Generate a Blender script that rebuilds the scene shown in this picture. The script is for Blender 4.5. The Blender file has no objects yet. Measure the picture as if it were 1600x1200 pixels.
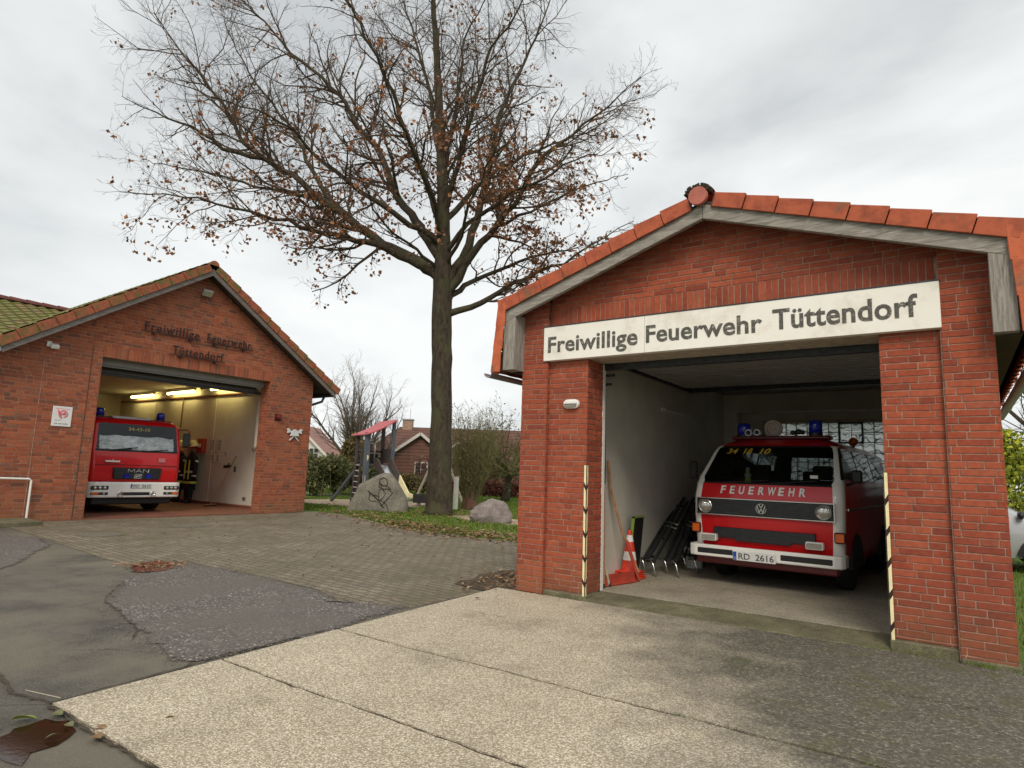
import bpy, math, random
from mathutils import Vector, Matrix, noise
random.seed(7)
S = bpy.context.scene
COL = S.collection
PI = math.pi
V = Vector

# ------------------------------------------------------------------ mesh helper
class MB:
    def __init__(s): s.v = []; s.f = []; s.m = []; s.mi = 0
    def add(s, vs, fs):
        b = len(s.v); s.v += [tuple(v) for v in vs]
        for f in fs: s.f.append(tuple(b+i for i in f)); s.m.append(s.mi)
    def box(s, x0, x1, y0, y1, z0, z1):
        s.add([(x0,y0,z0),(x1,y0,z0),(x1,y1,z0),(x0,y1,z0),(x0,y0,z1),(x1,y0,z1),(x1,y1,z1),(x0,y1,z1)],
              [(0,3,2,1),(4,5,6,7),(0,1,5,4),(1,2,6,5),(2,3,7,6),(3,0,4,7)])
        return s
    def obox(s, M, x0, x1, y0, y1, z0, z1):
        b = len(s.v); s.box(x0,x1,y0,y1,z0,z1)
        for i in range(b, len(s.v)): s.v[i] = tuple(M @ V(s.v[i]))
        return s
    def bar(s, p, q, w, h, up=(0,0,1)):
        p = V(p); q = V(q); d = (q-p).normalized(); u = V(up)
        if abs(d.dot(u)) > .98: u = V((0,1,0))
        a = d.cross(u).normalized(); c = a.cross(d)
        vs = []
        for o in (p, q):
            for i, j in ((-1,-1),(1,-1),(1,1),(-1,1)): vs.append(o + a*(i*w/2) + c*(j*h/2))
        s.add(vs, [(0,1,2,3),(7,6,5,4),(0,4,5,1),(1,5,6,2),(2,6,7,3),(3,7,4,0)])
        return s
    def tube(s, pts, rad, n=8, cap=True):
        pts = [V(p) for p in pts]
        if not hasattr(rad, '__len__'): rad = [rad]*len(pts)
        vs = []; fs = []; a = None
        for i, p in enumerate(pts):
            d = (pts[min(i+1,len(pts)-1)] - pts[max(i-1,0)])
            if d.length < 1e-9: d = V((0,0,1))
            d.normalize()
            if a is None: a = d.orthogonal().normalized()
            else:
                a = a - d*a.dot(d)
                a = a.normalized() if a.length > 1e-6 else d.orthogonal().normalized()
            c = d.cross(a)
            for k in range(n):
                t = 2*PI*k/n
                vs.append(p + (a*math.cos(t) + c*math.sin(t))*rad[i])
        for i in range(len(pts)-1):
            for k in range(n):
                k2 = (k+1) % n
                fs.append((i*n+k, i*n+k2, (i+1)*n+k2, (i+1)*n+k))
        if cap:
            fs.append(tuple(range(n-1,-1,-1))); b = (len(pts)-1)*n; fs.append(tuple(b+k for k in range(n)))
        s.add(vs, fs); return s
    def lathe(s, prof, c=(0,0,0), n=16, M=None):
        c = V(c); vs = []; fs = []
        for r, z in prof:
            for k in range(n):
                t = 2*PI*k/n; p = V((r*math.cos(t), r*math.sin(t), z))
                if M is not None: p = M @ p
                vs.append(c+p)
        for i in range(len(prof)-1):
            for k in range(n):
                k2 = (k+1) % n
                fs.append((i*n+k, i*n+k2, (i+1)*n+k2, (i+1)*n+k))
        fs.append(tuple(range(n-1,-1,-1))); b = (len(prof)-1)*n; fs.append(tuple(b+k for k in range(n)))
        s.add(vs, fs); return s
    def prism(s, poly, a0, a1, axis='z'):
        def P(u, v, w):
            return (u,v,w) if axis == 'z' else (u,w,v) if axis == 'y' else (w,u,v)
        n = len(poly)
        vs = [P(u,v,a0) for u,v in poly] + [P(u,v,a1) for u,v in poly]
        fs = [tuple(range(n-1,-1,-1)), tuple(range(n,2*n))] + [(i,(i+1)%n,n+(i+1)%n,n+i) for i in range(n)]
        s.add(vs, fs); return s
    def quad(s, *p): s.add(p, [tuple(range(len(p)))]); return s
    def ball(s, c, r, sub=(10,7), sc=(1,1,1)):
        n, m = sub; prof = []
        c = V(c); vs = []; fs = []
        for j in range(m+1):
            ph = PI*j/m
            for k in range(n):
                t = 2*PI*k/n
                vs.append(c + V((r*sc[0]*math.sin(ph)*math.cos(t), r*sc[1]*math.sin(ph)*math.sin(t), -r*sc[2]*math.cos(ph))))
        for j in range(m):
            for k in range(n):
                k2 = (k+1)%n; fs.append((j*n+k, j*n+k2, (j+1)*n+k2, (j+1)*n+k))
        s.add(vs, fs); return s
    def build(s, name, mats, parent=None, smooth=False, bevel=0, off=None, seg=1, fixn=True):
        me = bpy.data.meshes.new(name)
        vs = s.v if off is None else [(v[0]-off[0], v[1]-off[1], v[2]-off[2]) for v in s.v]
        me.from_pydata(vs, [], s.f)
        if not isinstance(mats, (list, tuple)): mats = [mats]
        for m in mats: me.materials.append(m)
        if len(mats) > 1: me.polygons.foreach_set('material_index', s.m)
        if smooth: me.polygons.foreach_set('use_smooth', [True]*len(me.polygons))
        me.validate(); me.update()
        o = bpy.data.objects.new(name, me); COL.objects.link(o)
        if parent is not None: o.parent = parent
        if bevel:
            b = o.modifiers.new('bevel', 'BEVEL'); b.width = bevel; b.segments = seg; b.limit_method = 'ANGLE'; b.angle_limit = .6
        return o

def build_pieces(mb, name, m, parent=None, **k):
    # one object for each connected piece
    par = list(range(len(mb.v)))
    def find(i):
        while par[i] != i: par[i] = par[par[i]]; i = par[i]
        return i
    key = {}
    for i, v in enumerate(mb.v):
        q = tuple(round(c, 4) for c in v)
        if q in key: par[find(i)] = find(key[q])
        else: key[q] = i
    for f in mb.f:
        for i in f[1:]: par[find(i)] = find(f[0])
    gr = {}
    for f in mb.f: gr.setdefault(find(f[0]), []).append(f)
    res = []
    for fs in gr.values():
        n = MB(); idx = {}
        for f in fs:
            for i in f:
                if i not in idx: idx[i] = len(n.v); n.v.append(mb.v[i])
            n.f.append(tuple(idx[i] for i in f)); n.m.append(0)
        res.append(n.build(name, m, parent, **k))
    return res

def tag(o, label=None, cat=None, group=None, kind=None):
    if label: o['label'] = label
    if cat: o['category'] = cat
    if group: o['group'] = group
    if kind: o['kind'] = kind
    return o
def thing(name, label, cat, loc=(0,0,0), rz=0, group=None):
    o = bpy.data.objects.new(name, None); COL.objects.link(o)
    o.location = loc; o.rotation_euler = (0,0,rz); o.empty_display_size = .2
    return tag(o, label, cat, group)
def copy_tree(o, parent=None):
    c = o.copy(); COL.objects.link(c); c.parent = parent
    for ch in [x for x in bpy.data.objects if x.parent == o]: copy_tree(ch, c)
    return c
def smooth_angle(o, ang=.6):
    for p in o.data.polygons: p.use_smooth = True
    m = o.modifiers.new('edge', 'EDGE_SPLIT'); m.split_angle = ang
    return o

# text ------------------------------------------------------------------
def _txt(s, shear=0, spacing=1, offset=0):
    cu = bpy.data.curves.new('t', 'FONT'); cu.body = s; cu.shear = shear; cu.space_character = spacing; cu.offset = offset
    cu.resolution_u = 4; cu.extrude = .5
    o = bpy.data.objects.new('t', cu); COL.objects.link(o)
    dg = bpy.context.evaluated_depsgraph_get(); dg.update()
    me = bpy.data.meshes.new_from_object(o.evaluated_get(dg))
    vs = [tuple(v.co) for v in me.vertices]; fs = [tuple(p.vertices) for p in me.polygons]
    bpy.data.objects.remove(o); bpy.data.curves.remove(cu); bpy.data.meshes.remove(me)
    return vs, fs
CAP = None
def text(mb, s, x0, x1, z, cap, y, th=.004, shear=0, spacing=1, offset=0, fn=None):
    """letters standing in the xz plane, facing -y; back face at y, front at y-th"""
    global CAP
    if CAP is None:
        CAP = max(v[1] for v in _txt('H')[0])
    vs, fs = _txt(s, shear, spacing, offset)
    a = min(v[0] for v in vs); b = max(v[0] for v in vs); sx = (x1-x0)/(b-a); sz = cap/CAP
    out = []
    for v in vs:
        p = (x0+(v[0]-a)*sx, y-(v[2]+.5)*th, z+v[1]*sz)
        if fn: p = fn(p)
        out.append(p)
    mb.add(out, fs)

# ------------------------------------------------------------------ materials
def mat(name): 
    m = bpy.data.materials.new(name); m.use_nodes = True
    nt = m.node_tree; b = nt.nodes['Principled BSDF']
    return m, nt, b
def N(nt, t, **k):
    n = nt.nodes.new(t)
    for a, v in k.items():
        if a.startswith('i_'):
            n.inputs[a[2:].replace('_',' ')].default_value = v
        else: setattr(n, a, v)
    return n
def ramp(nt, stops, interp='LINEAR'):
    r = nt.nodes.new('ShaderNodeValToRGB'); e = r.color_ramp; e.interpolation = interp
    while len(e.elements) < len(stops): e.elements.new(.5)
    for i, (p, c) in enumerate(stops):
        e.elements[i].position = p; e.elements[i].color = (*c, 1) if len(c) == 3 else c
    return r
def coord(nt, scale=None, kind='Object'):
    t = nt.nodes.new('ShaderNodeTexCoord')
    if scale is None: return t.outputs[kind]
    mp = nt.nodes.new('ShaderNodeMapping'); mp.inputs['Scale'].default_value = scale
    nt.links.new(t.outputs[kind], mp.inputs[0]); return mp.outputs[0]
def noise_n(nt, co, scale, detail=4, rough=.55, dist=0):
    n = N(nt, 'ShaderNodeTexNoise'); n.inputs['Scale'].default_value = scale; n.inputs['Detail'].default_value = detail
    n.inputs['Roughness'].default_value = rough; n.inputs['Distortion'].default_value = dist
    nt.links.new(co, n.inputs['Vector']); return n.outputs['Fac']
def mix(nt, f, a, b, blend='MIX'):
    m = nt.nodes.new('ShaderNodeMix'); m.data_type = 'RGBA'; m.blend_type = blend
    if isinstance(f, (int, float)): m.inputs[0].default_value = f
    else: nt.links.new(f, m.inputs[0])
    for i, c in ((6, a), (7, b)):
        if isinstance(c, tuple): m.inputs[i].default_value = (*c, 1)
        else: nt.links.new(c, m.inputs[i])
    return m.outputs[2]
def bump(nt, b, h, strength=.4, dist=.01):
    n = nt.nodes.new('ShaderNodeBump'); n.inputs['Strength'].default_value = strength; n.inputs['Distance'].default_value = dist
    nt.links.new(h, n.inputs['Height']); nt.links.new(n.outputs[0], b.inputs['Normal']); return n
def simple(name, c, rough=.6, metal=0, var=.12, scale=6, bmp=0, coat=0, spec=.5):
    m, nt, b = mat(name); co = coord(nt)
    f = noise_n(nt, co, scale, 5)
    r = ramp(nt, [(.3, tuple(x*(1-var) for x in c)), (.7, tuple(min(1,x*(1+var)) for x in c))])
    nt.links.new(f, r.inputs[0]); nt.links.new(r.outputs[0], b.inputs['Base Color'])
    rr = nt.nodes.new('ShaderNodeMapRange'); rr.inputs[3].default_value = max(0,rough-.08); rr.inputs[4].default_value = min(1,rough+.08)
    nt.links.new(f, rr.inputs[0]); nt.links.new(rr.outputs[0], b.inputs['Roughness'])
    b.inputs['Metallic'].default_value = metal; b.inputs['Coat Weight'].default_value = coat
    b.inputs['Specular IOR Level'].default_value = spec
    if bmp: bump(nt, b, noise_n(nt, co, scale*8, 4), bmp, .01)
    return m
def brick_mat(name, stops, dirt, dscale=.5, moss=None):
    m, nt, b = mat(name); g = nt.nodes.new('ShaderNodeNewGeometry')
    r = ramp(nt, stops); nt.links.new(g.outputs['Random Per Island'], r.inputs[0])
    co = coord(nt)
    f = noise_n(nt, co, 22, 6, .65); fr = ramp(nt, [(.25,(.72,.7,.68)),(.75,(1.22,1.2,1.2))]); nt.links.new(f, fr.inputs[0])
    c = mix(nt, 1, r.outputs[0], fr.outputs[0], 'MULTIPLY')
    f2 = noise_n(nt, co, dscale, 7, .62); r2 = ramp(nt, [(.44,(0,0,0)),(.68,(1,1,1))]); nt.links.new(f2, r2.inputs[0])
    mm = nt.nodes.new('ShaderNodeMath'); mm.operation = 'MULTIPLY'; mm.inputs[1].default_value = .45; nt.links.new(r2.outputs[0], mm.inputs[0])
    c = mix(nt, mm.outputs[0], c, dirt)
    # lime specks
    f3 = noise_n(nt, co, 70, 3, .7); r3 = ramp(nt, [(.70,(0,0,0)),(.76,(.5,.5,.5))]); nt.links.new(f3, r3.inputs[0])
    c = mix(nt, r3.outputs[0], c, (.55,.45,.38))
    if moss:
        sx = nt.nodes.new('ShaderNodeSeparateXYZ'); nt.links.new(co, sx.inputs[0])
        mr = nt.nodes.new('ShaderNodeMapRange'); mr.inputs[1].default_value = .55; mr.inputs[2].default_value = 0; mr.inputs[3].default_value = 0; mr.inputs[4].default_value = .75
        nt.links.new(sx.outputs[2], mr.inputs[0])
        f4 = noise_n(nt, co, 5, 6, .7); m2 = nt.nodes.new('ShaderNodeMath'); m2.operation = 'MULTIPLY'; nt.links.new(f4, m2.inputs[0]); nt.links.new(mr.outputs[0], m2.inputs[1])
        c = mix(nt, m2.outputs[0], c, moss)
    nt.links.new(c, b.inputs['Base Color']); b.inputs['Roughness'].default_value = .85
    b.inputs['Specular IOR Level'].default_value = .3
    bump(nt, b, noise_n(nt, co, 120, 5, .7), .5, .004)
    return m

M = {}
M['brickA'] = brick_mat('orange_red_brick', [(0,(.25,.055,.03)),(.2,(.31,.068,.034)),(.55,(.355,.080,.038)),(.8,(.39,.095,.046)),(.93,(.33,.09,.05)),(1,(.24,.055,.032))], (.15,.045,.032), .8, (.16,.11,.05))
M['brickB'] = brick_mat('mottled_red_brick', [(0,(.15,.07,.045)),(.08,(.21,.07,.04)),(.2,(.27,.072,.035)),(.5,(.32,.085,.04)),(.75,(.38,.115,.052)),(.95,(.33,.10,.05)),(1,(.20,.095,.065))], (.17,.085,.055), .7, (.17,.12,.06))
M['mortar'] = simple('mortar', (.33,.20,.145), .95, var=.35, scale=9, bmp=.5)
M['mortarB'] = simple('mortar_pinkish', (.34,.22,.155), .95, var=.35, scale=6, bmp=.5)
M['rubber'] = simple('black_rubber', (.012,.012,.012), .6, var=.3)
M['blackplastic'] = simple('black_plastic', (.018,.018,.02), .45, var=.3, scale=12)
M['white'] = simple('white_paint', (.78,.77,.73), .35, var=.05, coat=.4)
M['plaster'] = simple('white_plaster', (.55,.53,.46), .9, var=.10, scale=2.2, bmp=.25)
M['plasterL'] = simple('cream_plaster', (.66,.62,.52), .9, var=.07, scale=2.0, bmp=.2)
M['ceil'] = simple('grey_ceiling', (.28,.27,.245), .9, var=.12, scale=1.5)
M['steel'] = simple('chrome_steel', (.62,.62,.62), .22, 1, var=.1)
M['galv'] = simple('galvanised', (.38,.40,.41), .45, .7, var=.2, scale=15)
M['darkmetal'] = simple('dark_metal', (.05,.055,.06), .45, .6, var=.3, scale=20)
M['rustdark'] = simple('dark_rust_metal', (.035,.016,.014), .7, .3, var=.5, scale=25)
M['grey'] = simple('grey_paint', (.26,.26,.25), .5, var=.12, scale=4)
M['yellow'] = simple('yellow_plastic', (.82,.72,.42), .55, var=.12, scale=12)
M['pinkred'] = simple('faded_red_plastic', (.62,.10,.11), .5, var=.12, scale=4)
M['orange'] = simple('signal_orange', (.62,.045,.02), .5, var=.15, scale=10)
M['redplastic'] = simple('red_tool_plastic', (.36,.045,.025), .55, var=.25, scale=12)
M['woodstick'] = simple('wooden_handle', (.34,.17,.08), .6, var=.3, scale=18)
M['fabric'] = simple('navy_turnout_fabric', (.012,.013,.02), .9, var=.4, scale=25, bmp=.5)
M['reflective'] = simple('yellow_reflective_band', (.62,.72,.10), .4, var=.1)
M['silverband'] = simple('silver_reflective_band', (.6,.62,.62), .35, var=.1)
M['helmet'] = simple('luminous_helmet', (.72,.70,.36), .3, var=.08, coat=.5)
M['paper'] = simple('paper', (.68,.68,.66), .8, var=.05)
M['ink'] = simple('printed_ink', (.06,.06,.07), .7, var=.3, scale=40)
M['pink'] = simple('pink_print', (.68,.14,.18), .7, var=.15)
M['signtext'] = simple('worn_black_lettering', (.065,.06,.055), .8, var=.6, scale=16)
M['gold'] = simple('yellow_numerals', (.62,.42,.04), .5, var=.15)
M['eublue'] = simple('plate_blue', (.01,.05,.35), .5)
M['darkred'] = simple('dark_red_paint', (.12,.008,.010), .4, var=.2)

def paint(name, c, coat=1, rough=.35):
    m, nt, b = mat(name); co = coord(nt)
    f = noise_n(nt, co, 3, 5); r = ramp(nt, [(.3, tuple(x*.9 for x in c)), (.7, c)]); nt.links.new(f, r.inputs[0])
    g = nt.nodes.new('ShaderNodeNewGeometry')
    cc = mix(nt, g.outputs['Backfacing'], r.outputs[0], (.02,.018,.018))
    nt.links.new(cc, b.inputs['Base Color']); b.inputs['Roughness'].default_value = rough
    b.inputs['Coat Weight'].default_value = coat; b.inputs['Coat Roughness'].default_value = .06; b.inputs['Specular IOR Level'].default_value = .35
    return m
M['red'] = paint('fire_red_paint', (.62,.005,.010), .45)
M['vanwhite'] = paint('van_white_paint', (.88,.87,.82))
M['silvercar'] = paint('silver_car_paint', (.42,.44,.46), 1, .3)

def glass(name, tint=(.55,.6,.6), trans=.75):
    m = bpy.data.materials.new(name); m.use_nodes = True; nt = m.node_tree; nt.nodes.clear()
    o = nt.nodes.new('ShaderNodeOutputMaterial'); t = nt.nodes.new('ShaderNodeBsdfTransparent'); t.inputs[0].default_value = (*tint,1)
    g = nt.nodes.new('ShaderNodeBsdfGlossy'); g.inputs['Roughness'].default_value = .02; g.inputs[0].default_value = (.9,.93,.95,1)
    fr = nt.nodes.new('ShaderNodeFresnel'); fr.inputs[0].default_value = 1.5
    mx = nt.nodes.new('ShaderNodeMixShader')
    nt.links.new(fr.outputs[0], mx.inputs[0]); nt.links.new(t.outputs[0], mx.inputs[1]); nt.links.new(g.outputs[0], mx.inputs[2]); nt.links.new(mx.outputs[0], o.inputs[0])
    return m
M['glass'] = glass('tinted_vehicle_glass', (.5,.54,.54))
M['clearglass'] = glass('clear_vehicle_glass', (.88,.9,.9))
M['darkglass'] = glass('house_window_glass', (.12,.13,.14))
m, nt, b = mat('blue_beacon_glass'); b.inputs['Base Color'].default_value = (.008,.02,.35,1); b.inputs['Roughness'].default_value = .12; b.inputs['Coat Weight'].default_value = .6; M['beacon'] = m
m, nt, b = mat('headlamp_glass'); b.inputs['Metallic'].default_value = .85; b.inputs['Roughness'].default_value = .12; b.inputs['Base Color'].default_value = (.62,.62,.58,1); b.inputs['Coat Weight'].default_value = 1
vo = N(nt, 'ShaderNodeTexWave'); vo.inputs['Scale'].default_value = 30; nt.links.new(coord(nt), vo.inputs[0]); bump(nt, b, vo.outputs['Fac'], .5, .004); M['lamp'] = m
m, nt, b = mat('amber_indicator'); b.inputs['Base Color'].default_value = (.70,.13,.015,1); b.inputs['Roughness'].default_value = .25; M['amber'] = m
m, nt, b = mat('fluorescent_tube'); b.inputs['Emission Color'].default_value = (1,.80,.30,1); b.inputs['Emission Strength'].default_value = 11; M['tube'] = m
m, nt, b = mat('fabric_dark_seat'); b.inputs['Base Color'].default_value = (.02,.02,.022,1); b.inputs['Roughness'].default_value = .9; M['seat'] = m

# glass block: pale rippled glass, light comes through from outside
m, nt, b = mat('rippled_glass_block')
g = nt.nodes.new('ShaderNodeNewGeometry'); co = coord(nt)
vm = nt.nodes.new('ShaderNodeVectorMath'); vm.operation = 'MULTIPLY_ADD'
nt.links.new(g.outputs['Random Per Island'], vm.inputs[0]); vm.inputs[1].default_value = (17,23,31); nt.links.new(co, vm.inputs[2])
w = N(nt, 'ShaderNodeTexWave', wave_type='RINGS'); w.inputs['Scale'].default_value = 4.2; w.inputs['Distortion'].default_value = 7; w.inputs['Detail'].default_value = 1.5; w.inputs['Detail Scale'].default_value = 1.6
nt.links.new(vm.outputs[0], w.inputs[0])
r = ramp(nt, [(.02,(.10,.12,.12)),(.11,(.95,.97,.97)),(1,(1,1,1))]); nt.links.new(w.outputs['Fac'], r.inputs[0])
tr = nt.nodes.new('ShaderNodeBsdfTranslucent'); nt.links.new(r.outputs[0], tr.inputs[0])
tp_ = nt.nodes.new('ShaderNodeBsdfTransparent'); nt.links.new(r.outputs[0], tp_.inputs[0])
mx = nt.nodes.new('ShaderNodeMixShader'); mx.inputs[0].default_value = .3; nt.links.new(tr.outputs[0], mx.inputs[1]); nt.links.new(tp_.outputs[0], mx.inputs[2])
mx2 = nt.nodes.new('ShaderNodeMixShader'); mx2.inputs[0].default_value = .9; nt.links.new(b.outputs[0], mx2.inputs[1]); nt.links.new(mx.outputs[0], mx2.inputs[2])
nt.links.new(mx2.outputs[0], nt.nodes['Material Output'].inputs[0]); b.inputs['Roughness'].default_value = .1
M['glassblock'] = m

def tile_mat(name, base, dark, moss=None, mossamt=.5):
    m, nt, b = mat(name); co = coord(nt); g = nt.nodes.new('ShaderNodeNewGeometry')
    f = noise_n(nt, co, 7, 6, .65); r = ramp(nt, [(.3, dark), (.55, base)]); nt.links.new(f, r.inputs[0])
    rr = ramp(nt, [(0,(.72,.70,.70)),(.5,(1,1,1)),(1,(1.15,1.2,1.2))]); nt.links.new(g.outputs['Random Per Island'], rr.inputs[0])
    c = mix(nt, 1, r.outputs[0], rr.outputs[0], 'MULTIPLY')
    if moss:
        f2 = noise_n(nt, co, 2.6, 8, .7); r2 = ramp(nt, [(mossamt-.07,(0,0,0)),(mossamt+.07,(1,1,1))]); nt.links.new(f2, r2.inputs[0])
        f3 = noise_n(nt, co, 30, 4); r3 = ramp(nt, [(.3, tuple(x*.5 for x in moss)), (.7, moss)]); nt.links.new(f3, r3.inputs[0])
        c = mix(nt, r2.outputs[0], c, r3.outputs[0])
    nt.links.new(c, b.inputs['Base Color']); b.inputs['Roughness'].default_value = .75
    bump(nt, b, noise_n(nt, co, 60, 5, .7), .5, .006)
    return m
M['tileA'] = tile_mat('clay_verge_tile', (.48,.105,.04), (.27,.055,.022), (.20,.13,.07), .66)
M['tileAmoss'] = tile_mat('clay_roof_tile', (.45,.09,.035), (.22,.05,.02), (.12,.11,.04), .6)
M['tileB'] = tile_mat('old_clay_verge_tile', (.38,.10,.045), (.17,.05,.025), (.15,.14,.03), .53)
M['tileBmoss'] = tile_mat('mossy_roof_tile', (.24,.11,.07), (.12,.07,.045), (.17,.17,.025), .42)
M['ridge'] = tile_mat('ridge_tile_brownred', (.16,.05,.04), (.07,.025,.02))

# weathered timber, grain along local x or z
def timber(name, sc, c1=(.20,.18,.155), c2=(.42,.39,.34)):
    m, nt, b = mat(name); co = coord(nt, sc)
    f = noise_n(nt, co, 3, 8, .7, .8); r = ramp(nt, [(.25, tuple(x*.5 for x in c1)),(.42,c1),(.7,c2)]); nt.links.new(f, r.inputs[0])
    vo = N(nt, 'ShaderNodeTexVoronoi'); vo.inputs['Scale'].default_value = 1.3; nt.links.new(coord(nt, (1.2,1.2,1.2)), vo.inputs['Vector'])
    r2 = ramp(nt, [(.02,(.3,.26,.22)),(.07,(1,1,1))]); nt.links.new(vo.outputs['Distance'], r2.inputs[0])
    c = mix(nt, 1, r.outputs[0], r2.outputs[0], 'MULTIPLY')
    nt.links.new(c, b.inputs['Base Color']); b.inputs['Roughness'].default_value = .85; bump(nt, b, f, .5, .006)
    return m
M['timberH'] = timber('weathered_timber', (1.2,9,14)); M['timberV'] = timber('weathered_timber_upright', (14,9,1.2))
M['timberD'] = timber('grey_brown_board', (1.5,8,12), (.12,.105,.095), (.22,.195,.175))
M['eaveboard'] = simple('dark_eave_board', (.06,.045,.035), .85, var=.3, scale=4)

# bark
def bark(name, a, bb, c=None):
    m, nt, b = mat(name); co = coord(nt, (1,1,.35)); f = noise_n(nt, co, 9, 8, .7); r = ramp(nt, [(.3,a),(.65,bb)]); nt.links.new(f, r.inputs[0])
    o = r.outputs[0]
    if c:
        f2 = noise_n(nt, coord(nt), 1.6, 6, .7); r2 = ramp(nt, [(.48,(0,0,0)),(.62,(.8,.8,.8))]); nt.links.new(f2, r2.inputs[0]); o = mix(nt, r2.outputs[0], o, c)
    nt.links.new(o, b.inputs['Base Color']); b.inputs['Roughness'].default_value = .95; b.inputs['Specular IOR Level'].default_value = .2; bump(nt, b, f, 1, .03); return m
M['bark'] = bark('oak_bark', (.020,.015,.011), (.085,.066,.048), (.075,.075,.038))
M['twig'] = bark('oak_twig', (.045,.030,.021), (.12,.085,.06))
M['greybark'] = bark('pale_bark', (.07,.055,.045), (.19,.155,.125))
M['greentwig'] = bark('green_brown_twig', (.11,.105,.045), (.24,.215,.10))
M['redtwig'] = bark('reddish_twig', (.07,.035,.025), (.16,.09,.06))

def leafmat(name, stops, rough=.7, trans=.25):
    m, nt, b = mat(name); g = nt.nodes.new('ShaderNodeNewGeometry'); r = ramp(nt, stops); nt.links.new(g.outputs['Random Per Island'], r.inputs[0])
    nt.links.new(r.outputs[0], b.inputs['Base Color']); b.inputs['Roughness'].default_value = rough
    t = nt.nodes.new('ShaderNodeBsdfTranslucent'); nt.links.new(r.outputs[0], t.inputs[0]); mx = nt.nodes.new('ShaderNodeMixShader'); mx.inputs[0].default_value = trans
    nt.links.new(b.outputs[0], mx.inputs[1]); nt.links.new(t.outputs[0], mx.inputs[2]); nt.links.new(mx.outputs[0], nt.nodes['Material Output'].inputs[0]); return m
M['oakleaf'] = leafmat('dry_oak_leaf', [(0,(.11,.04,.018)),(.5,(.26,.105,.045)),(1,(.40,.19,.09))])
M['deadleaf'] = leafmat('fallen_leaf', [(0,(.10,.05,.02)),(.4,(.22,.12,.05)),(.8,(.36,.23,.11)),(1,(.45,.34,.2))])
M['bushleaf'] = leafmat('evergreen_leaf', [(0,(.06,.08,.025)),(.6,(.15,.165,.06)),(1,(.32,.29,.14))])
M['olive'] = leafmat('olive_brown_leaf', [(0,(.09,.08,.03)),(.6,(.20,.16,.06)),(1,(.34,.22,.10))])
M['forsythia'] = leafmat('yellow_green_leaf', [(0,(.10,.14,.015)),(.5,(.32,.36,.03)),(1,(.62,.60,.05))])
M['beech'] = leafmat('copper_beech_leaf', [(0,(.06,.018,.012)),(.6,(.14,.04,.025)),(1,(.24,.08,.05))])
M['grassblade'] = leafmat('grass_blade', [(0,(.06,.11,.012)),(.5,(.12,.20,.02)),(.9,(.20,.28,.035)),(1,(.3,.27,.1))], .8)
M['greenleaf'] = leafmat('fresh_fallen_leaf', [(0,(.20,.27,.05)),(.6,(.30,.36,.08)),(1,(.34,.33,.14))], .45)

# ---- ground materials
def layered(name, base_stops, scale, fine, bm, extra=None, rough=.9):
    m, nt, b = mat(name); co = coord(nt)
    f = noise_n(nt, co, scale, 8, .65); r = ramp(nt, base_stops); nt.links.new(f, r.inputs[0]); c = r.outputs[0]
    f2 = noise_n(nt, co, fine, 5, .8); r2 = ramp(nt, [(.32,(.42,.42,.42)),(.68,(1.55,1.55,1.55))]); nt.links.new(f2, r2.inputs[0]); c = mix(nt, 1, c, r2.outputs[0], 'MULTIPLY')
    h = f2
    if extra: c, h = extra(nt, co, c, h, b)
    nt.links.new(c, b.inputs['Base Color']); b.inputs['Roughness'].default_value = rough; bump(nt, b, h, bm, .01); return m
def asph_extra(nt, co, c, h, b):
    v = N(nt, 'ShaderNodeTexVoronoi', feature='DISTANCE_TO_EDGE'); v.inputs['Scale'].default_value = .8
    w = noise_n(nt, co, 2, 6, .7); vv = nt.nodes.new('ShaderNodeVectorMath'); vv.operation = 'MULTIPLY_ADD'; nt.links.new(w, vv.inputs[0]); vv.inputs[1].default_value = (1.4,1.4,0); nt.links.new(co, vv.inputs[2]); nt.links.new(vv.outputs[0], v.inputs[0])
    r = ramp(nt, [(0,(.35,.32,.28)),(.010,(1,1,1))]); nt.links.new(v.outputs['Distance'], r.inputs[0]); c = mix(nt, .8, c, r.outputs[0], 'MULTIPLY')
    f = noise_n(nt, co, .9, 6, .6); rr = ramp(nt, [(.42,(0,0,0)),(.60,(.8,.8,.8))]); nt.links.new(f, rr.inputs[0]); c = mix(nt, rr.outputs[0], c, (.17,.15,.11))
    f = noise_n(nt, co, 90, 2, .5); rr = ramp(nt, [(.64,(0,0,0)),(.70,(.55,.55,.55))]); nt.links.new(f, rr.inputs[0]); c = mix(nt, rr.outputs[0], c, (.34,.32,.27))
    return c, h
M['asphalt'] = layered('old_asphalt', [(.35,(.066,.060,.048)),(.65,(.14,.126,.10))], 1.6, 70, .9, asph_extra, .75)
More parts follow.
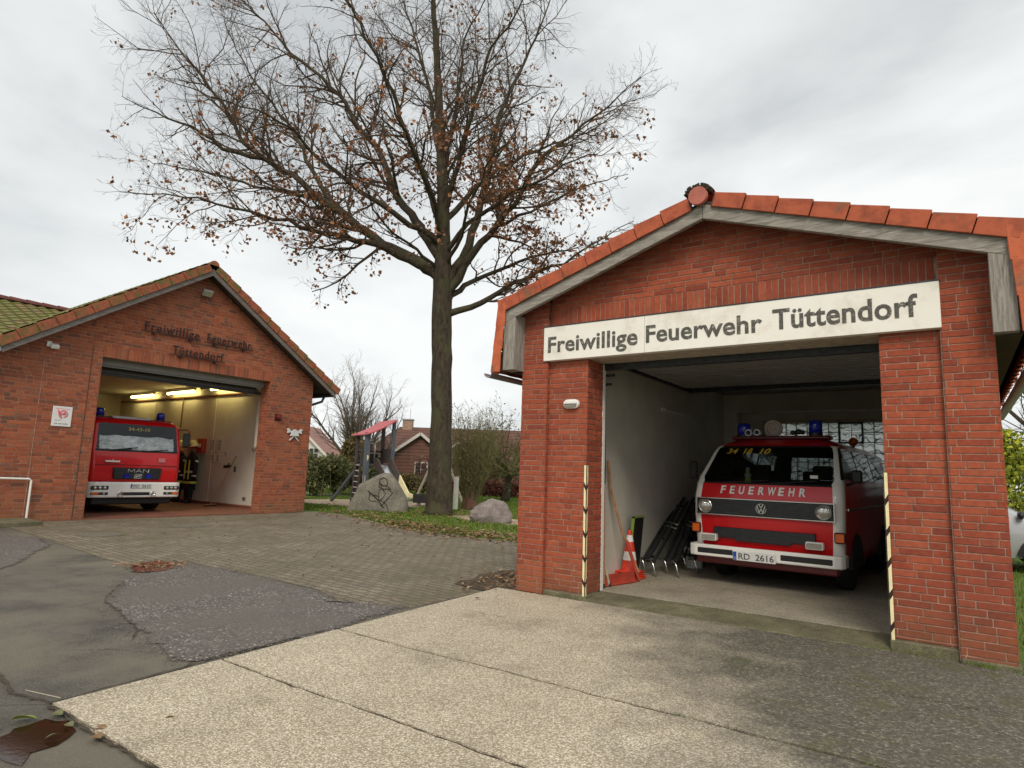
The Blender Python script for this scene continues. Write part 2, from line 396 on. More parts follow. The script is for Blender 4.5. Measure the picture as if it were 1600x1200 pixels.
def peb_extra(size, pal, darkmask, gap):
    def fn(nt, co, c, h, b):
        wn = noise_n(nt, co, 40, 2, .5); vv = nt.nodes.new('ShaderNodeVectorMath'); vv.operation = 'MULTIPLY_ADD'; nt.links.new(wn, vv.inputs[0]); vv.inputs[1].default_value = (.02,.02,0); nt.links.new(co, vv.inputs[2])
        v = N(nt, 'ShaderNodeTexVoronoi'); v.inputs['Scale'].default_value = size; nt.links.new(vv.outputs[0], v.inputs['Vector'])
        sx = nt.nodes.new('ShaderNodeSeparateColor'); nt.links.new(v.outputs['Color'], sx.inputs[0])
        r = ramp(nt, pal); nt.links.new(sx.outputs[0], r.inputs[0])
        r2 = ramp(nt, [(.30,(0,0,0)),(.62,(1,1,1))]); nt.links.new(v.outputs['Distance'], r2.inputs[0])
        cc = mix(nt, r2.outputs[0], r.outputs[0], gap)
        cc = mix(nt, .55, cc, mix(nt, 1, cc, c, 'MULTIPLY'))
        if darkmask: cc = darkmask(nt, co, cc)
        inv = nt.nodes.new('ShaderNodeMath'); inv.operation = 'SUBTRACT'; inv.inputs[0].default_value = 1; nt.links.new(v.outputs['Distance'], inv.inputs[1])
        return cc, inv.outputs[0]
    return fn
def slabmask(nt, co, c):
    # lichen and grime growing over the slabs in front of the garage pier
    sx = nt.nodes.new('ShaderNodeSeparateXYZ'); nt.links.new(co, sx.inputs[0])
    a = nt.nodes.new('ShaderNodeMath'); a.operation = 'MULTIPLY_ADD'; a.inputs[1].default_value = .30; a.inputs[2].default_value = 0; nt.links.new(sx.outputs[0], a.inputs[0])
    d = nt.nodes.new('ShaderNodeMath'); d.operation = 'MULTIPLY_ADD'; d.inputs[1].default_value = .16; nt.links.new(sx.outputs[1], d.inputs[0]); nt.links.new(a.outputs[0], d.inputs[2])
    n1 = noise_n(nt, co, 1.3, 7, .62); e = nt.nodes.new('ShaderNodeMath'); e.operation = 'MULTIPLY_ADD'; e.inputs[1].default_value = 1.0; nt.links.new(n1, e.inputs[0]); nt.links.new(d.outputs[0], e.inputs[2])
    r = ramp(nt, [(.52,(0,0,0)),(.95,(.92,.92,.92))]); nt.links.new(e.outputs[0], r.inputs[0])
    g = noise_n(nt, co, 45, 4, .7); gr = ramp(nt, [(.38,(.035,.032,.026)),(.56,(.10,.09,.068)),(.66,(.30,.28,.22))]); nt.links.new(g, gr.inputs[0])
    c = mix(nt, r.outputs[0], c, gr.outputs[0])
    g2 = noise_n(nt, co, 2.5, 7, .7); g3 = nt.nodes.new('ShaderNodeMath'); g3.operation = 'MULTIPLY'; nt.links.new(g2, g3.inputs[0]); nt.links.new(r.outputs[0], g3.inputs[1])
    r4 = ramp(nt, [(.48,(0,0,0)),(.62,(.6,.6,.6))]); nt.links.new(g3.outputs[0], r4.inputs[0])
    return mix(nt, r4.outputs[0], c, (.085,.09,.025))
M['slab'] = layered('exposed_aggregate_concrete', [(.30,(.22,.20,.17)),(.46,(.78,.76,.73)),(.66,(1,1,1))], 1.1, 60, .5, peb_extra(95, [(0,(.64,.56,.41)),(.3,(.78,.71,.55)),(.6,(.86,.80,.66)),(.86,(.56,.48,.36)),(.95,(.38,.30,.21)),(1,(.88,.84,.74))], slabmask, (.36,.30,.215)))
def gravmask(nt, co, c):
    f = noise_n(nt, co, 1.2, 6, .6); r = ramp(nt, [(.36,(0,0,0)),(.6,(.85,.85,.85))]); nt.links.new(f, r.inputs[0]); return mix(nt, r.outputs[0], c, (.12,.105,.09))
M['gravelasph'] = layered('chippings_asphalt', [(.35,(.7,.7,.7)),(.7,(1.1,1.1,1.1))], 2, 60, .5, peb_extra(48, [(0,(.10,.088,.08)),(.5,(.17,.155,.14)),(.78,(.27,.25,.225)),(.9,(.46,.43,.39)),(1,(.62,.59,.54))], gravmask, (.085,.075,.065)), .7)
def decal(name, src):
    # the same surface, its edge worn away raggedly into what lies below
    m = M[src].copy(); m.name = name; nt = m.node_tree; out = nt.nodes['Material Output']; b = nt.nodes['Principled BSDF']
    at = nt.nodes.new('ShaderNodeAttribute'); at.attribute_name = 'fade'
    f = noise_n(nt, coord(nt), 7, 8, .75); ad = nt.nodes.new('ShaderNodeMath'); ad.operation = 'MULTIPLY_ADD'; ad.inputs[1].default_value = 1.5; nt.links.new(f, ad.inputs[0])
    sb = nt.nodes.new('ShaderNodeMath'); sb.operation = 'ADD'; sb.inputs[1].default_value = -.75; nt.links.new(at.outputs['Fac'], sb.inputs[0]); nt.links.new(sb.outputs[0], ad.inputs[2])
    r = ramp(nt, [(.40,(0,0,0)),(.56,(1,1,1))]); nt.links.new(ad.outputs[0], r.inputs[0])
    t = nt.nodes.new('ShaderNodeBsdfTransparent'); mx = nt.nodes.new('ShaderNodeMixShader'); nt.links.new(r.outputs[0], mx.inputs[0]); nt.links.new(t.outputs[0], mx.inputs[1]); nt.links.new(b.outputs[0], mx.inputs[2]); nt.links.new(mx.outputs[0], out.inputs[0])
    return m
M['worn_chippings'] = decal('worn_chippings', 'gravelasph')
# block paving
m, nt, b = mat('block_paving'); co = coord(nt)
mp = nt.nodes.new('ShaderNodeMapping'); mp.inputs['Rotation'].default_value = (0,0,math.radians(4)); nt.links.new(co, mp.inputs[0])
wn = noise_n(nt, co, 5, 2); 
vv = nt.nodes.new('ShaderNodeVectorMath'); vv.operation = 'MULTIPLY_ADD'; nt.links.new(wn, vv.inputs[0]); vv.inputs[1].default_value = (.03,.03,0); nt.links.new(mp.outputs[0], vv.inputs[2])
br = N(nt, 'ShaderNodeTexBrick'); br.inputs['Scale'].default_value = 1; br.inputs['Brick Width'].default_value = .215; br.inputs['Row Height'].default_value = .125; br.inputs['Mortar Size'].default_value = .011; br.inputs['Mortar Smooth'].default_value = .5
br.inputs['Color1'].default_value = (.18,.145,.105,1); br.inputs['Color2'].default_value = (.27,.225,.165,1); br.inputs['Mortar'].default_value = (.05,.048,.022,1)
nt.links.new(vv.outputs[0], br.inputs['Vector'])
f = noise_n(nt, co, 1.1, 8, .68); r = ramp(nt, [(.4,(0,0,0)),(.66,(.85,.85,.85))]); nt.links.new(f, r.inputs[0])
c = mix(nt, r.outputs[0], br.outputs['Color'], (.125,.108,.06))
f = noise_n(nt, co, 30, 6, .75); r = ramp(nt, [(.3,(.55,.55,.55)),(.7,(1.35,1.35,1.35))]); nt.links.new(f, r.inputs[0]); c = mix(nt, 1, c, r.outputs[0], 'MULTIPLY')
nt.links.new(c, b.inputs['Base Color']); b.inputs['Roughness'].default_value = .85
iv = nt.nodes.new('ShaderNodeMath'); iv.operation = 'MULTIPLY_ADD'; iv.inputs[1].default_value = -1; nt.links.new(br.outputs['Fac'], iv.inputs[0]); nt.links.new(f, iv.inputs[2]); bump(nt, b, iv.outputs[0], .7, .01)
M['paving'] = m
M['lawn'] = layered('lawn_soil', [(.3,(.07,.11,.02)),(.55,(.11,.17,.025)),(.75,(.16,.15,.05))], .8, 40, .6)
M['sand'] = layered('sandy_soil', [(.3,(.30,.22,.14)),(.7,(.45,.36,.25))], 1.5, 60, .6)
M['dirt'] = layered('leafy_dirt', [(.3,(.045,.03,.018)),(.7,(.11,.075,.04))], 6, 60, .9)
M['floorR'] = layered('dusty_concrete_floor', [(.3,(.20,.175,.13)),(.5,(.30,.265,.20)),(.7,(.36,.32,.25))], 1.3, 50, .2)
M['floorL'] = layered('red_brown_floor', [(.3,(.15,.055,.035)),(.7,(.24,.09,.055))], 1.5, 40, .2, None, .6)
M['threshold'] = layered('mossy_concrete', [(.3,(.075,.068,.04)),(.55,(.15,.135,.075)),(.75,(.27,.24,.16))], 2.5, 60, .5)
M['stone'] = layered('granite_boulder', [(.3,(.13,.12,.10)),(.6,(.24,.22,.18)),(.8,(.30,.27,.2))], 2.5, 40, .9)
M['stoneP'] = layered('pinkish_boulder', [(.3,(.15,.12,.11)),(.6,(.27,.23,.215)),(.8,(.36,.31,.29))], 4, 40, .9)
M['crackdirt'] = simple('joint_dirt', (.055,.042,.028), .95, var=.5, scale=30)
m, nt, b = mat('puddle_water'); b.inputs['Base Color'].default_value = (.028,.012,.005,1); b.inputs['Roughness'].default_value = .08
bump(nt, b, noise_n(nt, coord(nt), 30, 3), .12, .002); M['water'] = m
m, nt, b = mat('rust_stain'); co = coord(nt); f = noise_n(nt, co, 8, 5); r = ramp(nt, [(.35,(.05,.025,.02)),(.7,(.20,.03,.02))]); nt.links.new(f, r.inputs[0]); nt.links.new(r.outputs[0], b.inputs['Base Color']); b.inputs['Roughness'].default_value = .4; M['redstain'] = m
M['metalcover'] = simple('cast_cover', (.17,.155,.125), .7, .2, var=.25, scale=14, bmp=.4)
# sign board with grime
m, nt, b = mat('white_sign_board'); co = coord(nt); f = noise_n(nt, co, 1.8, 8, .7); r = ramp(nt, [(.35,(.68,.62,.52)),(.5,(.84,.81,.73)),(.75,(.87,.85,.79))]); nt.links.new(f, r.inputs[0])
f2 = noise_n(nt, co, 14, 8, .8); r2 = ramp(nt, [(.64,(0,0,0)),(.8,(.5,.5,.5))]); nt.links.new(f2, r2.inputs[0]); c = mix(nt, r2.outputs[0], r.outputs[0], (.32,.27,.2))
nt.links.new(c, b.inputs['Base Color']); b.inputs['Roughness'].default_value = .6; M['signboard'] = m
# worn letters: paint flaking to white
m, nt, b = mat('flaking_black_letters'); co = coord(nt); f = noise_n(nt, co, 26, 6, .75); r = ramp(nt, [(.53,(.085,.08,.07)),(.68,(.40,.37,.32))]); nt.links.new(f, r.inputs[0]); nt.links.new(r.outputs[0], b.inputs['Base Color']); b.inputs['Roughness'].default_value = .8; M['letters'] = m
# house materials
M['houseroof'] = tile_mat('brown_roof_tile', (.13,.062,.045), (.075,.038,.03))
M['houseplank'] = simple('brown_cladding', (.15,.085,.065), .8, var=.2, scale=3)
M['houserender'] = simple('white_render', (.62,.60,.56), .85, var=.06)
M['whitewood'] = simple('white_painted_wood', (.6,.57,.52), .6, var=.12, scale=8)
M['palewood'] = simple('pale_timber', (.42,.36,.28), .8, var=.25, scale=12)
M['playwood'] = simple('dark_stained_wood', (.075,.055,.05), .75, var=.3, scale=9)
M['playblue'] = simple('blue_grey_post', (.10,.115,.14), .6, var=.2, scale=9)
# ------------------------------------------------------------------ brickwork
def clip(poly, conv):
    out = poly
    n = len(conv)
    for i in range(n):
        a = conv[i]; b = conv[(i+1) % n]; res = []
        def side(p): return (b[0]-a[0])*(p[1]-a[1]) - (b[1]-a[1])*(p[0]-a[0])
        for j in range(len(out)):
            p = out[j]; q = out[(j+1) % len(out)]; sp = side(p); sq = side(q)
            if sp >= 0: res.append(p)
            if (sp >= 0) != (sq >= 0):
                t = sp/(sp-sq); res.append((p[0]+(q[0]-p[0])*t, p[1]+(q[1]-p[1])*t))
        out = res
        if len(out) < 3: return []
    return out
def rect(a, b, c, d): return [(a,c),(b,c),(b,d),(a,d)]
def bricks(mb, mo, regions, P, L=.24, Hh=.052, j=.0105, soldier=False, seed=1, umin=-12, umax=12, zmax=7, z0=0, depth=.02):
    """P(u, z, d) -> point; d outward. regions: convex ccw polygons in (u,z). bricks go to mb, the mortar bed to mo"""
    rnd = random.Random(seed)
    for reg in regions:
        n = len(reg)
        vs = [P(u, z, -.0065) for u, z in reg]
        mo.add(vs, [tuple(range(n))])
    rows = []
    bb = [(min(p[0] for p in r), max(p[0] for p in r), min(p[1] for p in r), max(p[1] for p in r)) for r in regions]
    if soldier:
        for reg, q in zip(regions, bb):
            u = q[0]
            while u < q[1]-.02:
                yield_rect(mb, rect(u, u+Hh, q[2]+.005, q[3]-.005), [reg], P, rnd, depth); u += Hh+j
        return
    z = z0; row = 0
    while z < zmax:
        u = umin - rnd.random()*.25
        off = rnd.random()*(L+j)
        u = math.floor(umin/(L+j))*(L+j) + off - L
        row_hit = [i for i, q in enumerate(bb) if q[2] < z+Hh and q[3] > z]
        if row_hit:
            lo = min(bb[i][0] for i in row_hit); hi = max(bb[i][1] for i in row_hit)
            while u < hi:
                w = L
                if rnd.random() < .34: w = (L-j)/2
                if u+w > lo:
                    yield_rect(mb, rect(u, u+w, z, z+Hh), [regions[i] for i in row_hit], P, rnd, depth)
                u += w+j
        z += Hh+j; row += 1
def yield_rect(mb, r, regs, P, rnd, depth):
    for reg in regs:
        c = clip(r, reg)
        if len(c) < 3: continue
        xs = [p[0] for p in c]; zs = [p[1] for p in c]
        if max(xs)-min(xs) < .012 or max(zs)-min(zs) < .008: continue
        d = rnd.uniform(-.0012, .0012)
        jit = lambda: rnd.uniform(-.0015, .0015)
        cx = sum(xs)/len(xs); cz = sum(zs)/len(zs)
        n = len(c); e = .0022
        base = [(p[0]+jit(), p[1]+jit()) for p in c]
        inn = [(p[0]+(e if p[0] < cx else -e), p[1]+(e if p[1] < cz else -e)) for p in base]
        vs = [P(u, z, -depth) for u, z in base] + [P(u, z, d-.002) for u, z in base] + [P(u, z, d) for u, z in inn]
        fs = [tuple(range(2*n, 3*n))] + [(i,(i+1)%n,n+(i+1)%n,n+i) for i in range(n)] + [(n+i,n+(i+1)%n,2*n+(i+1)%n,2*n+i) for i in range(n)]
        mb.add(vs, fs)

# roof tiles over a sloping rectangle: O origin at eave, a = unit along eave, s = unit up slope, nrm
def pantiles(mb, O, a, s, nrm, width, length, tw=.30, tl=.34, step=.022, amp=.018, n=5, keep=None):
    O=V(O); a=V(a); s=V(s); nrm=V(nrm)
    rows = max(1, round(length/tl)); tl = length/rows; cols = max(1, round(width/tw)); tw = width/cols
    for r in range(rows):
        for c in range(cols):
            if keep and not keep(O + a*((c+.5)*tw) + s*((r+.5)*tl)): continue
            vs = []; 
            for k in range(n+1):
                u = k/n; h = amp*(math.cos(2*PI*u) if u < .6 else math.cos(2*PI*.6)+(1-math.cos(2*PI*.6))*((u-.6)/.4)**.7)
                for t, dz in ((0, step),(1, 0)):
                    vs.append(O + a*((c+u)*tw*.999) + s*((r+t*1.02)*tl) + nrm*(h+dz))
                vs.append(O + a*((c+u)*tw*.999) + s*(r*tl) + nrm*(h-.004))
            fs = []
            for k in range(n):
                i = k*3; fs.append((i, i+3, i+4, i+1)); fs.append((i+2, i+5, i+3, i))
            mb.add(vs, fs)

UNDER = []
def verge_tile(parent, m, p, q, h, depth, lift, yf, off):
    """one verge tile: from p (lower) to q (upper) in xz plane, face height h standing on the line p-q; yf = front face y"""
    p = V((p[0],0,p[1])); q = V((q[0],0,q[1])); d = (q-p); L = d.length; d.normalize()
    nn = V((-d.z,0,d.x)); 
    if nn.z < -.05 or (abs(nn.z) <= .3 and nn.x*off[3] < 0): nn = -nn
    mb = MB(); g = .005; t = .02
    def pt(a, b, y): v = p + d*a + nn*b; return (v.x, y, v.z)
    # lower end lifted (overlaps the next one below)
    A = [(.004,-.012+0),(L-.004,-.012),(L-.004, h-lift),(.004, h)]
    f = [pt(a,b,yf+(-.010 if i in (0,3) else .004)) for i,(a,b) in enumerate(A)]; bk = [pt(a,b,yf+t) for a,b in A]
    mb.add(f+bk, [(0,1,2,3),(7,6,5,4),(0,4,5,1),(1,5,6,2),(2,6,7,3),(3,7,4,0)])
    ub = [pt(a,b,yy) for yy in (yf+.012,yf+.05) for a,b in ((-.01,-.005),(L+.01,-.005),(L+.01,h-lift-.016),(-.01,h-lift-.016))]
    o2 = MB(); o2.add(ub, [(0,1,2,3),(7,6,5,4),(0,4,5,1),(1,5,6,2),(2,6,7,3),(3,7,4,0)]); UNDER.append((parent, o2, off[:3], off[3]))
    # top leg running back over the roof
    A2 = [(g,h-.018),(L+.02,h-lift-.018),(L+.02,h-lift-.001),(g,h-.001)]
    f = [pt(a,b,yf+t) for a,b in A2]; bk = [pt(a,b,yf+depth) for a,b in A2]
    mb.add(f+bk, [(0,1,2,3),(7,6,5,4),(0,4,5,1),(1,5,6,2),(2,6,7,3),(3,7,4,0)])
    o = mb.build('verge_tile', m, parent, bevel=.005, off=off[:3], seg=2)
    return o

# ================================================================== RIGHT GARAGE
XC = -2.05
RO = (XC, 6.53, 0)
ga = thing('brick_garage', 'smaller brick garage with orange tiles and a long white lettered board over its door', 'garage', RO)
def gb(mb, name, m, parent=None, **k): return mb.build(name, m, parent or ga, off=RO, **k)
YP, YI = 6.53, 6.59
ZR = lambda x: 4.27 - .335*abs(x-XC)
xl, xr = -4.43, .33
wal = MB(); mor = MB()
F = lambda Y: (lambda u, z, d: (u, Y-d, z))
gtop = lambda x: ZR(x) - .03
bricks(wal, mor, [rect(-4.43,-4.06,.0,2.3+1.0), [(-4.43,0),(-4.06,0),(-4.06,gtop(-4.06)),(-4.43,gtop(-4.43))], [(-.04,0),(.33,0),(.33,gtop(.33)),(-.04,gtop(-.04))]][1:], F(YP), seed=2)
bricks(wal, mor, [rect(-4.06,-3.53,0.06,2.77), rect(-.52,-.04,.10,2.77), [(-4.06,3.435),(-.04,3.435),(-.04,gtop(-.04)),(XC,gtop(XC)),(-4.06,gtop(-4.06))]], F(YI), seed=3)
# pilaster returns, jamb reveals, outer side walls
bricks(wal, mor, [rect(6.53,6.592,0,3.2)], lambda u,z,d: (-4.06+d,u,z), seed=4)
bricks(wal, mor, [rect(6.59,6.99,0.05,2.77)], lambda u,z,d: (-3.53+d,u,z), seed=5)
bricks(wal, mor, [rect(-6.99,-6.59,0.05,2.77)], lambda u,z,d: (-.52-d,-u,z), seed=6)
bricks(wal, mor, [rect(-13.6,-6.53,0,3.4)], lambda u,z,d: (-4.43-d,-u,z), seed=7, umin=-14, umax=-6, zmax=3.4)
bricks(wal, mor, [rect(6.53,13.6,0,3.4)], lambda u,z,d: (.33+d,u,z), seed=8, umin=6, umax=14, zmax=3.4)
# solid cores
c = MB()
for (a,b2,e,f2,z0,z1) in ((-4.42,-4.07,6.545,6.98,0,3.3),(-4.07,-3.545,6.605,6.98,0,2.77),(-.505,-.05,6.605,6.98,0,2.77),(-.05,.318,6.545,6.98,0,3.3),(-4.42,-3.82,6.98,13.58,0,3.25),(-.22,.318,6.98,13.58,0,3.25)): c.box(a,b2,e,f2,z0,z1)
c.prism([(-4.4,2.78),(.3,2.78),(.3,gtop(.3)-.02),(XC,gtop(XC)-.02),(-4.4,gtop(-4.4)-.02)], 6.606, 6.97, 'y')
w_o = gb(wal, 'brick_wall', M['brickA'])
gb(mor, 'mortar_joints', M['mortar'], w_o).location = (0,0,0)
gb(c, 'wall_core', M['mortar'], w_o)
# concrete plinth under the right pier
for q in ((-.54,-.045,6.56,6.98,-.05,.085),(-.04,.35,6.50,6.7,-.05,.035),(-4.45,-3.5,6.57,6.9,-.05,.045)):
    p = MB(); p.box(*q); gb(p, 'plinth', M['threshold'], bevel=.01)
sc = MB(); so = MB()
bricks(sc, so, [rect(-4.06,-.04,3.195,3.435)], F(YI), soldier=True, seed=9)
s_o = gb(sc, 'soldier_course', M['brickA']); gb(so, 'mortar_bed', M['mortar'], s_o)
# interior
i = MB()
i.quad((-3.81,6.98,0),(-3.81,13.3,0),(-3.81,13.3,3.1),(-3.81,6.98,3.1)); i.box(-.23,-.222,6.98,13.3,0,3.1)
# back wall round the glass block window, with a recess and beam
wx0, wx1, wz0, wz1 = -3.10, -.44, 1.22, 2.55
yb = 13.3
i.box(-3.81,wx0,yb,yb+.3,0,3.1); i.box(wx1,-.22,yb,yb+.3,0,3.1); i.box(wx0,wx1,yb,yb+.3,0,wz0); i.box(wx0,wx1,yb,yb+.3,wz1,3.1)
i.box(-3.81,-.22,yb-.35,yb,2.74,3.1); i.box(-3.81,-3.55,yb-.35,yb,0,2.74)
# inside of the front
i.box(-3.82,-3.56,6.982,7.0,0,3.1); i.box(-3.56,-.5,6.982,7.0,2.78,3.1)
gb(i, 'interior_wall', M['plaster'])
cl = MB(); cl.box(-3.82,-.22,6.98,13.6,3.1,3.2); gb(cl, 'ceiling', M['ceil'])
fl = MB(); fl.box(-3.82,-.22,7.0,13.6,-.02,.05); gb(fl, 'garage_floor', M['floorR'])
th = MB(); th.prism([(6.50,-.03),(7.0,-.03),(7.0,.045),(6.95,.045),(6.52,.004)], -3.53+.02, -.52-.02, 'x'); gb(th, 'threshold', M['threshold'], bevel=.006)
# lintel
li = MB(); li.box(-3.53,-.52,6.60,6.98,2.772,2.80); gb(li, 'concrete_lintel', M['palewood'])
# steel door frame
for q in ((-3.56,-3.525),(-.525,-.49)): d = MB(); d.box(q[0],q[1],6.99,7.05,.05,2.77); gb(d, 'door_frame', M['white'])
# glass block window
wg = MB(); nx = 14; bs = (wx1-wx0)/nx; nz = 7; bz = (wz1-wz0)/nz
for a in range(nx):
    for k in range(nz):
        if a in (7,8) and k in (5,6): continue
        x = wx0+a*bs; z = wz0+k*bz; wg.box(x+.006, x+bs-.006, yb+.08, yb+.16, z+.006, z+bz-.006)
for a in (7,8):
    for k in (5,6):
        x = wx0+a*bs; z = wz0+k*bz; wg.box(x+.014, x+bs-.014, yb+.07, yb+.13, z+.014, z+bz-.014)
w_ = gb(wg, 'glass_block_window', M['glassblock'])
fr = MB()
for a in range(nx+1): 
    x = wx0+a*bs; fr.box(x-.006,x+.006,yb+.09,yb+.15,wz0,wz1)
for k in range(nz+1):
    z = wz0+k*bz; fr.box(wx0,wx1,yb+.092,yb+.148,z-.006,z+.006)
x = wx0+7*bs; z = wz0+5*bz
for q in ((x-.02,x+2*bs+.02,z-.02,z+.012),(x-.02,x+2*bs+.02,wz1-.03,wz1+.0),(x-.02,x+.012,z,wz1),(x+2*bs-.012,x+2*bs+.02,z,wz1)): fr.box(q[0],q[1],yb+.05,yb+.165,q[2],q[3])
gb(fr, 'block_joints', M['darkmetal'], w_)
fr = MB(); fr.box(wx0-.05,wx1+.05,yb-.02,yb+.03,wz1,wz1+.05).box(wx0-.05,wx0,yb-.02,yb+.03,wz0,wz1); gb(fr, 'window_trim', M['palewood'], w_)
# sectional door parked under the ceiling
dr = thing_door = bpy.data.objects.new('overhead_door', None); COL.objects.link(dr); dr.parent = ga
for k in range(4):
    y0 = 7.25+k*.66
    q = MB(); q.box(-3.5,-.55,y0,y0+.64,2.84,2.88)
    for z in range(3): q.box(-3.5,-.55,y0+.1+z*.2,y0+.16+z*.2,2.833,2.84)
    if k == 0:
        q = MB(); q.box(-3.5,-.55,y0,y0+.16,2.84,2.88).box(-3.5,-.55,y0+.5,y0+.64,2.84,2.88)
        for m_ in range(6): q.box(-3.5+m_*.574,-3.5+m_*.574+.08,y0+.16,y0+.5,2.84,2.88)
        gl = MB(); gl.box(-3.45,-.6,y0+.17,y0+.49,2.858,2.866)
        o = q.build('door_panel', M['grey'], dr, off=RO); gl.build('pane', M['darkglass'], o, off=RO)
    else: q.build('door_panel', M['grey'], dr, off=RO)
tr = MB()
for X in (-3.66,-.42):
    tr.box(X-.03,X+.03,7.05,10.6,2.86,2.93).tube([(X,7.03,.1),(X,7.03,2.5),(X,7.08,2.72),(X,7.2,2.84),(X,7.5,2.88)],.025,6)
tr.box(-3.7,-.4,10.55,10.62,2.86,2.93).box(-3.56,-.5,7.02,7.10,2.70,2.775).tube([(-3.6,7.1,2.94),(-.45,7.1,2.94)],.03,8)
tr.build('door_track', M['darkmetal'], dr, off=RO)
# roof
rf = bpy.data.objects.new('roof', None); COL.objects.link(rf); rf.parent = ga
YF, YB = 6.30, 13.75
cosr = 1/math.sqrt(1+.325**2)
for sgn in (-1, 1):
    s = V((-sgn,0,.325)).normalized(); O = V((XC+sgn*2.56, YF+.12, ZR(XC+2.56)+.09)); nrm = V((sgn*.325,0,1)).normalized()
    mb = MB(); pantiles(mb, O, (0,1,0), s, nrm, YB-YF-.12, 2.56/cosr)
    mb.build('roof_tiles', M['tileAmoss'], rf, off=RO)
    mb = MB(); mb.prism([(XC+sgn*2.5,ZR(XC+2.5)-.02),(XC,ZR(XC)-.02),(XC,ZR(XC)+.06),(XC+sgn*2.5,ZR(XC+2.5)+.06)], YF+.05, YB, 'y'); mb.build('roof_boards', M['eaveboard'], rf, off=RO)
    # tiled skirt
    s = V((-sgn*.10,0,.66)).normalized(); O = V((XC+sgn*2.64, YF+.1, 2.64)); nrm = V((sgn,0,.12)).normalized()
    mb = MB(); pantiles(mb, O, (0,1,0), s, nrm, YB-YF-.1, .88, tl=.3); mb.build('skirt_tiles', M['tileAmoss'], rf, off=RO)
    mb = MB(); mb.prism([(XC+sgn*2.60,2.66),(XC+sgn*2.54,3.44),(XC+sgn*2.50,3.44),(XC+sgn*2.56,2.66)], YF+.05, YB, 'y'); mb.build('skirt_boards', M['eaveboard'], rf, off=RO)
    mb = MB(); mb.box(min(XC+sgn*2.38,XC+sgn*2.60),max(XC+sgn*2.38,XC+sgn*2.60),YF+.2,YB,2.66,2.69); mb.build('soffit', M['eaveboard'], rf, off=RO)
    # barge board
    mb = MB(); e0 = XC+sgn*2.53; hb = .155
    mb.prism([(XC+sgn*.002,ZR(XC)-.0),(e0,ZR(e0)),(e0,ZR(e0)-hb),(XC+sgn*.002,ZR(XC)-hb)], YF, YF+.06, 'y')
    o = mb.build('barge_board', M['timberH'], rf, off=RO, bevel=.004)
    mb = MB(); xa, xb = sorted((XC+sgn*2.36, XC+sgn*2.53)); mb.box(xa, xb, YF+.004, YI if sgn<0 else YF+.10, 2.66 if sgn<0 else 2.65, ZR(e0)-.06)
    mb.build('corner_board', M['timberV'], rf, off=RO, bevel=.004)
    # verge tiles along the slope, then down the skirt
    n = 8
    for k in range(n):
        t0, t1 = k/n, (k+1)/n
        xa = XC+sgn*(2.575-2.47*t0); xb = XC+sgn*(2.575-2.47*t1)
        verge_tile(rf, M['tileA'], (xa, ZR(xa)-.005+.0), (xb, ZR(xb)-.005), .155, .16, .016, YF-.035, (*RO, sgn))
    pts = [(XC+sgn*2.665,2.63),(XC+sgn*2.645,2.92),(XC+sgn*2.62,3.22),(XC+sgn*2.60,3.51)]
    for k in range(3):
        xa, za = pts[k]; xb, zb = pts[k+1]
        mb = MB(); w0, w1 = (.125, .115)
        P4 = [(xa-sgn*w0, za+.004),(xa+sgn*.014, za+.004),(xb+sgn*.004, zb+.012),(xb-sgn*w1, zb+.012)]
        mb.prism(P4, YF-.05+.004*k, YF-.028+.004*k, 'y')
        mb.prism([(xa+sgn*.014,za+.004),(xa-sgn*.006,za+.004),(xb-sgn*.022,zb),(xb-sgn*.003,zb)], YF-.028, YF+.12, 'y')
        mb.build('verge_tile', M['tileA'], rf, bevel=.005, off=RO)
# ridge tiles and end cap with moss
for k in range(18):
    y = YF+.02+k*.41; mb = MB(); n = 8; ra, rb = .125, .108
    vs = []; 
    for (yy, r) in ((y, ra),(y+.43, rb)):
        for j in range(n+1):
            t = PI*j/n; vs.append((XC+r*math.cos(t)*1.05, yy, ZR(XC)+.10+r*.95*math.sin(t)))
    mb.add(vs, [(j,j+1,n+2+j,n+1+j) for j in range(n)]); mb.build('ridge_tile', M['tileAmoss'], rf, off=RO, smooth=True)
mb = MB(); mb.lathe([(.05,-.012),(.088,-.008),(.098,.0),(.098,.05)], (XC-.02,YF-.045,ZR(XC)+.068), 20, Matrix.Rotation(PI/2,4,'X')); mb.build('ridge_end_cap', simple('dull_clay_cap', (.42,.13,.09), .8, var=.2), rf, off=RO)
mb = MB(); rr = random.Random(5)
for k in range(520):
    t = rr.uniform(.12,.90)*PI; r = .092+rr.uniform(0,.045); mb.ball((XC-.035+r*1.15*math.cos(t), YF+rr.uniform(-.05,.06), ZR(XC)+.085+r*math.sin(t)), rr.uniform(.007,.016), (5,4))
mb.build('moss_cushion', simple('dark_moss', (.05,.035,.02), .95, var=.5, scale=40), rf, off=RO)
# gutters
for sgn in (-1,1):
    mb = MB(); X = XC+sgn*2.74; mb.v; n = 8; vs = []
    for yy in (YF-.02, YB):
        for j in range(n+1):
            t = PI+PI*j/n; vs.append((X+.06*math.cos(t), yy, 2.635+.06*math.sin(t)))
        for j in range(n,-1,-1):
            t = PI+PI*j/n; vs.append((X+.054*math.cos(t), yy, 2.635+.054*math.sin(t)))
    m_ = 2*(n+1); mb.add(vs, [(j,(j+1)%m_,m_+(j+1)%m_,m_+j) for j in range(m_)] + [tuple(range(m_))])
    mb.build('gutter', M['galv'], ga, off=RO)
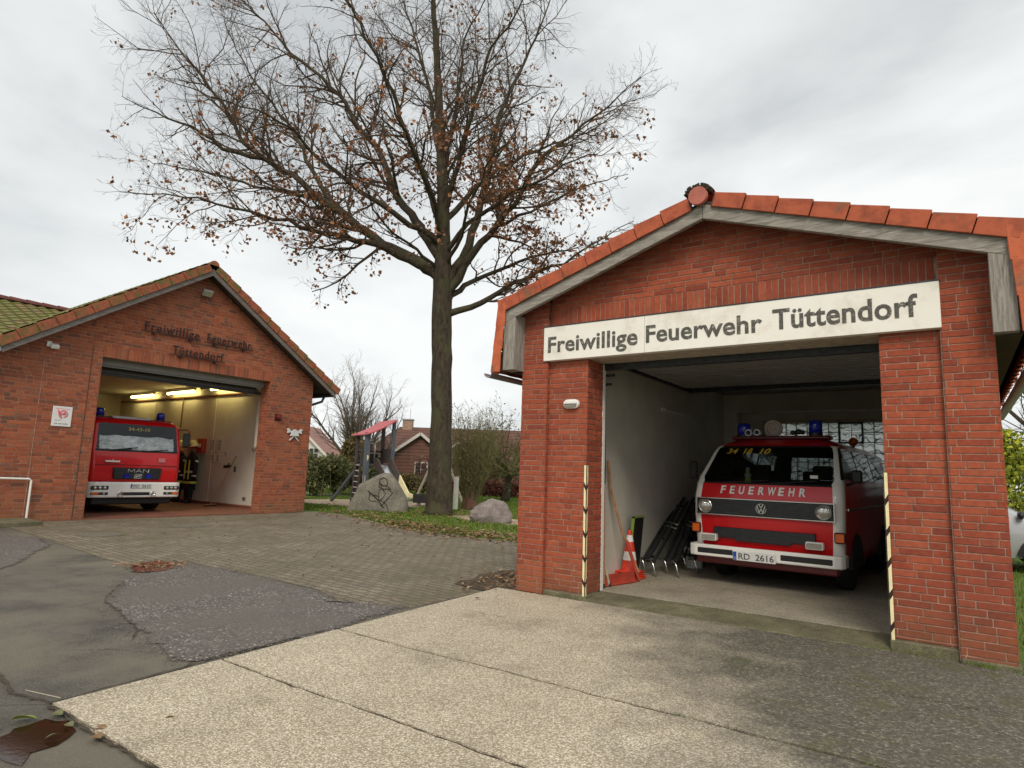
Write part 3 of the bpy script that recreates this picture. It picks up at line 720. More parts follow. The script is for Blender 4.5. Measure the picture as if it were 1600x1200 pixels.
# back gable outside
bg = MB(); bg.prism([(-4.42,3.2),(.318,3.2),(.318,gtop(.3)-.02),(XC,gtop(XC)-.02),(-4.42,gtop(-4.4)-.02)], 13.45, 13.58, 'y').box(-4.42,wx0,13.42,13.59,0,3.2).box(wx1,.318,13.42,13.59,0,3.2).box(wx0,wx1,13.42,13.59,0,wz0).box(wx0,wx1,13.42,13.59,wz1,3.2)
gb(bg, 'rear_wall', M['mortar'])

# white sign board with black letters
sg = thing('lettered_board', 'long white board with flaking black letters over the open door of the smaller brick garage', 'sign', (-2.07,6.50,2.98))
so_ = (-2.07,6.50,2.98)
mb = MB(); mb.box(-4.105,-2.782,6.50,6.588,2.772,3.192).box(-2.778,-.035,6.50,6.588,2.772,3.192); mb.build('board', M['signboard'], sg, off=so_, bevel=.003)
mb = MB(); mb.box(-4.11,-.03,6.495,6.589,3.192,3.204); mb.build('cap_flashing', M['darkmetal'], sg, off=so_)
for w, a, b2, z in (('Freiwillige',-4.04,-2.86,2.875),('Feuerwehr',-2.76,-1.52,2.885),('Tüttendorf',-1.42,-.20,2.895)):
    mb = MB(); text(mb, w, a, b2, z, .185 if w[0]=='F' else .195, 6.50, .004, offset=.022, spacing=1.03); mb.build('lettering', M['letters'], sg, off=so_)
# oval bulkhead lamp
bl = thing('bulkhead_lamp', 'white oval bulkhead lamp with half visor on the left pier beside the door', 'wall lamp', (-3.73,6.59,2.235)); 
def stadium(cx, cz, hw, hh, n=8):
    pts = []
    for k in range(n+1): t = -PI/2+PI*k/n; pts.append((cx+hw-hh+hh*math.cos(t), cz+hh*math.sin(t)))
    for k in range(n+1): t = PI/2+PI*k/n; pts.append((cx-hw+hh+hh*math.cos(t), cz+hh*math.sin(t)))
    return pts
mb = MB(); mb.prism(stadium(0,0,.105,.055), -.05, 0, 'y'); mb.build('housing', M['white'], bl, bevel=.012, seg=3)
mb = MB(); mb.prism([p for p in stadium(0,-.006,.085,.036) if p[1] < .0]+[], -.066, -.048, 'y'); mb.build('lens', simple('lamp_lens',(.22,.21,.17),.3), bl, bevel=.004)
mb = MB(); mb.prism([(-.092,-.004),(.092,-.004),(.08,.03),(-.08,.03)], -.076, -.05, 'y'); mb.build('visor', M['white'], bl, bevel=.006)

# hazard strips on the door corners
def hazard(x, y, z0, z1, rz, label):
    t = thing('corner_guard', label, 'corner guard', (x,y,z0), rz, 'striped guards on the garage door corners')
    H_ = z1-z0; w = .026; n = 5.5; per = H_/n
    bk = MB(); ye = MB(); 
    for side in (0,1):
        def Pt(u, z, d): # u from the corner edge outward along the face
            return (-u, -d, z) if side == 0 else (d, u, z)
        th_ = .008
        def poly(ps, mb, d):
            vs = [Pt(u,z,0) for u,z in ps]+[Pt(u,z,d) for u,z in ps]; n_=len(ps)
            mb.add(vs, [tuple(range(n_-1,-1,-1)),tuple(range(n_,2*n_))]+[(i,(i+1)%n_,n_+(i+1)%n_,n_+i) for i in range(n_)])
        poly([(-.008 if side==0 else 0,0),(w,0),(w,H_),(-.008 if side==0 else 0,H_)], bk, th_)
        k = 0; z = H_
        while z > 0.02:
            lo = max(z-per*.78, 0); up = .022
            a0 = 0 if True else 0
            top0 = z if k == 0 else z+.0; 
            ps = [(0,lo-up if lo > .03 else 0),(w,lo+up if lo > 0 else 0),(w,min(z+ (0 if k==0 else up),H_)),(0,min(z-(0 if k==0 else up),H_))]
            poly([(u if side == 0 or u>0 else .0, zz) for u,zz in ps], ye, th_+.0015); z -= per; k += 1
    o = bk.build('backing', M['rustdark'], t); ye.build('yellow_band', M['yellow'], t)
    return t
hazard(-3.522,6.582,.02,1.51,0,'black and yellow striped guard on the left corner of the van garage door')
# right one is mirrored: build with its second face toward -x
t = hazard(-.528,6.582,.03,1.51,0,'black and yellow striped guard on the right corner of the van garage door'); t.scale = (-1,1,1)
# ================================================================== LEFT FIRE STATION (local: x along the front, y into the building)
GA = math.radians(88.17); GO = V((-16.367,10.58,0))
LM = Matrix.Translation(GO) @ Matrix.Rotation(GA, 4, 'Z')
def LW(x, y, z): return LM @ V((x,y,z))
st = thing('fire_station', 'larger mottled brick fire station with mossy roof and an open door on the fire engine', 'fire station', GO, GA)
XS = -1.80; sl = .665
ZS = lambda x: 6.50 - sl*abs(x-XS)      # underside line of the barge board at the front
gt = lambda x: 6.42 - sl*abs(x-XS)
ox0, ox1, oz = -4.04, .39, 3.80
LB = dict(L=.24, Hh=.071, j=.012)
wal = MB(); mor = MB(); F0 = lambda u,z,d: (u,-d,z)
bricks(wal, mor, [rect(-9,-4.275,0,3.70), rect(-4.255,ox0,0,oz+.27), [(ox1,0),(1.87,0),(1.87,gt(1.87)),(ox1,gt(ox1))],
    [(-5.87,3.70),(-4.275,3.70),(-4.275,gt(-4.275))], [(-4.29,oz+.27),(ox1,oz+.27),(ox1,gt(ox1)),(XS,gt(XS)),(-4.29,gt(-4.29))]], F0, seed=21, zmax=6.6, umin=-9.5, **LB)
bricks(wal, mor, [rect(0,.45,0,oz)], lambda u,z,d: (ox1-d,u,z), seed=22, **LB)
bricks(wal, mor, [rect(0,.45,0,oz)], lambda u,z,d: (ox0+d,u,z), seed=23, **LB)
bricks(wal, mor, [rect(0,12,0,4.0)], lambda u,z,d: (1.87+d,u,z), seed=24, **LB)
wo = wal.build('brick_wall', M['brickB'], st); mor.build('mortar_joints', M['mortarB'], wo)
sc = MB(); so = MB(); bricks(sc, so, [rect(ox0,ox1,oz,oz+.27)], F0, soldier=True, seed=25, L=.24, Hh=.071, j=.012)
o = sc.build('soldier_course', M['brickB'], st); so.build('mortar_bed', M['mortarB'], o)
c = MB(); c.box(-9,ox0-.02,.02,.45,0,3.7).box(ox1+.02,1.85,.02,.45,0,oz+.2).box(1.2,1.85,.45,12,0,4.0)
c.prism([(-6.0,3.7),(ox0-.02,3.7),(ox0-.02,oz+.02),(ox1+.02,oz+.02),(ox1+.02,3.7),(1.85,3.9),(1.85,gt(1.85)-.03),(XS,gt(XS)-.03)], .022, .44, 'y')
c.build('wall_core', M['mortarB'], wo)
j = MB(); j.box(-4.275,-4.255,-.001,.02,0,4.0); j.build('expansion_joint', M['eaveboard'], st)
j = MB(); j.box(-5.20,-5.185,-.008,.02,.0,3.6); j.build('pale_joint', M['mortar'], st)
# interior
i = MB(); i.box(1.15,1.2,.452,12,0,4.0); i.box(-4.8,1.15,12,12.1,0,4.0); i.box(-4.85,-4.8,.452,12,0,4.0); i.box(-4.8,ox0-.03,.452,.46,0,4); i.box(ox1+.03,1.15,.452,.46,0,4); i.box(ox0-.03,ox1+.03,.452,.46,oz+.05,4)
# wall panel ribs
for y in (4.36, 6.6, 8.8): i.box(1.135,1.15,y-.02,y+.02,0,3.9)
i.box(.62,1.15,.48,.95,1.9,3.6)
i.build('interior_wall', M['plasterL'], st)
c = MB(); c.box(-4.85,1.2,.46,12.1,4.0,4.1); c.build('ceiling', M['plasterL'], st)
f = MB(); f.box(-4.8,1.19,.0,12,-.04,.018); f.build('garage_floor', M['floorL'], st)
f = MB(); f.box(1.0,1.149,.47,12,.018,.10); f.build('skirting', M['floorL'], st)
# heating pipe along the wall
p = MB(); p.tube([(1.1,1.0,3.66),(1.1,11.8,3.74)],.035,8); p.tube([(1.1,6.6,3.7),(1.1,6.6,2.6)],.025,6); p.build('heating_pipe', simple('brown_pipe',(.22,.11,.05),.6), st)
p = MB(); p.tube([(-4.0,2.4,3.86),(-.5,2.4,3.86)],.03,6).tube([(-4.0,3.3,3.86),(-.5,3.3,3.86)],.03,6).tube([(.2,1.5,3.9),(.2,4.5,3.9)],.03,6); p.build('ceiling_pipe', simple('grey_brown_pipe',(.20,.16,.13),.6), st)
# overhead door, rolled back: its last panels hang in the opening
dr = bpy.data.objects.new('overhead_door', None); COL.objects.link(dr); dr.parent = st
q = MB(); q.box(ox0-.05,ox1+.0,.34,.40,3.66,3.82).box(ox0-.05,ox1+.0,.40,.44,3.62,3.67); q.build('door_frame', M['grey'], dr)
q = MB(); q.obox(Matrix.Translation((0,.46,3.46)) @ Matrix.Rotation(math.radians(-55),4,'X'), ox0-.05, ox1, 0, .05, 0, .5); q.build('door_panel', simple('olive_grey_paint',(.16,.155,.13),.45,coat=.2), dr)
q = MB(); q.box(ox0-.05,ox1,.45,.50,3.43,3.50); q.build('door_seal', M['rubber'], dr)
for k in range(4):
    q = MB(); q.box(ox0-.05,ox1,.95+k*.7,1.62+k*.7,3.86,3.91); q.build('door_panel', simple('olive_grey_panel',(.19,.18,.15),.5), dr)
q = MB()
for X in (ox0-.1,ox1+.1): q.box(X-.03,X+.03,.5,4.2,3.8,3.86)
q.build('door_track', M['darkmetal'], dr)
p = MB(); p.tube([(ox1+.12,.62,3.5),(ox1+.12,.62,1.95),(ox1+.10,.62,1.8),(ox1+.03,.62,1.75),(ox1-.02,.62,1.85)],.012,6); p.build('pull_cable', M['rubber'], dr)
# roof
rf = bpy.data.objects.new('roof', None); COL.objects.link(rf); rf.parent = st
YF, YB = -.38, 12.3; HW = 4.25
for sgn in (-1,1):
    s = V((-sgn,0,sl)).normalized(); nrm = V((sgn*sl,0,1)).normalized(); L = HW*math.sqrt(1+sl*sl)
    O = V((XS+sgn*HW, YF+.1, ZS(XS+HW)+.235)); mb = MB(); pantiles(mb, O, (0,1,0), s, nrm, YB-YF-.1, L); mb.build('roof_tiles', M['tileBmoss'], rf)
    mb = MB(); a = XS+sgn*HW*.99; mb.prism([(a,ZS(a)-.05),(XS,ZS(XS)-.05),(XS,ZS(XS)+.05),(a,ZS(a)+.05)], YF+.05, YB, 'y'); mb.build('roof_boards', M['eaveboard'], rf)
    mb = MB(); e0 = XS+sgn*HW; mb.prism([(XS+sgn*.002,ZS(XS)+.02),(e0,ZS(e0)+.02),(e0,ZS(e0)-.15),(XS+sgn*.002,ZS(XS)-.15)], YF, YF+.05, 'y'); mb.build('barge_board', M['timberD'], rf, bevel=.004)
    n = 13
    for k in range(n):
        t0, t1 = k/n, (k+1)/n; xa = XS+sgn*(HW+.05-(HW)*t0); xb = XS+sgn*(HW+.05-(HW)*t1)
        verge_tile(rf, M['tileB'], (xa, ZS(xa)+.01), (xb, ZS(xb)+.01), .20, .16, .022, YF-.03, (0,0,0,sgn))
for k in range(30):
    y = YF-.02+k*.41; mb = MB(); n = 8; vs = []
    for (yy, r) in ((y,.13),(y+.43,.112)):
        for jj in range(n+1): t = PI*jj/n; vs.append((XS+r*math.cos(t), yy, ZS(XS)+.13+r*math.sin(t)))
    mb.add(vs, [(jj,jj+1,n+2+jj,n+1+jj) for jj in range(n)]); 
    if k == 0: mb.quad(*vs[:n+1])
    mb.build('ridge_tile', M['tileB'] if k < 2 else M['tileBmoss'], rf)
mb = MB(); mb.tube([(2.40,-.3,3.62),(2.40,12.2,3.62)],.06,8); mb.tube([(2.38,.1,3.6),(2.30,.1,3.42),(2.0,.12,3.30),(1.93,.6,3.2),(1.93,3,3.1),(1.93,3,.1)],.04,8); mb.build('gutter', M['darkmetal'], st)
mb = MB(); mb.tube([(-6.12,-.33,3.6),(-6.12,-.0,3.6)],.07,8); mb.tube([(-6.15,-.38,3.56),(-9.5,-.38,3.52)],.065,8); mb.build('gutter', M['galv'], st)
# lower wing to the left
mb = MB(); s = V((0,6.2,2.25)).normalized(); pantiles(mb, (-9.5,-.3,3.62), (1,0,0), s, V((0,-2.25,6.2)).normalized(), 6.7, math.hypot(6.2,2.25), keep=lambda p: p.z > ZS(p.x)+.12 or p.x < -6.05); mb.build('wing_roof_tiles', M['tileBmoss'], rf)
mb = MB(); mb.quad((-9.5,-.3,3.57),(-6.1,-.3,3.57),(-2.9,5.9,5.82),(-9.5,5.9,5.82)).quad((-9.5,5.9,5.82),(-2.9,5.9,5.82),(-6.1,12,3.6),(-9.5,12,3.6)); mb.build('wing_roof_boards', M['eaveboard'], rf)
for k in range(16):
    x = -2.9-k*.40; mb = MB(); vs = []; n = 6
    for (xx, r) in ((x,.11),(x-.42,.13)):
        for jj in range(n+1): t = PI*jj/n; vs.append((xx, 5.9+r*math.cos(t), 5.88+r*math.sin(t)))
    mb.add(vs, [(jj,jj+1,n+2+jj,n+1+jj) for jj in range(n)]); mb.build('wing_ridge_tile', M['ridge'], rf)
mb = MB(); mb.box(-9,-8.95,0,12,0,3.6).box(-9,1.85,12.1,12.2,0,4.0).prism([(-6,3.6),(1.85,3.6),(1.85,gt(1.85)-.05),(XS,gt(XS)-.05)],12.1,12.2,'y'); mb.build('rear_wall', M['mortarB'], st)

# things fixed to or standing by the station -------------------------------
def lthing(name, label, cat, p, group=None): return thing(name, label, cat, LW(*p), GA, group)
# metal lettering
def metal_line(words, label):
    t = lthing('metal_lettering', label, 'lettering', (words[0][1],-.06,words[0][3]), 'dark metal lettering on the fire station gable')
    ox, oz_ = words[0][1], words[0][3]
    for w, a, b2, z, cap in words:
        mb = MB(); text(mb, w, a-ox, b2-ox, z-oz_, cap, 0, .02, offset=.010, spacing=1.2); mb.build('letters', M['rustdark'], t)
        mb = MB(); mb.box(a-ox-.08,b2-ox+.05,-.02,0,z-oz_-.035,z-oz_-.012); mb.build('rail', M['rustdark'], t)
        for fx in (.16,.84):
            x = a-ox+(b2-a)*fx; mb = MB(); mb.box(x-.035,x+.035,-.012,.055,z-oz_-.085,z-oz_-.03); mb.build('bracket', M['rustdark'], t, bevel=.01)
    return t
metal_line([('Freiwillige',-3.22,-1.85,4.62,.21),('Feuerwehr',-1.63,-.36,4.62,.21)], 'upper line of dark metal letters on the fire station gable, reading Freiwillige Feuerwehr')
metal_line([('Tüttendorf',-2.50,-1.14,4.14,.21)], 'lower line of dark metal letters on the fire station gable, reading Tüttendorf')
# square notice board
t = lthing('notice_sign', 'square white sign with a pink emblem left of the fire station door', 'sign', (-4.72,-.012,2.31))
mb = MB(); mb.box(-.19,.19,-.012,.010,-.225,.225); mb.build('plate', M['paper'], t, bevel=.006)
mb = MB(); mb.tube([(.02+.075*math.cos(a*.5),-.014,.06+.075*math.sin(a*.5)) for a in range(-3,8)],.012,6); mb.tube([(-.09,-.014,.14),(-.05,-.014,.0),(-.01,-.014,-.05),(-.03,-.014,.06),(-.09,-.014,.14)],.012,6); mb.tube([(.0,-.014,.05),(.05,-.014,.09)],.03,6); mb.build('emblem', M['pink'], t)
mb = MB(); text(mb, 'FREIWILLIGE', -.14,.14,.155,.028,-.012,.002); 
mb.build('heading', M['pink'], t)
mb = MB(); text(mb,'WIR SIND DABEI',-.14,.12,-.175,.02,-.012,.002,offset=.01); text(mb,'MACH MIT',-.13,-.02,-.10,.018,-.012,.002); mb.build('small_print', M['ink'], t)
t = lthing('motion_light', 'small white lamp on the brick wall above the square sign', 'wall lamp', (-5.15,0,3.90))
mb = MB(); mb.box(-.05,.05,-.05,0,-.06,.06); mb.build('base', M['white'], t, bevel=.01); mb = MB(); mb.obox(Matrix.Translation((.03,-.05,.0)) @ Matrix.Rotation(.5,4,'X'), -.02,.14,-.12,0,-.06,.03); mb.build('head', M['white'], t, bevel=.012)
t = lthing('floodlight', 'small grey floodlight high under the fire station gable peak', 'floodlight', (-1.80,0,5.92))
mb = MB(); mb.box(-.03,.03,-.12,0,-.02,.02); mb.build('arm', M['darkmetal'], t)
mb = MB(); mb.obox(Matrix.Translation((0,-.12,-.0)) @ Matrix.Rotation(.55,4,'X'), -.13,.13,-.10,0,-.09,.09); mb.build('head', M['grey'], t, bevel=.015)
mb = MB(); mb.obox(Matrix.Translation((0,-.12,-.0)) @ Matrix.Rotation(.55,4,'X'), -.11,.11,-.104,-.101,-.07,.07); mb.build('glass', M['lamp'], t)
t = lthing('alarm_lamp', 'small dark red round lamp on the brick wall right of the fire station door', 'alarm lamp', (.72,0,2.78))
mb = MB(); mb.lathe([(.09,0),(.09,.03),(.07,.10),(.05,.13)],(0,0,0),16,Matrix.Rotation(PI/2,4,'X')); mb.build('lens', M['darkred'], t, smooth=False)
mb = MB(); mb.box(-.11,.11,-.02,0,-.1,.1); mb.build('base', M['rustdark'], t, bevel=.01)
# emblem: helmet over crossed axes
t = lthing('wall_emblem', 'pale grey helmet and crossed axes emblem on the brick wall below the red lamp', 'emblem', (1.30,-.02,2.32))
mb = MB()
for sg_ in (-1,1):
    mb.bar((-sg_*.16,-.02,-.2),(sg_*.17,-.02,.12),.03,.03,(0,1,0))
    mb.prism([(sg_*.12,.05),(sg_*.20,.17),(sg_*.28,.15),(sg_*.24,.09),(sg_*.26,.02),(sg_*.18,.03)], -.035, -.01, 'y')
mb.build('crossed_axes', M['silverband'], t, bevel=.004)
mb = MB(); mb.prism([(-.14,-.02),(-.12,.06),(-.07,.12),(0,.15),(.07,.12),(.12,.06),(.14,-.02),(.17,-.06),(-.17,-.06)], -.06, -.03, 'y'); mb.build('helmet', M['silverband'], t, bevel=.01)
# handrail pipe and step
t = lthing('handrail', 'thin white handrail bent down beside the stone step at the far left wall', 'handrail', (-5.15,-.08,0))
mb = MB(); mb.tube([(-3.8,0,.97),(-1.0,0,.93),(-.04,0,.91),(0,0,.87),(.0,0,.02)],.022,8); mb.tube([(-1.0,0,.93),(-3.8,0,.97)],.03,8); mb.build('rail', M['white'], t)
mb = MB(); mb.lathe([(.05,0),(.05,.02),(.03,.03)],(0,0,0),10); mb.build('foot', M['galv'], t)
t = lthing('door_step', 'low worn concrete step against the brick wall at the far left', 'step', (-7,0,0))
mb = MB(); mb.box(-2,1.85,-1.1,-.01,-.02,.085).box(-2,.9,-.5,-.01,.085,.2); mb.build('step_block', M['threshold'], t, bevel=.015)

# strip lights
for k, (a, b2, nm) in enumerate(((10.5,8.6,'deepest strip light, at the left of the row along the station ceiling'),(7.5,5.5,'middle strip light in the row along the station ceiling'),(4.4,2.6,'strip light nearest the door, partly behind the raised door'))):
    t = lthing('strip_light', 'lit yellow ' + nm, 'strip light', (.92,(a+b2)/2,3.86), 'lit strip lights in the fire station')
    h = (a-b2)/2; mb = MB(); mb.box(-.06,.06,-h,h,.03,.13); mb.build('housing', M['white'], t); mb = MB(); mb.tube([(0,-h+.05,0),(0,0,0),(0,h-.05,0)],.045,8); mb.build('tube', M['tube'], t)
# papers, extinguisher box, sockets
for k, (y, z, w, h, nm) in enumerate(((4.35,1.98,.30,.42,'upper left printed sheet of the group pinned on the station side wall'),(4.30,1.56,.34,.24,'lower printed sheet of the group pinned on the station side wall'),(3.88,1.98,.26,.42,'upper right printed sheet of the group pinned on the station side wall'),(3.92,1.56,.22,.26,'lower right printed sheet of the group pinned on the station side wall'),(3.45,1.72,.24,.16,'small single sheet right of the group pinned on the station side wall'))):
    t = lthing('paper_notice', nm, 'notice', (1.145,y,z), 'sheets of paper on the station wall')
    mb = MB(); mb.box(-.004,.003,-w/2,w/2,-h/2,h/2); mb.build('sheet', M['paper'], t)
    mb = MB()
    rr = random.Random(k)
    for a in range(int(h/.05)):
        zz = h/2-.04-a*.045; y0 = -w/2+.03; 
        while y0 < w/2-.05: ww = rr.uniform(.02,.08); mb.box(-.006,-.0045,y0,min(y0+ww,w/2-.02),zz-.02,zz); y0 += ww+.02
    mb.build('print', M['ink'], t)
t = lthing('hose_cabinet', 'red wall box behind the hanging fire jackets', 'cabinet', (1.14,4.9,1.95))
mb = MB(); mb.box(-.16,0,-.18,.18,-.24,.24); mb.build('case', M['redplastic'], t, bevel=.01); mb = MB(); mb.box(-.17,-.16,-.1,.1,-.06,.06); mb.build('plate', M['paper'], t); mb = MB(); mb.box(-.14,0,.18,1.2,-.08,.08); mb.build('shelf', M['redplastic'], t)
t = lthing('wall_switch', 'small black switch on the white station wall right of the broom', 'switch', (1.145,2.78,1.2)); mb = MB(); mb.box(-.04,0,-.03,.03,-.09,.09); mb.build('case', M['blackplastic'], t, bevel=.006); mb=MB(); mb.box(-.05,-.04,-.015,.015,-.04,.02); mb.build('rocker', M['grey'], t)
t = lthing('low_socket', 'small grey socket low on the station wall by the door jamb', 'socket', (1.145,2.1,.30)); mb = MB(); mb.box(-.03,0,-.08,.08,-.05,.05); mb.build('case', M['grey'], t, bevel=.006); mb=MB(); mb.box(-.034,-.03,-.05,.05,-.03,.03); mb.build('cover', M['blackplastic'], t)
# broom standing against the wall, head up: long broom with a second dark head on the wall
t = lthing('floor_broom', 'long wooden broom leaning on the white station wall', 'broom', (.62,3.15,.02))
mb = MB(); mb.tube([(0,0,.05),(.50,-.42,1.62)],.014,6); mb.build('handle', M['woodstick'], t)
mb = MB(); mb.obox(Matrix.Rotation(.5,4,'Z'), -.28,.28,-.035,.035,.03,.07); mb.build('head', M['woodstick'], t, bevel=.008)
mb = MB(); mb.obox(Matrix.Rotation(.5,4,'Z'), -.27,.27,-.028,.028,.0,.03); mb.build('bristles', M['rubber'], t)
t = lthing('hand_brush', 'black wide brush head hanging on the white station wall behind the broom', 'brush', (1.12,3.18,1.28)); 
mb = MB(); mb.obox(Matrix.Rotation(-.06,4,'X'), -.05,.0,-.22,.22,-.04,.05); mb.build('head', M['rubber'], t, bevel=.015); mb = MB(); mb.bar((0,.0,.04),(0,-.03,.12),.03,.03); mb.build('hook', M['darkmetal'], t)

# hanging turnout jackets with helmets -------------------------------
def ell(mb, rings, n=14, cap=True):
    vs = []; fs = []
    for (cx, cy, z, rx, ry) in rings:
        for k in range(n):
            t = 2*PI*k/n; w = 1+.05*math.sin(5*t+z*9); vs.append((cx+rx*w*math.cos(t), cy+ry*w*math.sin(t), z))
    for i in range(len(rings)-1):
        for k in range(n): k2=(k+1)%n; fs.append((i*n+k,i*n+k2,(i+1)*n+k2,(i+1)*n+k))
    fs.append(tuple(range(n-1,-1,-1))); b_=(len(rings)-1)*n; fs.append(tuple(b_+k for k in range(n)))
    mb.add(vs, fs)
def jacket(y, x, label, front=True):
    t = lthing('turnout_kit', label, 'fire kit', (x,y,0), 'turnout kits hanging on the station wall')
    T = [(.0,0,.62,.16,.30),(0,0,.75,.16,.30),(0,0,1.0,.14,.27),(0,0,1.3,.13,.25),(0,0,1.52,.12,.25),(0,0,1.62,.10,.20),(0,0,1.70,.07,.10),(0,0,1.76,.06,.08)]
    mb = MB(); ell(mb, T); mb.build('jacket', M['fabric'], t, smooth=True)
    for s_ in (-1,1):
        mb = MB(); mb.tube([(0,s_*.20,1.56),(-.02,s_*.29,1.40),(-.03,s_*.33,1.1),(-.05,s_*.33,.82)],[.08,.085,.075,.07],8); sl_ = mb.build('sleeve', M['fabric'], t, smooth=True)
        mb = MB(); mb.tube([(-.045,s_*.33,.95),(-.05,s_*.33,.90)],.08,8); mb.build('cuff_band', M['silverband'], sl_)
        mb = MB(); mb.tube([(-.0,s_*.285,1.42),(-.015,s_*.30,1.37)],.09,8); mb.build('arm_band', M['silverband'], sl_)
    mb = MB(); ell(mb, [(0,0,.66,.166,.306),(0,0,.74,.166,.306)]); mb.build('hem_band', M['reflective'], t)
    mb = MB(); ell(mb, [(0,0,1.02,.146,.276),(0,0,1.09,.144,.272)]); mb.build('chest_band', M['silverband'], t)
    mb = MB(); mb.box(-.165,-.135,-.16,-.10,.80,1.45).box(-.165,-.135,.10,.16,.80,1.45); mb.build('front_band', M['reflective'], t, bevel=.01)
    mb = MB(); mb.lathe([(.17,0),(.18,.02),(.15,.03),(.145,.09),(.11,.17),(.05,.20),(.01,.205)],(0,0,1.92),16,Matrix.Rotation(-.2,4,'Y')); h_ = mb.build('helmet', M['helmet'], t, smooth=True)
    mb = MB(); mb.box(-.16,-.12,-.08,.08,1.93,1.99).box(-.02,.02,-.02,.02,2.10,2.14); mb.build('visor', M['blackplastic'], h_, bevel=.01)
    mb = MB(); mb.tube([(-.02,-.10,.5),(-.02,-.10,.2)],[.11,.09],8).tube([(-.02,.10,.5),(-.02,.10,.2)],[.11,.09],8).box(-.16,.10,-.2,.2,.45,.64); mb.build('trousers', M['fabric'], t)
    for s_ in (-1,1):
        mb = MB(); mb.tube([(-.02,s_*.10,.02),(-.02,s_*.10,.28)],[.07,.085],8); mb.ball((-.10,s_*.10,.06),.08,(8,5),(1.4,.8,.7)); mb.build('boot', M['rubber'], t, smooth=True)
    return t
jacket(5.05, .86, 'dark turnout jacket with yellow bands and pale helmet, the one nearest the papers')
jacket(5.75, .80, 'dark turnout jacket hanging half behind the fire engine mirror')

uq = {}
for par_, mb_, off_, sg_ in UNDER:
    kk = (id(par_), sg_)
    if kk not in uq: uq[kk] = (par_, MB(), off_)
    uq[kk][1].add(mb_.v, mb_.f)
for par_, mb_, off_ in uq.values(): mb_.build('tile_underlay', M['eaveboard'], par_, off=off_)
# ================================================================== VEHICLES
def loft(levels, fx, ys, rx, cls, top='roof'):
    """levels: (z, half width, front y, rear y, bow, corner radius). returns {part: MB}"""
    out = {}
    cols = []
    def ring(L):
        z, hw, yf, yr, bow, rc = L; P_ = []
        cx = hw-rc; cy = yf+bow+rc
        for t in fx: P_.append((t*cx, yf+bow*t*t))
        for a in (22.5,45,67.5): a = math.radians(a); P_.append((cx+rc*math.sin(a), cy-rc*math.cos(a)))
        P_.append((hw, cy))
        for y in ys: P_.append((hw, cy+.06 if y == 'a' else max(y, cy+.07)))
        P_.append((hw, yr-rc)); P_.append((cx+rc*.7, yr-rc*.3)); P_.append((cx, yr))
        for t in rx: P_.append((t*cx, yr))
        P_.append((-cx, yr)); P_.append((-cx-rc*.7, yr-rc*.3)); P_.append((-hw, yr-rc))
        for y in reversed(ys): P_.append((-hw, cy+.06 if y == 'a' else max(y, cy+.07)))
        P_.append((-hw, cy))
        for a in (67.5,45,22.5): a = math.radians(a); P_.append((-cx-rc*math.sin(a), cy-rc*math.cos(a)))
        return [(x,y,z) for x,y in P_]
    tags = [('F',i) for i in range(len(fx)-1)] + [('C',i) for i in range(4)] + [('S',i) for i in range(len(ys)+1)] + [('K',0)]*2 + [('B',i) for i in range(len(rx)+1)] + [('K',0)]*2 + [('S',len(ys)-i) for i in range(len(ys)+1)] + [('C',3-i) for i in range(4)]
    R = [ring(L) for L in levels]; n = len(R[0])
    assert len(tags) == n, (len(tags), n)
    for k in range(len(R)-1):
        for j in range(n):
            p = cls(k, *tags[j])
            if p is None: continue
            j2 = (j+1) % n
            out.setdefault(p, MB()).add([R[k][j], R[k][j2], R[k+1][j2], R[k+1][j]], [(0,1,2,3)])
    mb = out.setdefault(top, MB()); c = V((0, (levels[-1][2]+levels[-1][3])/2, levels[-1][0]+.015))
    for j in range(n): mb.add([R[-1][j], R[-1][(j+1)%n], c], [(0,1,2)])
    return out
def weld(o, d=.0005):
    m = o.modifiers.new('weld', 'WELD'); m.merge_threshold = d
    for p in o.data.polygons: p.use_smooth = True
    e = o.modifiers.new('edge', 'EDGE_SPLIT'); e.split_angle = math.radians(38); return o
def wheel(parent, x, y, r, w, name='wheel', rim=M['white'], hubr=.6):
    Mr = Matrix.Rotation(PI/2,4,'Y')
    t = MB(); t.lathe([(r*.62,-w/2),(r*.93,-w/2),(r,-w/2+.03),(r,w/2-.03),(r*.93,w/2),(r*.62,w/2)], (0,0,0), 28, Mr)
    o = t.build(name, M['rubber'], parent, smooth=False); o.location = (x,y,r)
    q = MB(); q.lathe([(r*.62,-w*.40),(r*.55,-w*.2),(r*.3,-w*.25),(r*.28,-w*.42),(r*.1,-w*.43)], (0,0,0), 24, Mr); q.lathe([(r*.62,w*.40),(r*.55,w*.2),(r*.3,w*.25),(r*.28,w*.42),(r*.1,w*.43)], (0,0,0), 24, Mr)
    q.build('rim', rim, o)
def plate(parent, s, x0, z, w, h, y, left='D'):
    mb = MB(); mb.box(x0, x0+w, y, y+.012, z, z+h); o = mb.build('number_plate', M['paper'], parent, bevel=.004)
    mb = MB(); mb.box(x0+.004, x0+.044, y-.002, y, z+.006, z+h-.006); mb.build('blue_band', M['eublue'], o)
    mb = MB(); text(mb, s, x0+.07, x0+w-.022, z+h*.18, h*.64, y, .002, offset=.012); mb.build('characters', M['ink'], o)
    mb = MB(); text(mb, left, x0+.014, x0+.034, z+h*.16, h*.2, y-.002, .002); mb.build('country_letter', M['paper'], o)
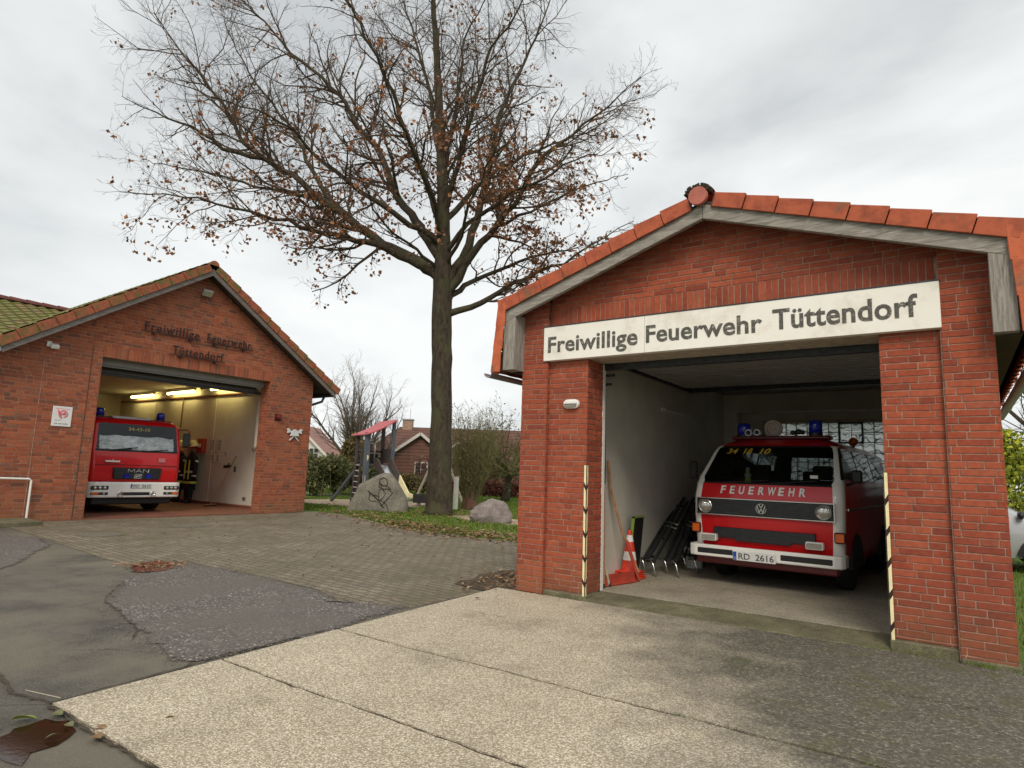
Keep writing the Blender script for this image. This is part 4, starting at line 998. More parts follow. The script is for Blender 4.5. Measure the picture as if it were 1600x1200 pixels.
def beacon(parent, x, y, z, r, h, base=.03):
    mb = MB(); mb.lathe([(r*1.05,0),(r*1.05,base),(r*.9,base)], (x,y,z), 18); o = mb.build('beacon', M['blackplastic'], parent)
    mb = MB(); mb.lathe([(r,base),(r*.98,base+h*.7),(r*.85,base+h*.92),(r*.3,base+h)], (x,y,z), 18); g_ = mb.build('blue_lens', M['beacon'], o, smooth=True)
    return o
def round_lamp(parent, x, y, z, r, name='headlight'):
    Mr = Matrix.Rotation(PI/2,4,'X')
    mb = MB(); mb.lathe([(r*1.1,-.0),(r*1.1,.02),(r,.025),(r*.98,.012)], (x,y,z), 24, Mr); o = mb.build(name, M['steel'], parent, smooth=False)
    mb = MB(); mb.lathe([(r*.98,0),(r*.97,.012),(r*.7,.03),(r*.3,.04),(r*.02,.042)], (x,y,z), 24, Mr); mb.build('lens', M['lamp'], o, smooth=True)
    return o
def seat(parent, x, y, z, w=.48):
    mb = MB(); mb.box(x-w/2,x+w/2,y,y+.48,z,z+.14).obox(Matrix.Translation((x,y+.46,z+.1)) @ Matrix.Rotation(-.18,4,'X'), -w/2,w/2,0,.12,0,.58).obox(Matrix.Translation((x,y+.57,z+.68)) @ Matrix.Rotation(-.18,4,'X'), -.13,.13,0,.09,0,.2)
    return mb.build('seat', M['seat'], parent, bevel=.03, seg=2)

# ---------------------------------------------------------------- van
vn = thing('fire_van', 'red and white fire service van with blue beacons in the smaller brick garage', 'van', (-2.05,8.47,.05), math.radians(-2.5))
LV = [(.30,.84,.20,4.40,.05,.10),(.36,.88,.15,4.48,.04,.10),(.50,.905,.10,4.52,.04,.10),(.88,.922,.07,4.54,.04,.10),(1.12,.925,.082,4.54,.04,.10),(1.30,.915,.135,4.53,.045,.10),
      (1.325,.912,.155,4.52,.045,.11),(1.39,.900,.215,4.50,.045,.075),(1.74,.815,.545,4.36,.06,.055),(1.80,.795,.605,4.33,.06,.055),(1.83,.778,.645,4.30,.06,.08),(1.88,.73,.73,4.24,.07,.15),(1.925,.62,.86,4.12,.08,.18),(1.95,.40,1.1,3.9,.08,.18)]
def cls(k, t, i):
    if k in (6,7,8) and t == 'F' and 1 <= i <= 6: return 'windscreen'
    if k in (5,6,7,8,9) and t == 'F' and 1 <= i <= 6: return 'windscreen_seal'
    if k in (5,6,7,8,9) and t == 'F': return 'white_corner'
    if t == 'F': return 'body' if (1 <= i <= 6 or k > 9) else 'white_corner'
    if t == 'C' and k in (7,8) and i >= 2: return 'window_pillar'
    if t == 'C': return 'white_corner' if k <= 9 else 'body'
    if t == 'S' and i == 0: return 'white_corner' if k <= 6 else 'window_pillar' if k <= 8 else 'body'
    if t == 'S' and k in (7,8) and i in (1,3,5): return 'side_window'
    if t == 'S' and k in (7,8) and i in (2,4): return 'window_pillar'
    if t == 'B' and k in (7,8) and i in (1,2): return 'rear_window'
    return 'body'
parts = loft(LV, [-1,-.985,-.5,-.2,0,.2,.5,.985,1], ['a',1.48,1.56,2.75,2.83,4.0], [.88,0,-.88], cls, 'body')
VM = {'body':M['red'],'white_corner':M['vanwhite'],'windscreen':M['glass'],'windscreen_seal':M['rubber'],'side_window':M['glass'],'rear_window':M['glass'],'window_pillar':M['rubber']}
for k, mb in parts.items():
    for o in build_pieces(mb, k, VM[k], vn): weld(o)
# dark floor, dashboard, seats, steering wheel
mb = MB(); mb.box(-.84,.84,.2,4.4,.30,.34); mb.build('underbody', M['rubber'], vn)
mb = MB(); mb.box(-.84,.84,.26,.60,1.12,1.30); mb.build('dashboard', M['seat'], vn, bevel=.04)
seat(vn,-.42,.95,.72); seat(vn,.42,.95,.72)
for x in (-.5,0,.5): seat(vn,x,2.2,.66,.45)
mb = MB(); Mr = Matrix.Translation((.42,.72,1.22)) @ Matrix.Rotation(-.95,4,'X'); mb.tube([Mr @ V((.19*math.cos(a*.4),.19*math.sin(a*.4),0)) for a in range(17)],.014,6); mb.tube([Mr @ V((-.18,0,0)), Mr @ V((.18,0,0))],.02,6); mb.build('steering_wheel', M['rubber'], vn)
mb = MB(); mb.tube([(-.27,.40,1.30),(-.27,.40,1.36)],.045,8); mb.tube([(-.27,.40,1.36),(-.27,.40,1.48)],[.04,.028],8); o = mb.build('dashboard_figure', M['reflective'], vn); mb = MB(); mb.tube([(-.27,.40,1.40),(-.27,.40,1.44)],.045,8); mb.ball((-.27,.40,1.50),.03,(8,5)); mb.build('pale_top', M['paper'], o)
# number 34 18 10 on the windscreen
def onscreen(p):
    x, y, z = p; t = (z-1.30)/(.50); return (x, .135+.47*t+.045*(x/.78)**2-.006+(y), z)
mb = MB()
for w, a, b2 in (('34',-.60,-.45),('18',-.37,-.25),('10',-.15,-.01)): text(mb, w, a, b2, 1.715, .07, 0, .003, shear=.25, offset=.02, fn=onscreen)
mb.build('number_lettering', M['gold'], vn)
# nose lettering
def onnose(p):
    x, y, z = p; t = (z-1.12)/.18; return (x, .082+.053*t+.04*(x/.79)**2-.008+y, z)
mb = MB(); xs = -.50; 
for k, ch in enumerate('FEUERWEHR'):
    x = -.545+k*.1225; w = .075 if ch != 'W' else .10
    text(mb, ch, x, x+w, 1.175, .095, 0, .004, shear=.12, offset=.03, fn=onnose)
mb.build('nose_lettering', M['white'], vn)
# main grille
mb = MB(); mb.box(-.83,.83,.045,.12,.895,1.105); g_ = mb.build('grille', M['blackplastic'], vn, bevel=.012)
mb = MB()
for k in range(7): z = .918+k*.026; mb.box(-.60,.60,.034,.046,z,z+.011)
mb.build('slats', M['darkmetal'], g_)
mb = MB()
for a in ((-.84,.84,1.10,1.110),(-.84,.84,.890,.90)): mb.box(a[0],a[1],.036,.06,a[2],a[3])
mb.box(-.842,-.832,.04,.12,.89,1.11).box(.832,.842,.04,.12,.89,1.11); mb.build('chrome_frame', M['steel'], g_)
mb = MB(); Mr = Matrix.Rotation(PI/2,4,'X'); mb.tube([(.062*math.cos(a*PI/10),.028,1.0+.062*math.sin(a*PI/10)) for a in range(21)],.007,6)
for sg_ in (-1,1):
    mb.bar((sg_*.028,.028,1.055),(sg_*.002,.028,1.012),.01,.009,(0,1,0)); mb.bar((sg_*.05,.028,1.035),(sg_*.022,.028,.948),.01,.009,(0,1,0)); mb.bar((sg_*.022,.028,.948),(0,.028,1.003),.01,.009,(0,1,0))
mb.build('round_emblem', M['steel'], g_)
for x in (-.725,.725): round_lamp(vn, x, .045, 1.0, .084)
# lower grille
mb = MB(); mb.prism([(-.62,.615),(-.58,.60),(-.36,.60),(-.32,.57),(.32,.57),(.36,.60),(.58,.60),(.62,.615),(.62,.735),(-.62,.735)], .052, .10, 'y'); g_ = mb.build('lower_grille', M['blackplastic'], vn, bevel=.006)
mb = MB()
for k in range(5): z = .628+k*.022; mb.box(-.60,.60,.044,.053,z,z+.009)
mb.build('slats', M['darkmetal'], g_)
for x in (-.66,.62):
    mb = MB(); mb.box(x-.10,x+.10,-.03,.06,.555,.645); o = mb.build('fog_lamp', M['white'], vn, bevel=.012); mb = MB(); mb.box(x-.085,x+.085,-.036,-.03,.57,.63); mb.build('lens', M['lamp'], o, bevel=.003)
for sg_ in (-1,1):
    mb = MB(); a, b2 = sorted((sg_*.815, sg_*.935)); mb.box(a,b2,.10,.20,.64,.77); o = mb.build('indicator', simple('indicator_housing',(.10,.012,.012),.35), vn, bevel=.015); mb = MB(); a, b2 = sorted((sg_*.83, sg_*.925)); mb.box(a,b2,.092,.10,.655,.755); mb.build('lens', M['amber'], o, bevel=.003)
# bumper
def bumper_poly(hw, y0, y1, r, th):
    o = [(-hw, y1),(-hw, y0+r),(-hw+r*.3, y0+r*.3),(-hw+r, y0),(hw-r, y0),(hw-r*.3, y0+r*.3),(hw, y0+r),(hw, y1)]
    i = [(hw-th, y1),(hw-th, y0+r+th*.4),(hw-r, y0+th),(-hw+r, y0+th),(-hw+th, y0+r+th*.4),(-hw+th, y1)]
    return o+i
mb = MB(); mb.prism(bumper_poly(.94,-.05,.26,.10,.05), .355, .505, 'z'); bp = mb.build('bumper', M['vanwhite'], vn, bevel=.018, seg=3)
for a, b2 in ((-.80,-.34),(.24,.82)): mb = MB(); mb.box(a,b2,-.058,-.045,.395,.462); mb.build('rubber_strip', M['rubber'], bp, bevel=.006)
mb = MB(); mb.box(-.86,.86,.06,.22,.26,.37); mb.build('front_valance', M['darkred'], vn, bevel=.02)
plate(vn, 'RD  2616', -.33, .345, .52, .112, -.075)
mb = MB(); mb.lathe([(.013,0),(.013,.002)],(-.125,-.077,.39),12,Matrix.Rotation(PI/2,4,'X')); mb.build('plate_seal', M['galv'], vn)
for x in (-.77,.77):
    wheel(vn, x, .98, .33, .20); wheel(vn, x, 3.42, .33, .20)
for sg_ in (-1,1):
    for y in (.98,3.42):
        mb = MB(); P_ = [(y+.42*math.cos(a*PI/12), .30+.42*math.sin(a*PI/12)) for a in range(13)]; a, b2 = sorted((sg_*.86, sg_*.927)); mb.prism(P_, a, b2, 'x'); mb.build('wheel_arch', M['rubber'], vn)
    mb = MB(); a, b2 = sorted((sg_*.93, sg_*.945)); mb.box(a,b2,.35,4.3,1.02,1.045); mb.build('side_trim', M['steel'], vn)
    mb = MB(); mb.box(min(sg_*.925,sg_*.94),max(sg_*.925,sg_*.94),1.30,1.42,1.12,1.15); mb.build('door_handle', M['blackplastic'], vn)
    mb = MB(); x = sg_*1.04; mb.tube([(sg_*.90,.50,1.33),(sg_*.99,.46,1.36),(x,.45,1.40)],.014,6); o = mb.build('mirror', M['rubber'], vn); hh_ = .24 if sg_ < 0 else .16; mb = MB(); mb.box(x-.07,x+.05,.43,.49,1.36,1.36+hh_); mb.build('mirror_housing', M['rubber'], o, bevel=.02)
    # wiper
mb = MB(); mb.tube([onscreen((-.55,-.01,1.315)),onscreen((.05,-.02,1.36))],.008,6).tube([onscreen((.0,-.01,1.315)),onscreen((.62,-.02,1.37))],.008,6); mb.build('wipers', M['rubber'], vn)
mb = MB(); mb.box(.55,.64,.17,.176,1.40,1.44); o_ = mb.build('inspection_sticker', M['paper'], vn); o_.rotation_euler=(0,0,0); o_.location=(0,.03,0)
# roof equipment
mb = MB(); mb.box(-.66,.66,.93,1.13,1.93,1.985); mb.build('roof_rack', M['darkred'], vn, bevel=.02)
beacon(vn, -.50, 1.03, 1.975, .095, .17); beacon(vn, .46, 1.03, 1.975, .085, .18, .05)
Mr = Matrix.Rotation(PI/2,4,'X')
mb = MB(); mb.lathe([(.12,.0),(.128,.02),(.12,.04),(.10,.035),(.08,.01),(.03,.012),(.028,.03),(.005,.035)], (-.08,1.0,2.09), 24, Mr); mb.build('loudspeaker', simple('loudspeaker_grey_brown',(.33,.29,.25),.6), vn)
mb = MB(); mb.lathe([(.04,-.12),(.05,0),(.05,.01)], (-.41,.92,2.03), 14, Mr); mb.lathe([(.03,-.12),(.045,0),(.045,.01)], (-.29,.92,2.035), 14, Mr); mb.lathe([(.03,0),(.005,.002)],(-.41,.91,2.03),14,Mr); o = mb.build('siren_horn', simple('horn_metal',(.30,.30,.32),.3,.9), vn)
mb = MB(); mb.lathe([(.035,0),(.033,.008)],(-.41,.905,2.03),14,Mr); mb.lathe([(.031,0),(.03,.008)],(-.29,.905,2.035),14,Mr); mb.build('horn_throat', M['rubber'], o)
mb = MB(); mb.ball((.17,1.0,2.03),.035,(8,6)); mb.ball((.24,1.02,2.04),.045,(8,6),(1.3,1,.8)); mb.ball((.30,1.0,2.03),.03,(8,6)); mb.tube([(.2,1.0,1.95),(.22,1.0,2.03)],.02,6); mb.build('air_horn', M['blackplastic'], vn, smooth=True)
mb = MB(); mb.tube([(.60,3.0,1.88),(.60,3.0,1.97)],.02,6); o = mb.build('rear_lamp_stem', M['blackplastic'], vn); mb = MB(); mb.ball((.60,3.0,2.02),.07,(12,8)); mb.build('amber_lamp', M['amber'], o, smooth=True)

# ---------------------------------------------------------------- fire engine (in the station's own frame)
tc = LW(-2.43, 1.28, .018)
tk = thing('fire_engine', 'red fire engine with a white bumper and two blue beacons in the larger fire station', 'fire engine', tc, GA)
LT = [(.60,1.10,.10,7.2,.03,.12),(.80,1.12,.04,7.2,.03,.14),(1.20,1.135,.03,7.2,.035,.14),(1.55,1.13,.06,7.2,.035,.12),(1.58,1.125,.065,7.2,.035,.10),(1.63,1.12,.073,7.2,.035,.08),
      (2.27,1.08,.19,7.2,.035,.08),(2.31,1.07,.20,7.2,.035,.10),(2.35,1.05,.23,7.2,.04,.12),(2.42,1.0,.32,7.15,.05,.15),(2.46,.92,.45,7.1,.05,.15)]
def cls(k, t, i):
    if t == 'F' and k in (5,6) and 1 <= i <= 4: return 'windscreen'
    if t == 'F' and k in (4,5,6) : return 'windscreen_seal' if k == 4 or 1 <= i <= 4 else 'body'
    if t == 'S' and k == 5 and i == 1: return 'side_window'
    return 'body'
parts = loft(LT, [-1,-.975,-.4,0,.4,.975,1], ['a',1.25,1.9,4,6], [.5,-.5], cls, 'body')
for k, mb in parts.items():
  for o_ in build_pieces(mb, k, {'body':M['red'],'windscreen':M['clearglass'],'windscreen_seal':M['rubber'],'side_window':M['glass']}[k], tk): weld(o_)
mb = MB(); mb.box(-1.0,1.0,1.9,1.95,.7,2.4).box(-1.05,1.05,.3,7,.55,.65); mb.build('cab_rear_wall', M['rubber'], tk)
mb = MB(); mb.box(-1.0,1.0,.22,.6,1.38,1.52); mb.build('dashboard', M['seat'], tk, bevel=.04)
seat(tk,-.6,.85,1.0); seat(tk,.6,.85,1.0)
mb = MB(); mb.prism(bumper_poly(1.16,-.06,.50,.16,.08), .40, .80, 'z'); bp = mb.build('bumper', M['vanwhite'], tk, bevel=.04, seg=3)
mb = MB(); mb.box(-.33,.33,-.068,-.055,.455,.54); mb.build('bumper_slot', M['rubber'], bp, bevel=.01)
for sg_ in (-1,1):
    for z0, z1, nm in ((.60,.70,'headlight'),(.47,.54,'turn_signal')):
        a, b2 = sorted((sg_*.68, sg_*1.08)); mb = MB(); mb.box(a,b2,-.072,-.05,z0,z1); o = mb.build(nm, M['blackplastic'], tk, bevel=.01)
        if nm == 'headlight':
            for q in (.77,.88,.99): mb = MB(); mb.lathe([(.042,0),(.03,.014),(.004,.018)],(sg_*q,-.072,.65),14,Matrix.Rotation(PI/2,4,'X')); mb.build('reflector', M['lamp'], o)
        else:
            a, b2 = sorted((sg_*.90, sg_*1.06)); mb = MB(); mb.box(a,b2,-.078,-.072,z0+.008,z1-.008); mb.build('amber_lens', M['amber'], o)
            mb = MB(); mb.lathe([(.03,0),(.02,.012),(.003,.014)],(sg_*.78,-.072,.505),12,Matrix.Rotation(PI/2,4,'X')); mb.build('small_lamp', M['lamp'], o)
    mb = MB(); mb.lathe([(.06,-.02),(.065,.02),(.05,.03),(.03,.01),(.005,.01)],(sg_*.40,-.07,.50),16,Matrix.Rotation(PI/2,4,'X')); mb.tube([(sg_*.40,-.09,.42),(sg_*.40,-.09,.47)],.045,8); mb.build('tow_coupling', M['steel'], tk)
plate(tk, 'RD  2635', -.17, .64, .52, .115, -.078)
# grille with the maker's letters
mb = MB(); mb.prism([(-.60,1.17),(.60,1.17),(.58,.90),(.55,.87),(-.55,.87),(-.58,.90)], -.005, .06, 'y'); g_ = mb.build('grille', M['blackplastic'], tk, bevel=.012)
mb = MB()
for k in range(5): z = .905+k*.055; mb.box(-.57,.57,-.02,-.004,z,z+.02)
mb.build('slats', M['darkmetal'], g_)
mb = MB(); zb_, zt_ = 1.05, 1.135
for q in (((-.25,zb_),(-.25,zt_)),((-.25,zt_),(-.175,zb_+.015)),((-.175,zb_+.015),(-.10,zt_)),((-.10,zt_),(-.10,zb_)),((-.06,zb_),(.01,zt_)),((.01,zt_),(.08,zb_)),((-.03,zb_+.025),(.05,zb_+.025)),((.12,zb_),(.12,zt_)),((.12,zt_),(.25,zb_)),((.25,zb_),(.25,zt_))): mb.bar((q[0][0],-.028,q[0][1]),(q[1][0],-.028,q[1][1]),.012,.024,(0,1,0)); mb.build('maker_letters', M['white'], g_)
mb = MB(); mb.tube([(-.09,-.03,.90),(.08,-.03,.90),(.10,-.03,1.0),(-.07,-.03,1.0),(-.09,-.03,.90)],.007,6); mb.tube([(-.06,-.03,.93),(-.03,-.03,.955),(.03,-.03,.955),(.07,-.03,.975)],.011,6).tube([(-.02,-.03,.95),(-.03,-.03,.92)],.007,6).tube([(.03,-.03,.95),(.04,-.03,.92)],.007,6); mb.build('lion_badge', M['silverband'], g_)
for sg_ in (-1,1): mb = MB(); mb.box(sg_*.27-.07,sg_*.27+.07,-.05,-.01,.90,1.0); mb.build('front_blue_light', M['beacon'], g_, bevel=.01)
mb = MB(); mb.box(-.80,-.46,-.004,.05,1.30,1.345); mb.tube([(-.64,0.0,1.34),(-.62,0.0,1.39)],.008,6); mb.build('maker_script', M['white'], tk, bevel=.012)
mb = MB(); mb.box(.50,.68,.02,.05,1.33,1.44); mb.build('pale_sticker', simple('pale_red_sticker',(.6,.18,.2),.5), tk)
mb = MB(); mb.box(-1.02,1.02,.018,.05,1.235,1.245); mb.build('panel_gap', M['darkred'], tk)
def onsc(p): x,y,z=p; return (x, .08+.12*((z-1.66)/.54)+.03*(x/.95)**2-.01+y, z)
mb = MB(); text(mb,'34-43-10',-.27,.27,2.14,.085,0,.004,offset=.02,spacing=1.05,fn=onsc); mb.build('number_lettering', M['gold'], tk)
mb = MB(); mb.tube([onsc((-.7,-.02,1.61)),onsc((-.05,-.03,1.70))],.012,6).tube([onsc((.05,-.02,1.60)),onsc((.75,-.03,1.67))],.012,6).tube([onsc((-.65,-.02,1.60)),onsc((-.2,-.03,1.66))],.012,6); mb.build('wipers', M['rubber'], tk)
beacon(tk,-.80,.75,2.46,.11,.20,.06); beacon(tk,.76,.75,2.46,.11,.20,.06)
mb = MB(); mb.box(-1.0,-.5,.6,.9,2.45,2.49).box(.45,1.0,.6,.9,2.45,2.49); mb.build('beacon_base', M['darkred'], tk, bevel=.01)
mb = MB(); mb.box(-.5,.5,.70,6.5,2.46,2.53); mb.build('roof_panel', M['galv'], tk)
for sg_ in (-1,1):
    mb = MB(); mb.tube([(sg_*1.04,.30,2.25),(sg_*1.28,.18,2.26),(sg_*1.32,.16,2.20),(sg_*1.32,.16,1.70),(sg_*1.12,.22,1.62)],.016,6); o = mb.build('mirror_arm', M['darkred'], tk)
    mb = MB(); mb.box(sg_*1.26-.10,sg_*1.26+.10,.12,.20,1.78,2.16); mb.build('mirror', M['blackplastic'], o, bevel=.03)
for x in (-.93,.93): wheel(tk, x, 1.25, .44, .28, rim=M['galv']); wheel(tk, x, 4.9, .44, .28, rim=M['galv'])
mb = MB(); mb.box(-1.1,1.1,.25,1.9,.52,.62); mb.build('cab_floor', M['rubber'], tk)
mb = MB(); mb.box(-.98,.98,.12,.5,.22,.5); mb.build('dark_void_block', M['rubber'], tk, bevel=.03)  # black block added to make the dark void under the bumper
# crumpled pale sheet added behind the lower windscreen, imitating its bright reflection
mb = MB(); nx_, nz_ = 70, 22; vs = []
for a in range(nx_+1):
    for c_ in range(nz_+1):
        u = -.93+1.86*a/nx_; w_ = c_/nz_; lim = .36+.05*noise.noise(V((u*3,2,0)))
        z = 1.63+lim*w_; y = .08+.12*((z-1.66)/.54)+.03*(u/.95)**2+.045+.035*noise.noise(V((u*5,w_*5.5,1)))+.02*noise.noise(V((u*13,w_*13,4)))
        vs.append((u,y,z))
mb.add(vs, [(a*(nz_+1)+c_,(a+1)*(nz_+1)+c_,(a+1)*(nz_+1)+c_+1,a*(nz_+1)+c_+1) for a in range(nx_) for c_ in range(nz_)]); mb.build('reflection_sheet', simple('painted_reflection',(.80,.82,.83),.35,.15,var=.3,scale=9), tk)

# ---------------------------------------------------------------- silver car at the right edge
cr = thing('silver_car', 'silver car parked beyond the right pier, mostly hidden behind the smaller garage', 'car', (2.0,15.1,0), math.radians(92))
# local: nose at y=0 pointing to -y -> world -x ... rotated so that the nose points to the left
LC = [(.22,.80,.12,4.1,.10,.25),(.40,.86,.02,4.2,.12,.30),(.62,.88,.0,4.22,.14,.32),(.76,.87,.10,4.2,.16,.32),(.86,.84,.55,4.15,.10,.3),(.93,.80,.95,4.05,.05,.25),(1.36,.62,1.75,3.5,.03,.2),(1.44,.52,2.0,3.2,.03,.2)]
def cls(k, t, i):
    if k == 5 and t in ('F',): return 'windscreen'
    if k == 5 and t == 'S' and i in (1,3): return 'side_window'
    if k == 5 and t == 'B': return 'rear_window'
    return 'body'
parts = loft(LC, [-1,-.5,0,.5,1], ['a',2.2,2.3,3.3], [.5,-.5], cls, 'body')
for k, mb in parts.items():
    for o_ in build_pieces(mb, k, {'body':M['silvercar'],'windscreen':M['darkglass'],'side_window':M['darkglass'],'rear_window':M['darkglass']}[k], cr): weld(o_)
for x in (-.76,.76): wheel(cr,x,.85,.31,.2,rim=M['galv']); wheel(cr,x,3.4,.31,.2,rim=M['galv'])
for sg_ in (-1,1):
    mb = MB(); mb.ball((sg_*.62,.13,.66),.13,(12,8),(1.2,.6,.55)); mb.build('headlight', M['lamp'], cr, smooth=True)
    mb = MB(); mb.ball((sg_*.90,1.15,.96),.09,(10,7),(1.1,.6,.8)); mb.build('mirror', M['blackplastic'], cr, smooth=True)
    for y in (.85,3.4):
        mb = MB(); P_ = [(y+.37*math.cos(a*PI/12), .26+.37*math.sin(a*PI/12)) for a in range(13)]; a, b2 = sorted((sg_*.78, sg_*.883)); mb.prism(P_, a, b2, 'x'); mb.build('wheel_arch', M['rubber'], cr)
mb = MB(); mb.box(-.6,.6,-.005,.04,.28,.38); mb.build('lower_grille', M['blackplastic'], cr)

# ================================================================== THINGS IN THE SMALLER GARAGE
# traffic cone
t = thing('traffic_cone', 'orange and white traffic cone on stacked bases beside the white garage wall', 'traffic cone', (-3.66,8.10,.05)); t.scale = (.86,.86,.86)
mb = MB(); mb.box(-.2,.2,-.2,.2,0,.035); 
for k in range(3): mb.box(-.19+.01*k,.19-.01*k,-.19+.01*k,.19-.01*k,.04+k*.03,.06+k*.03)
mb.build('base', M['orange'], t, bevel=.012)
prof = lambda z: .15-.115*(z/.72)
for a, b2 in ((.1,.28),(.41,.56)): mb = MB(); mb.lathe([(prof(a),a),(prof(b2),b2)],n=24); mb.build('orange_section', M['orange'], t)
mb = MB(); mb.lathe([(prof(.66),.66),(prof(.72),.72),(.03,.735),(.01,.735)],n=24); mb.build('orange_tip', M['orange'], t)
for a, b2 in ((.28,.41),(.56,.66)): mb = MB(); mb.lathe([(prof(a),a),(prof(b2),b2)],n=24); mb.build('white_section', M['paper'], t)
# green edged black panel
t = thing('black_panel', 'small black panel with a green edge leaning on the wall behind the cone', 'panel', (-3.78,8.42,.05), 0)
mb = MB(); mb.obox(Matrix.Rotation(.10,4,'Y'), .01,.04,-.16,.16,0,.80); mb.build('board', M['blackplastic'], t); mb = MB(); mb.obox(Matrix.Rotation(.10,4,'Y'), .005,.045,-.175,.175,.79,.81); mb.obox(Matrix.Rotation(.10,4,'Y'), .005,.045,-.175,-.16,0,.81); mb.build('edging', simple('lime_edging',(.2,.30,.05),.6), t)
# red shovel/pusher and sticks
t = thing('snow_pusher', 'red snow pusher with a wooden handle leaning on the wall just inside the left jamb', 'snow pusher', (-3.55,7.50,.05))
mb = MB(); mb.tube([(.10,.42,.12),(-.08,.30,.62),(-.20,.20,1.15),(-.21,.12,1.55)],[.016,.017,.018,.016],8); mb.build('handle', M['woodstick'], t)
mb = MB(); mb.tube([(.105,.43,.02),(-.035,.33,.52)],.024,8); mb.build('socket', M['redplastic'], t)
mb = MB(); A_ = V((-.05,-.38,.0)); B_ = V((.10,.34,.0)); d_ = (B_-A_).normalized(); nn_ = V((-d_.y,d_.x,0)); vs=[]
for p in (A_,B_):
    for (o_, z) in ((0,.0),(.03,.02),(.045,.08),(.05,.14)): vs.append(p+nn_*o_+V((0,0,z)))
mb.add(vs,[(k,k+1,5+k,4+k) for k in range(3)]); o = mb.build('blade', M['redplastic'], t); s_=o.modifiers.new('s','SOLIDIFY'); s_.thickness=.02
for k, (x0,y0,x1,y1,h,nm,mm) in enumerate(((-3.56,7.30,-3.74,7.12,1.05,'thin pale wooden stick, the shorter one by the left door jamb',M['palewood']),(-3.58,7.18,-3.72,7.42,1.60,'long brown wooden pole, the tallest tool by the left door jamb',M['woodstick']))):
    t = thing('wooden_pole', nm, 'pole', (x0,y0,.05)); mb = MB(); mb.tube([(0,0,0),(x1-x0,y1-y0,h)],[.017,.015],8); mb.build('shaft', mm, t)
    mb = MB(); mb.lathe([(.02,0),(.022,.03),(.018,.05)],(0,0,0),8); mb.build('ferrule', M['darkmetal'], t)
# white sheet behind sticks
# black hanging rope loop
t = thing('pull_rope', 'dark red rope loop hanging from the door rail at the left jamb', 'rope', (-3.58,7.12,2.6))
mb = MB(); mb.tube([(0,0,.05),(.01,0,-.5),(.0,.0,-1.0),(-.03,.01,-1.28),(-.0,.0,-1.34),(.03,-.01,-1.28),(.02,0,-1.0),(.015,0,-.4),(.01,0,.02)],.012,6); mb.build('rope', M['rustdark'], t)
mb = MB(); mb.box(-.02,.14,-.02,.02,.03,.06).box(-.02,.10,-.02,.02,-.08,-.05).box(-.03,.0,-.03,.03,-.12,.12); mb.build('door_latch', M['darkmetal'], t)
# fluorescent tube, unlit
t = thing('unlit_tube_lamp', 'unlit slim tube lamp on the shaded left garage wall', 'tube lamp', (-3.78,10.2,2.48)); mb = MB(); mb.box(-.03,0.0,-.62,.62,-.03,.03); mb.build('housing', M['white'], t, bevel=.008); mb = MB(); mb.tube([(.02,-.58,0),(.02,.58,0)],.016,8); mb.build('tube', M['paper'], t)
# folded trestle stands
def trestle(x, y, z, top, label, k):
    t = thing('folding_stand', label, 'folding stand', (x,y,z), 0, 'dark folded stands with chrome feet')
    p0 = V((0,0,.17)); p1 = V(top)
    d_ = (p1-p0).normalized(); sd = V((.11,-.09,0))
    for sg_ in (-1,1):
        mb = MB(); mb.bar(p0+sd*sg_, p1+sd*sg_, .035,.035); mb.build('rail', M['darkmetal'], t)
        mb = MB(); a = p0+sd*sg_*1.05; mb.tube([a+V((-.10,.02,.02)), a+V((-.02,0,.03)), a+V((.01,-.01,-.02)), a+V((.06,-.03,-.17))],.017,8); mb.build('foot', M['steel'], t, smooth=True)
    for f_ in (.08,.35,.62,.9):
        mb = MB(); a = p0.lerp(p1,f_); mb.bar(a-sd, a+sd,.03,.03); mb.build('crossbar', M['darkmetal'], t)
    for f_ in (.50,.56): 
        a = p0.lerp(p1,f_); mb = MB(); mb.tube([a-sd*1.1+V((0,0,.03)), a+V((0,0,.045)), a+sd*2.0+V((0,0,.03))],.015,8); mb.build('chrome_rod', M['steel'], t, smooth=True)
    mb = MB(); mb.bar(p0+V((0,0,.05)),p1+V((.02,.02,.05)),.05,.03); mb.build('brace', M['darkmetal'], t)
trestle(-3.62,8.62,.05,(-.12,1.75,.98),'dark folded metal stand with chrome feet nearest the cone, leaning on the garage wall',0)
trestle(-3.36,8.80,.05,(-.20,1.80,1.02),'dark folded metal stand with chrome feet, the middle one of the leaning group',1)
trestle(-3.28,9.35,.05,(-.22,1.50,.80),'dark folded metal stand at the back of the leaning group, nearest the van',2)
# bucket
t = thing('white_bucket', 'white bucket on the garage floor behind the van bumper corner', 'bucket', (-3.38,9.85,.05)); mb = MB(); mb.lathe([(.13,0),(.155,.30),(.165,.30),(.165,.28)],n=20); mb.build('pail', M['white'], t); mb = MB(); mb.tube([(.16*math.cos(a*PI/8),0.02,.29+.16*math.sin(a*PI/8)*-.9) for a in range(9)],.005,5); mb.build('handle', M['steel'], t)
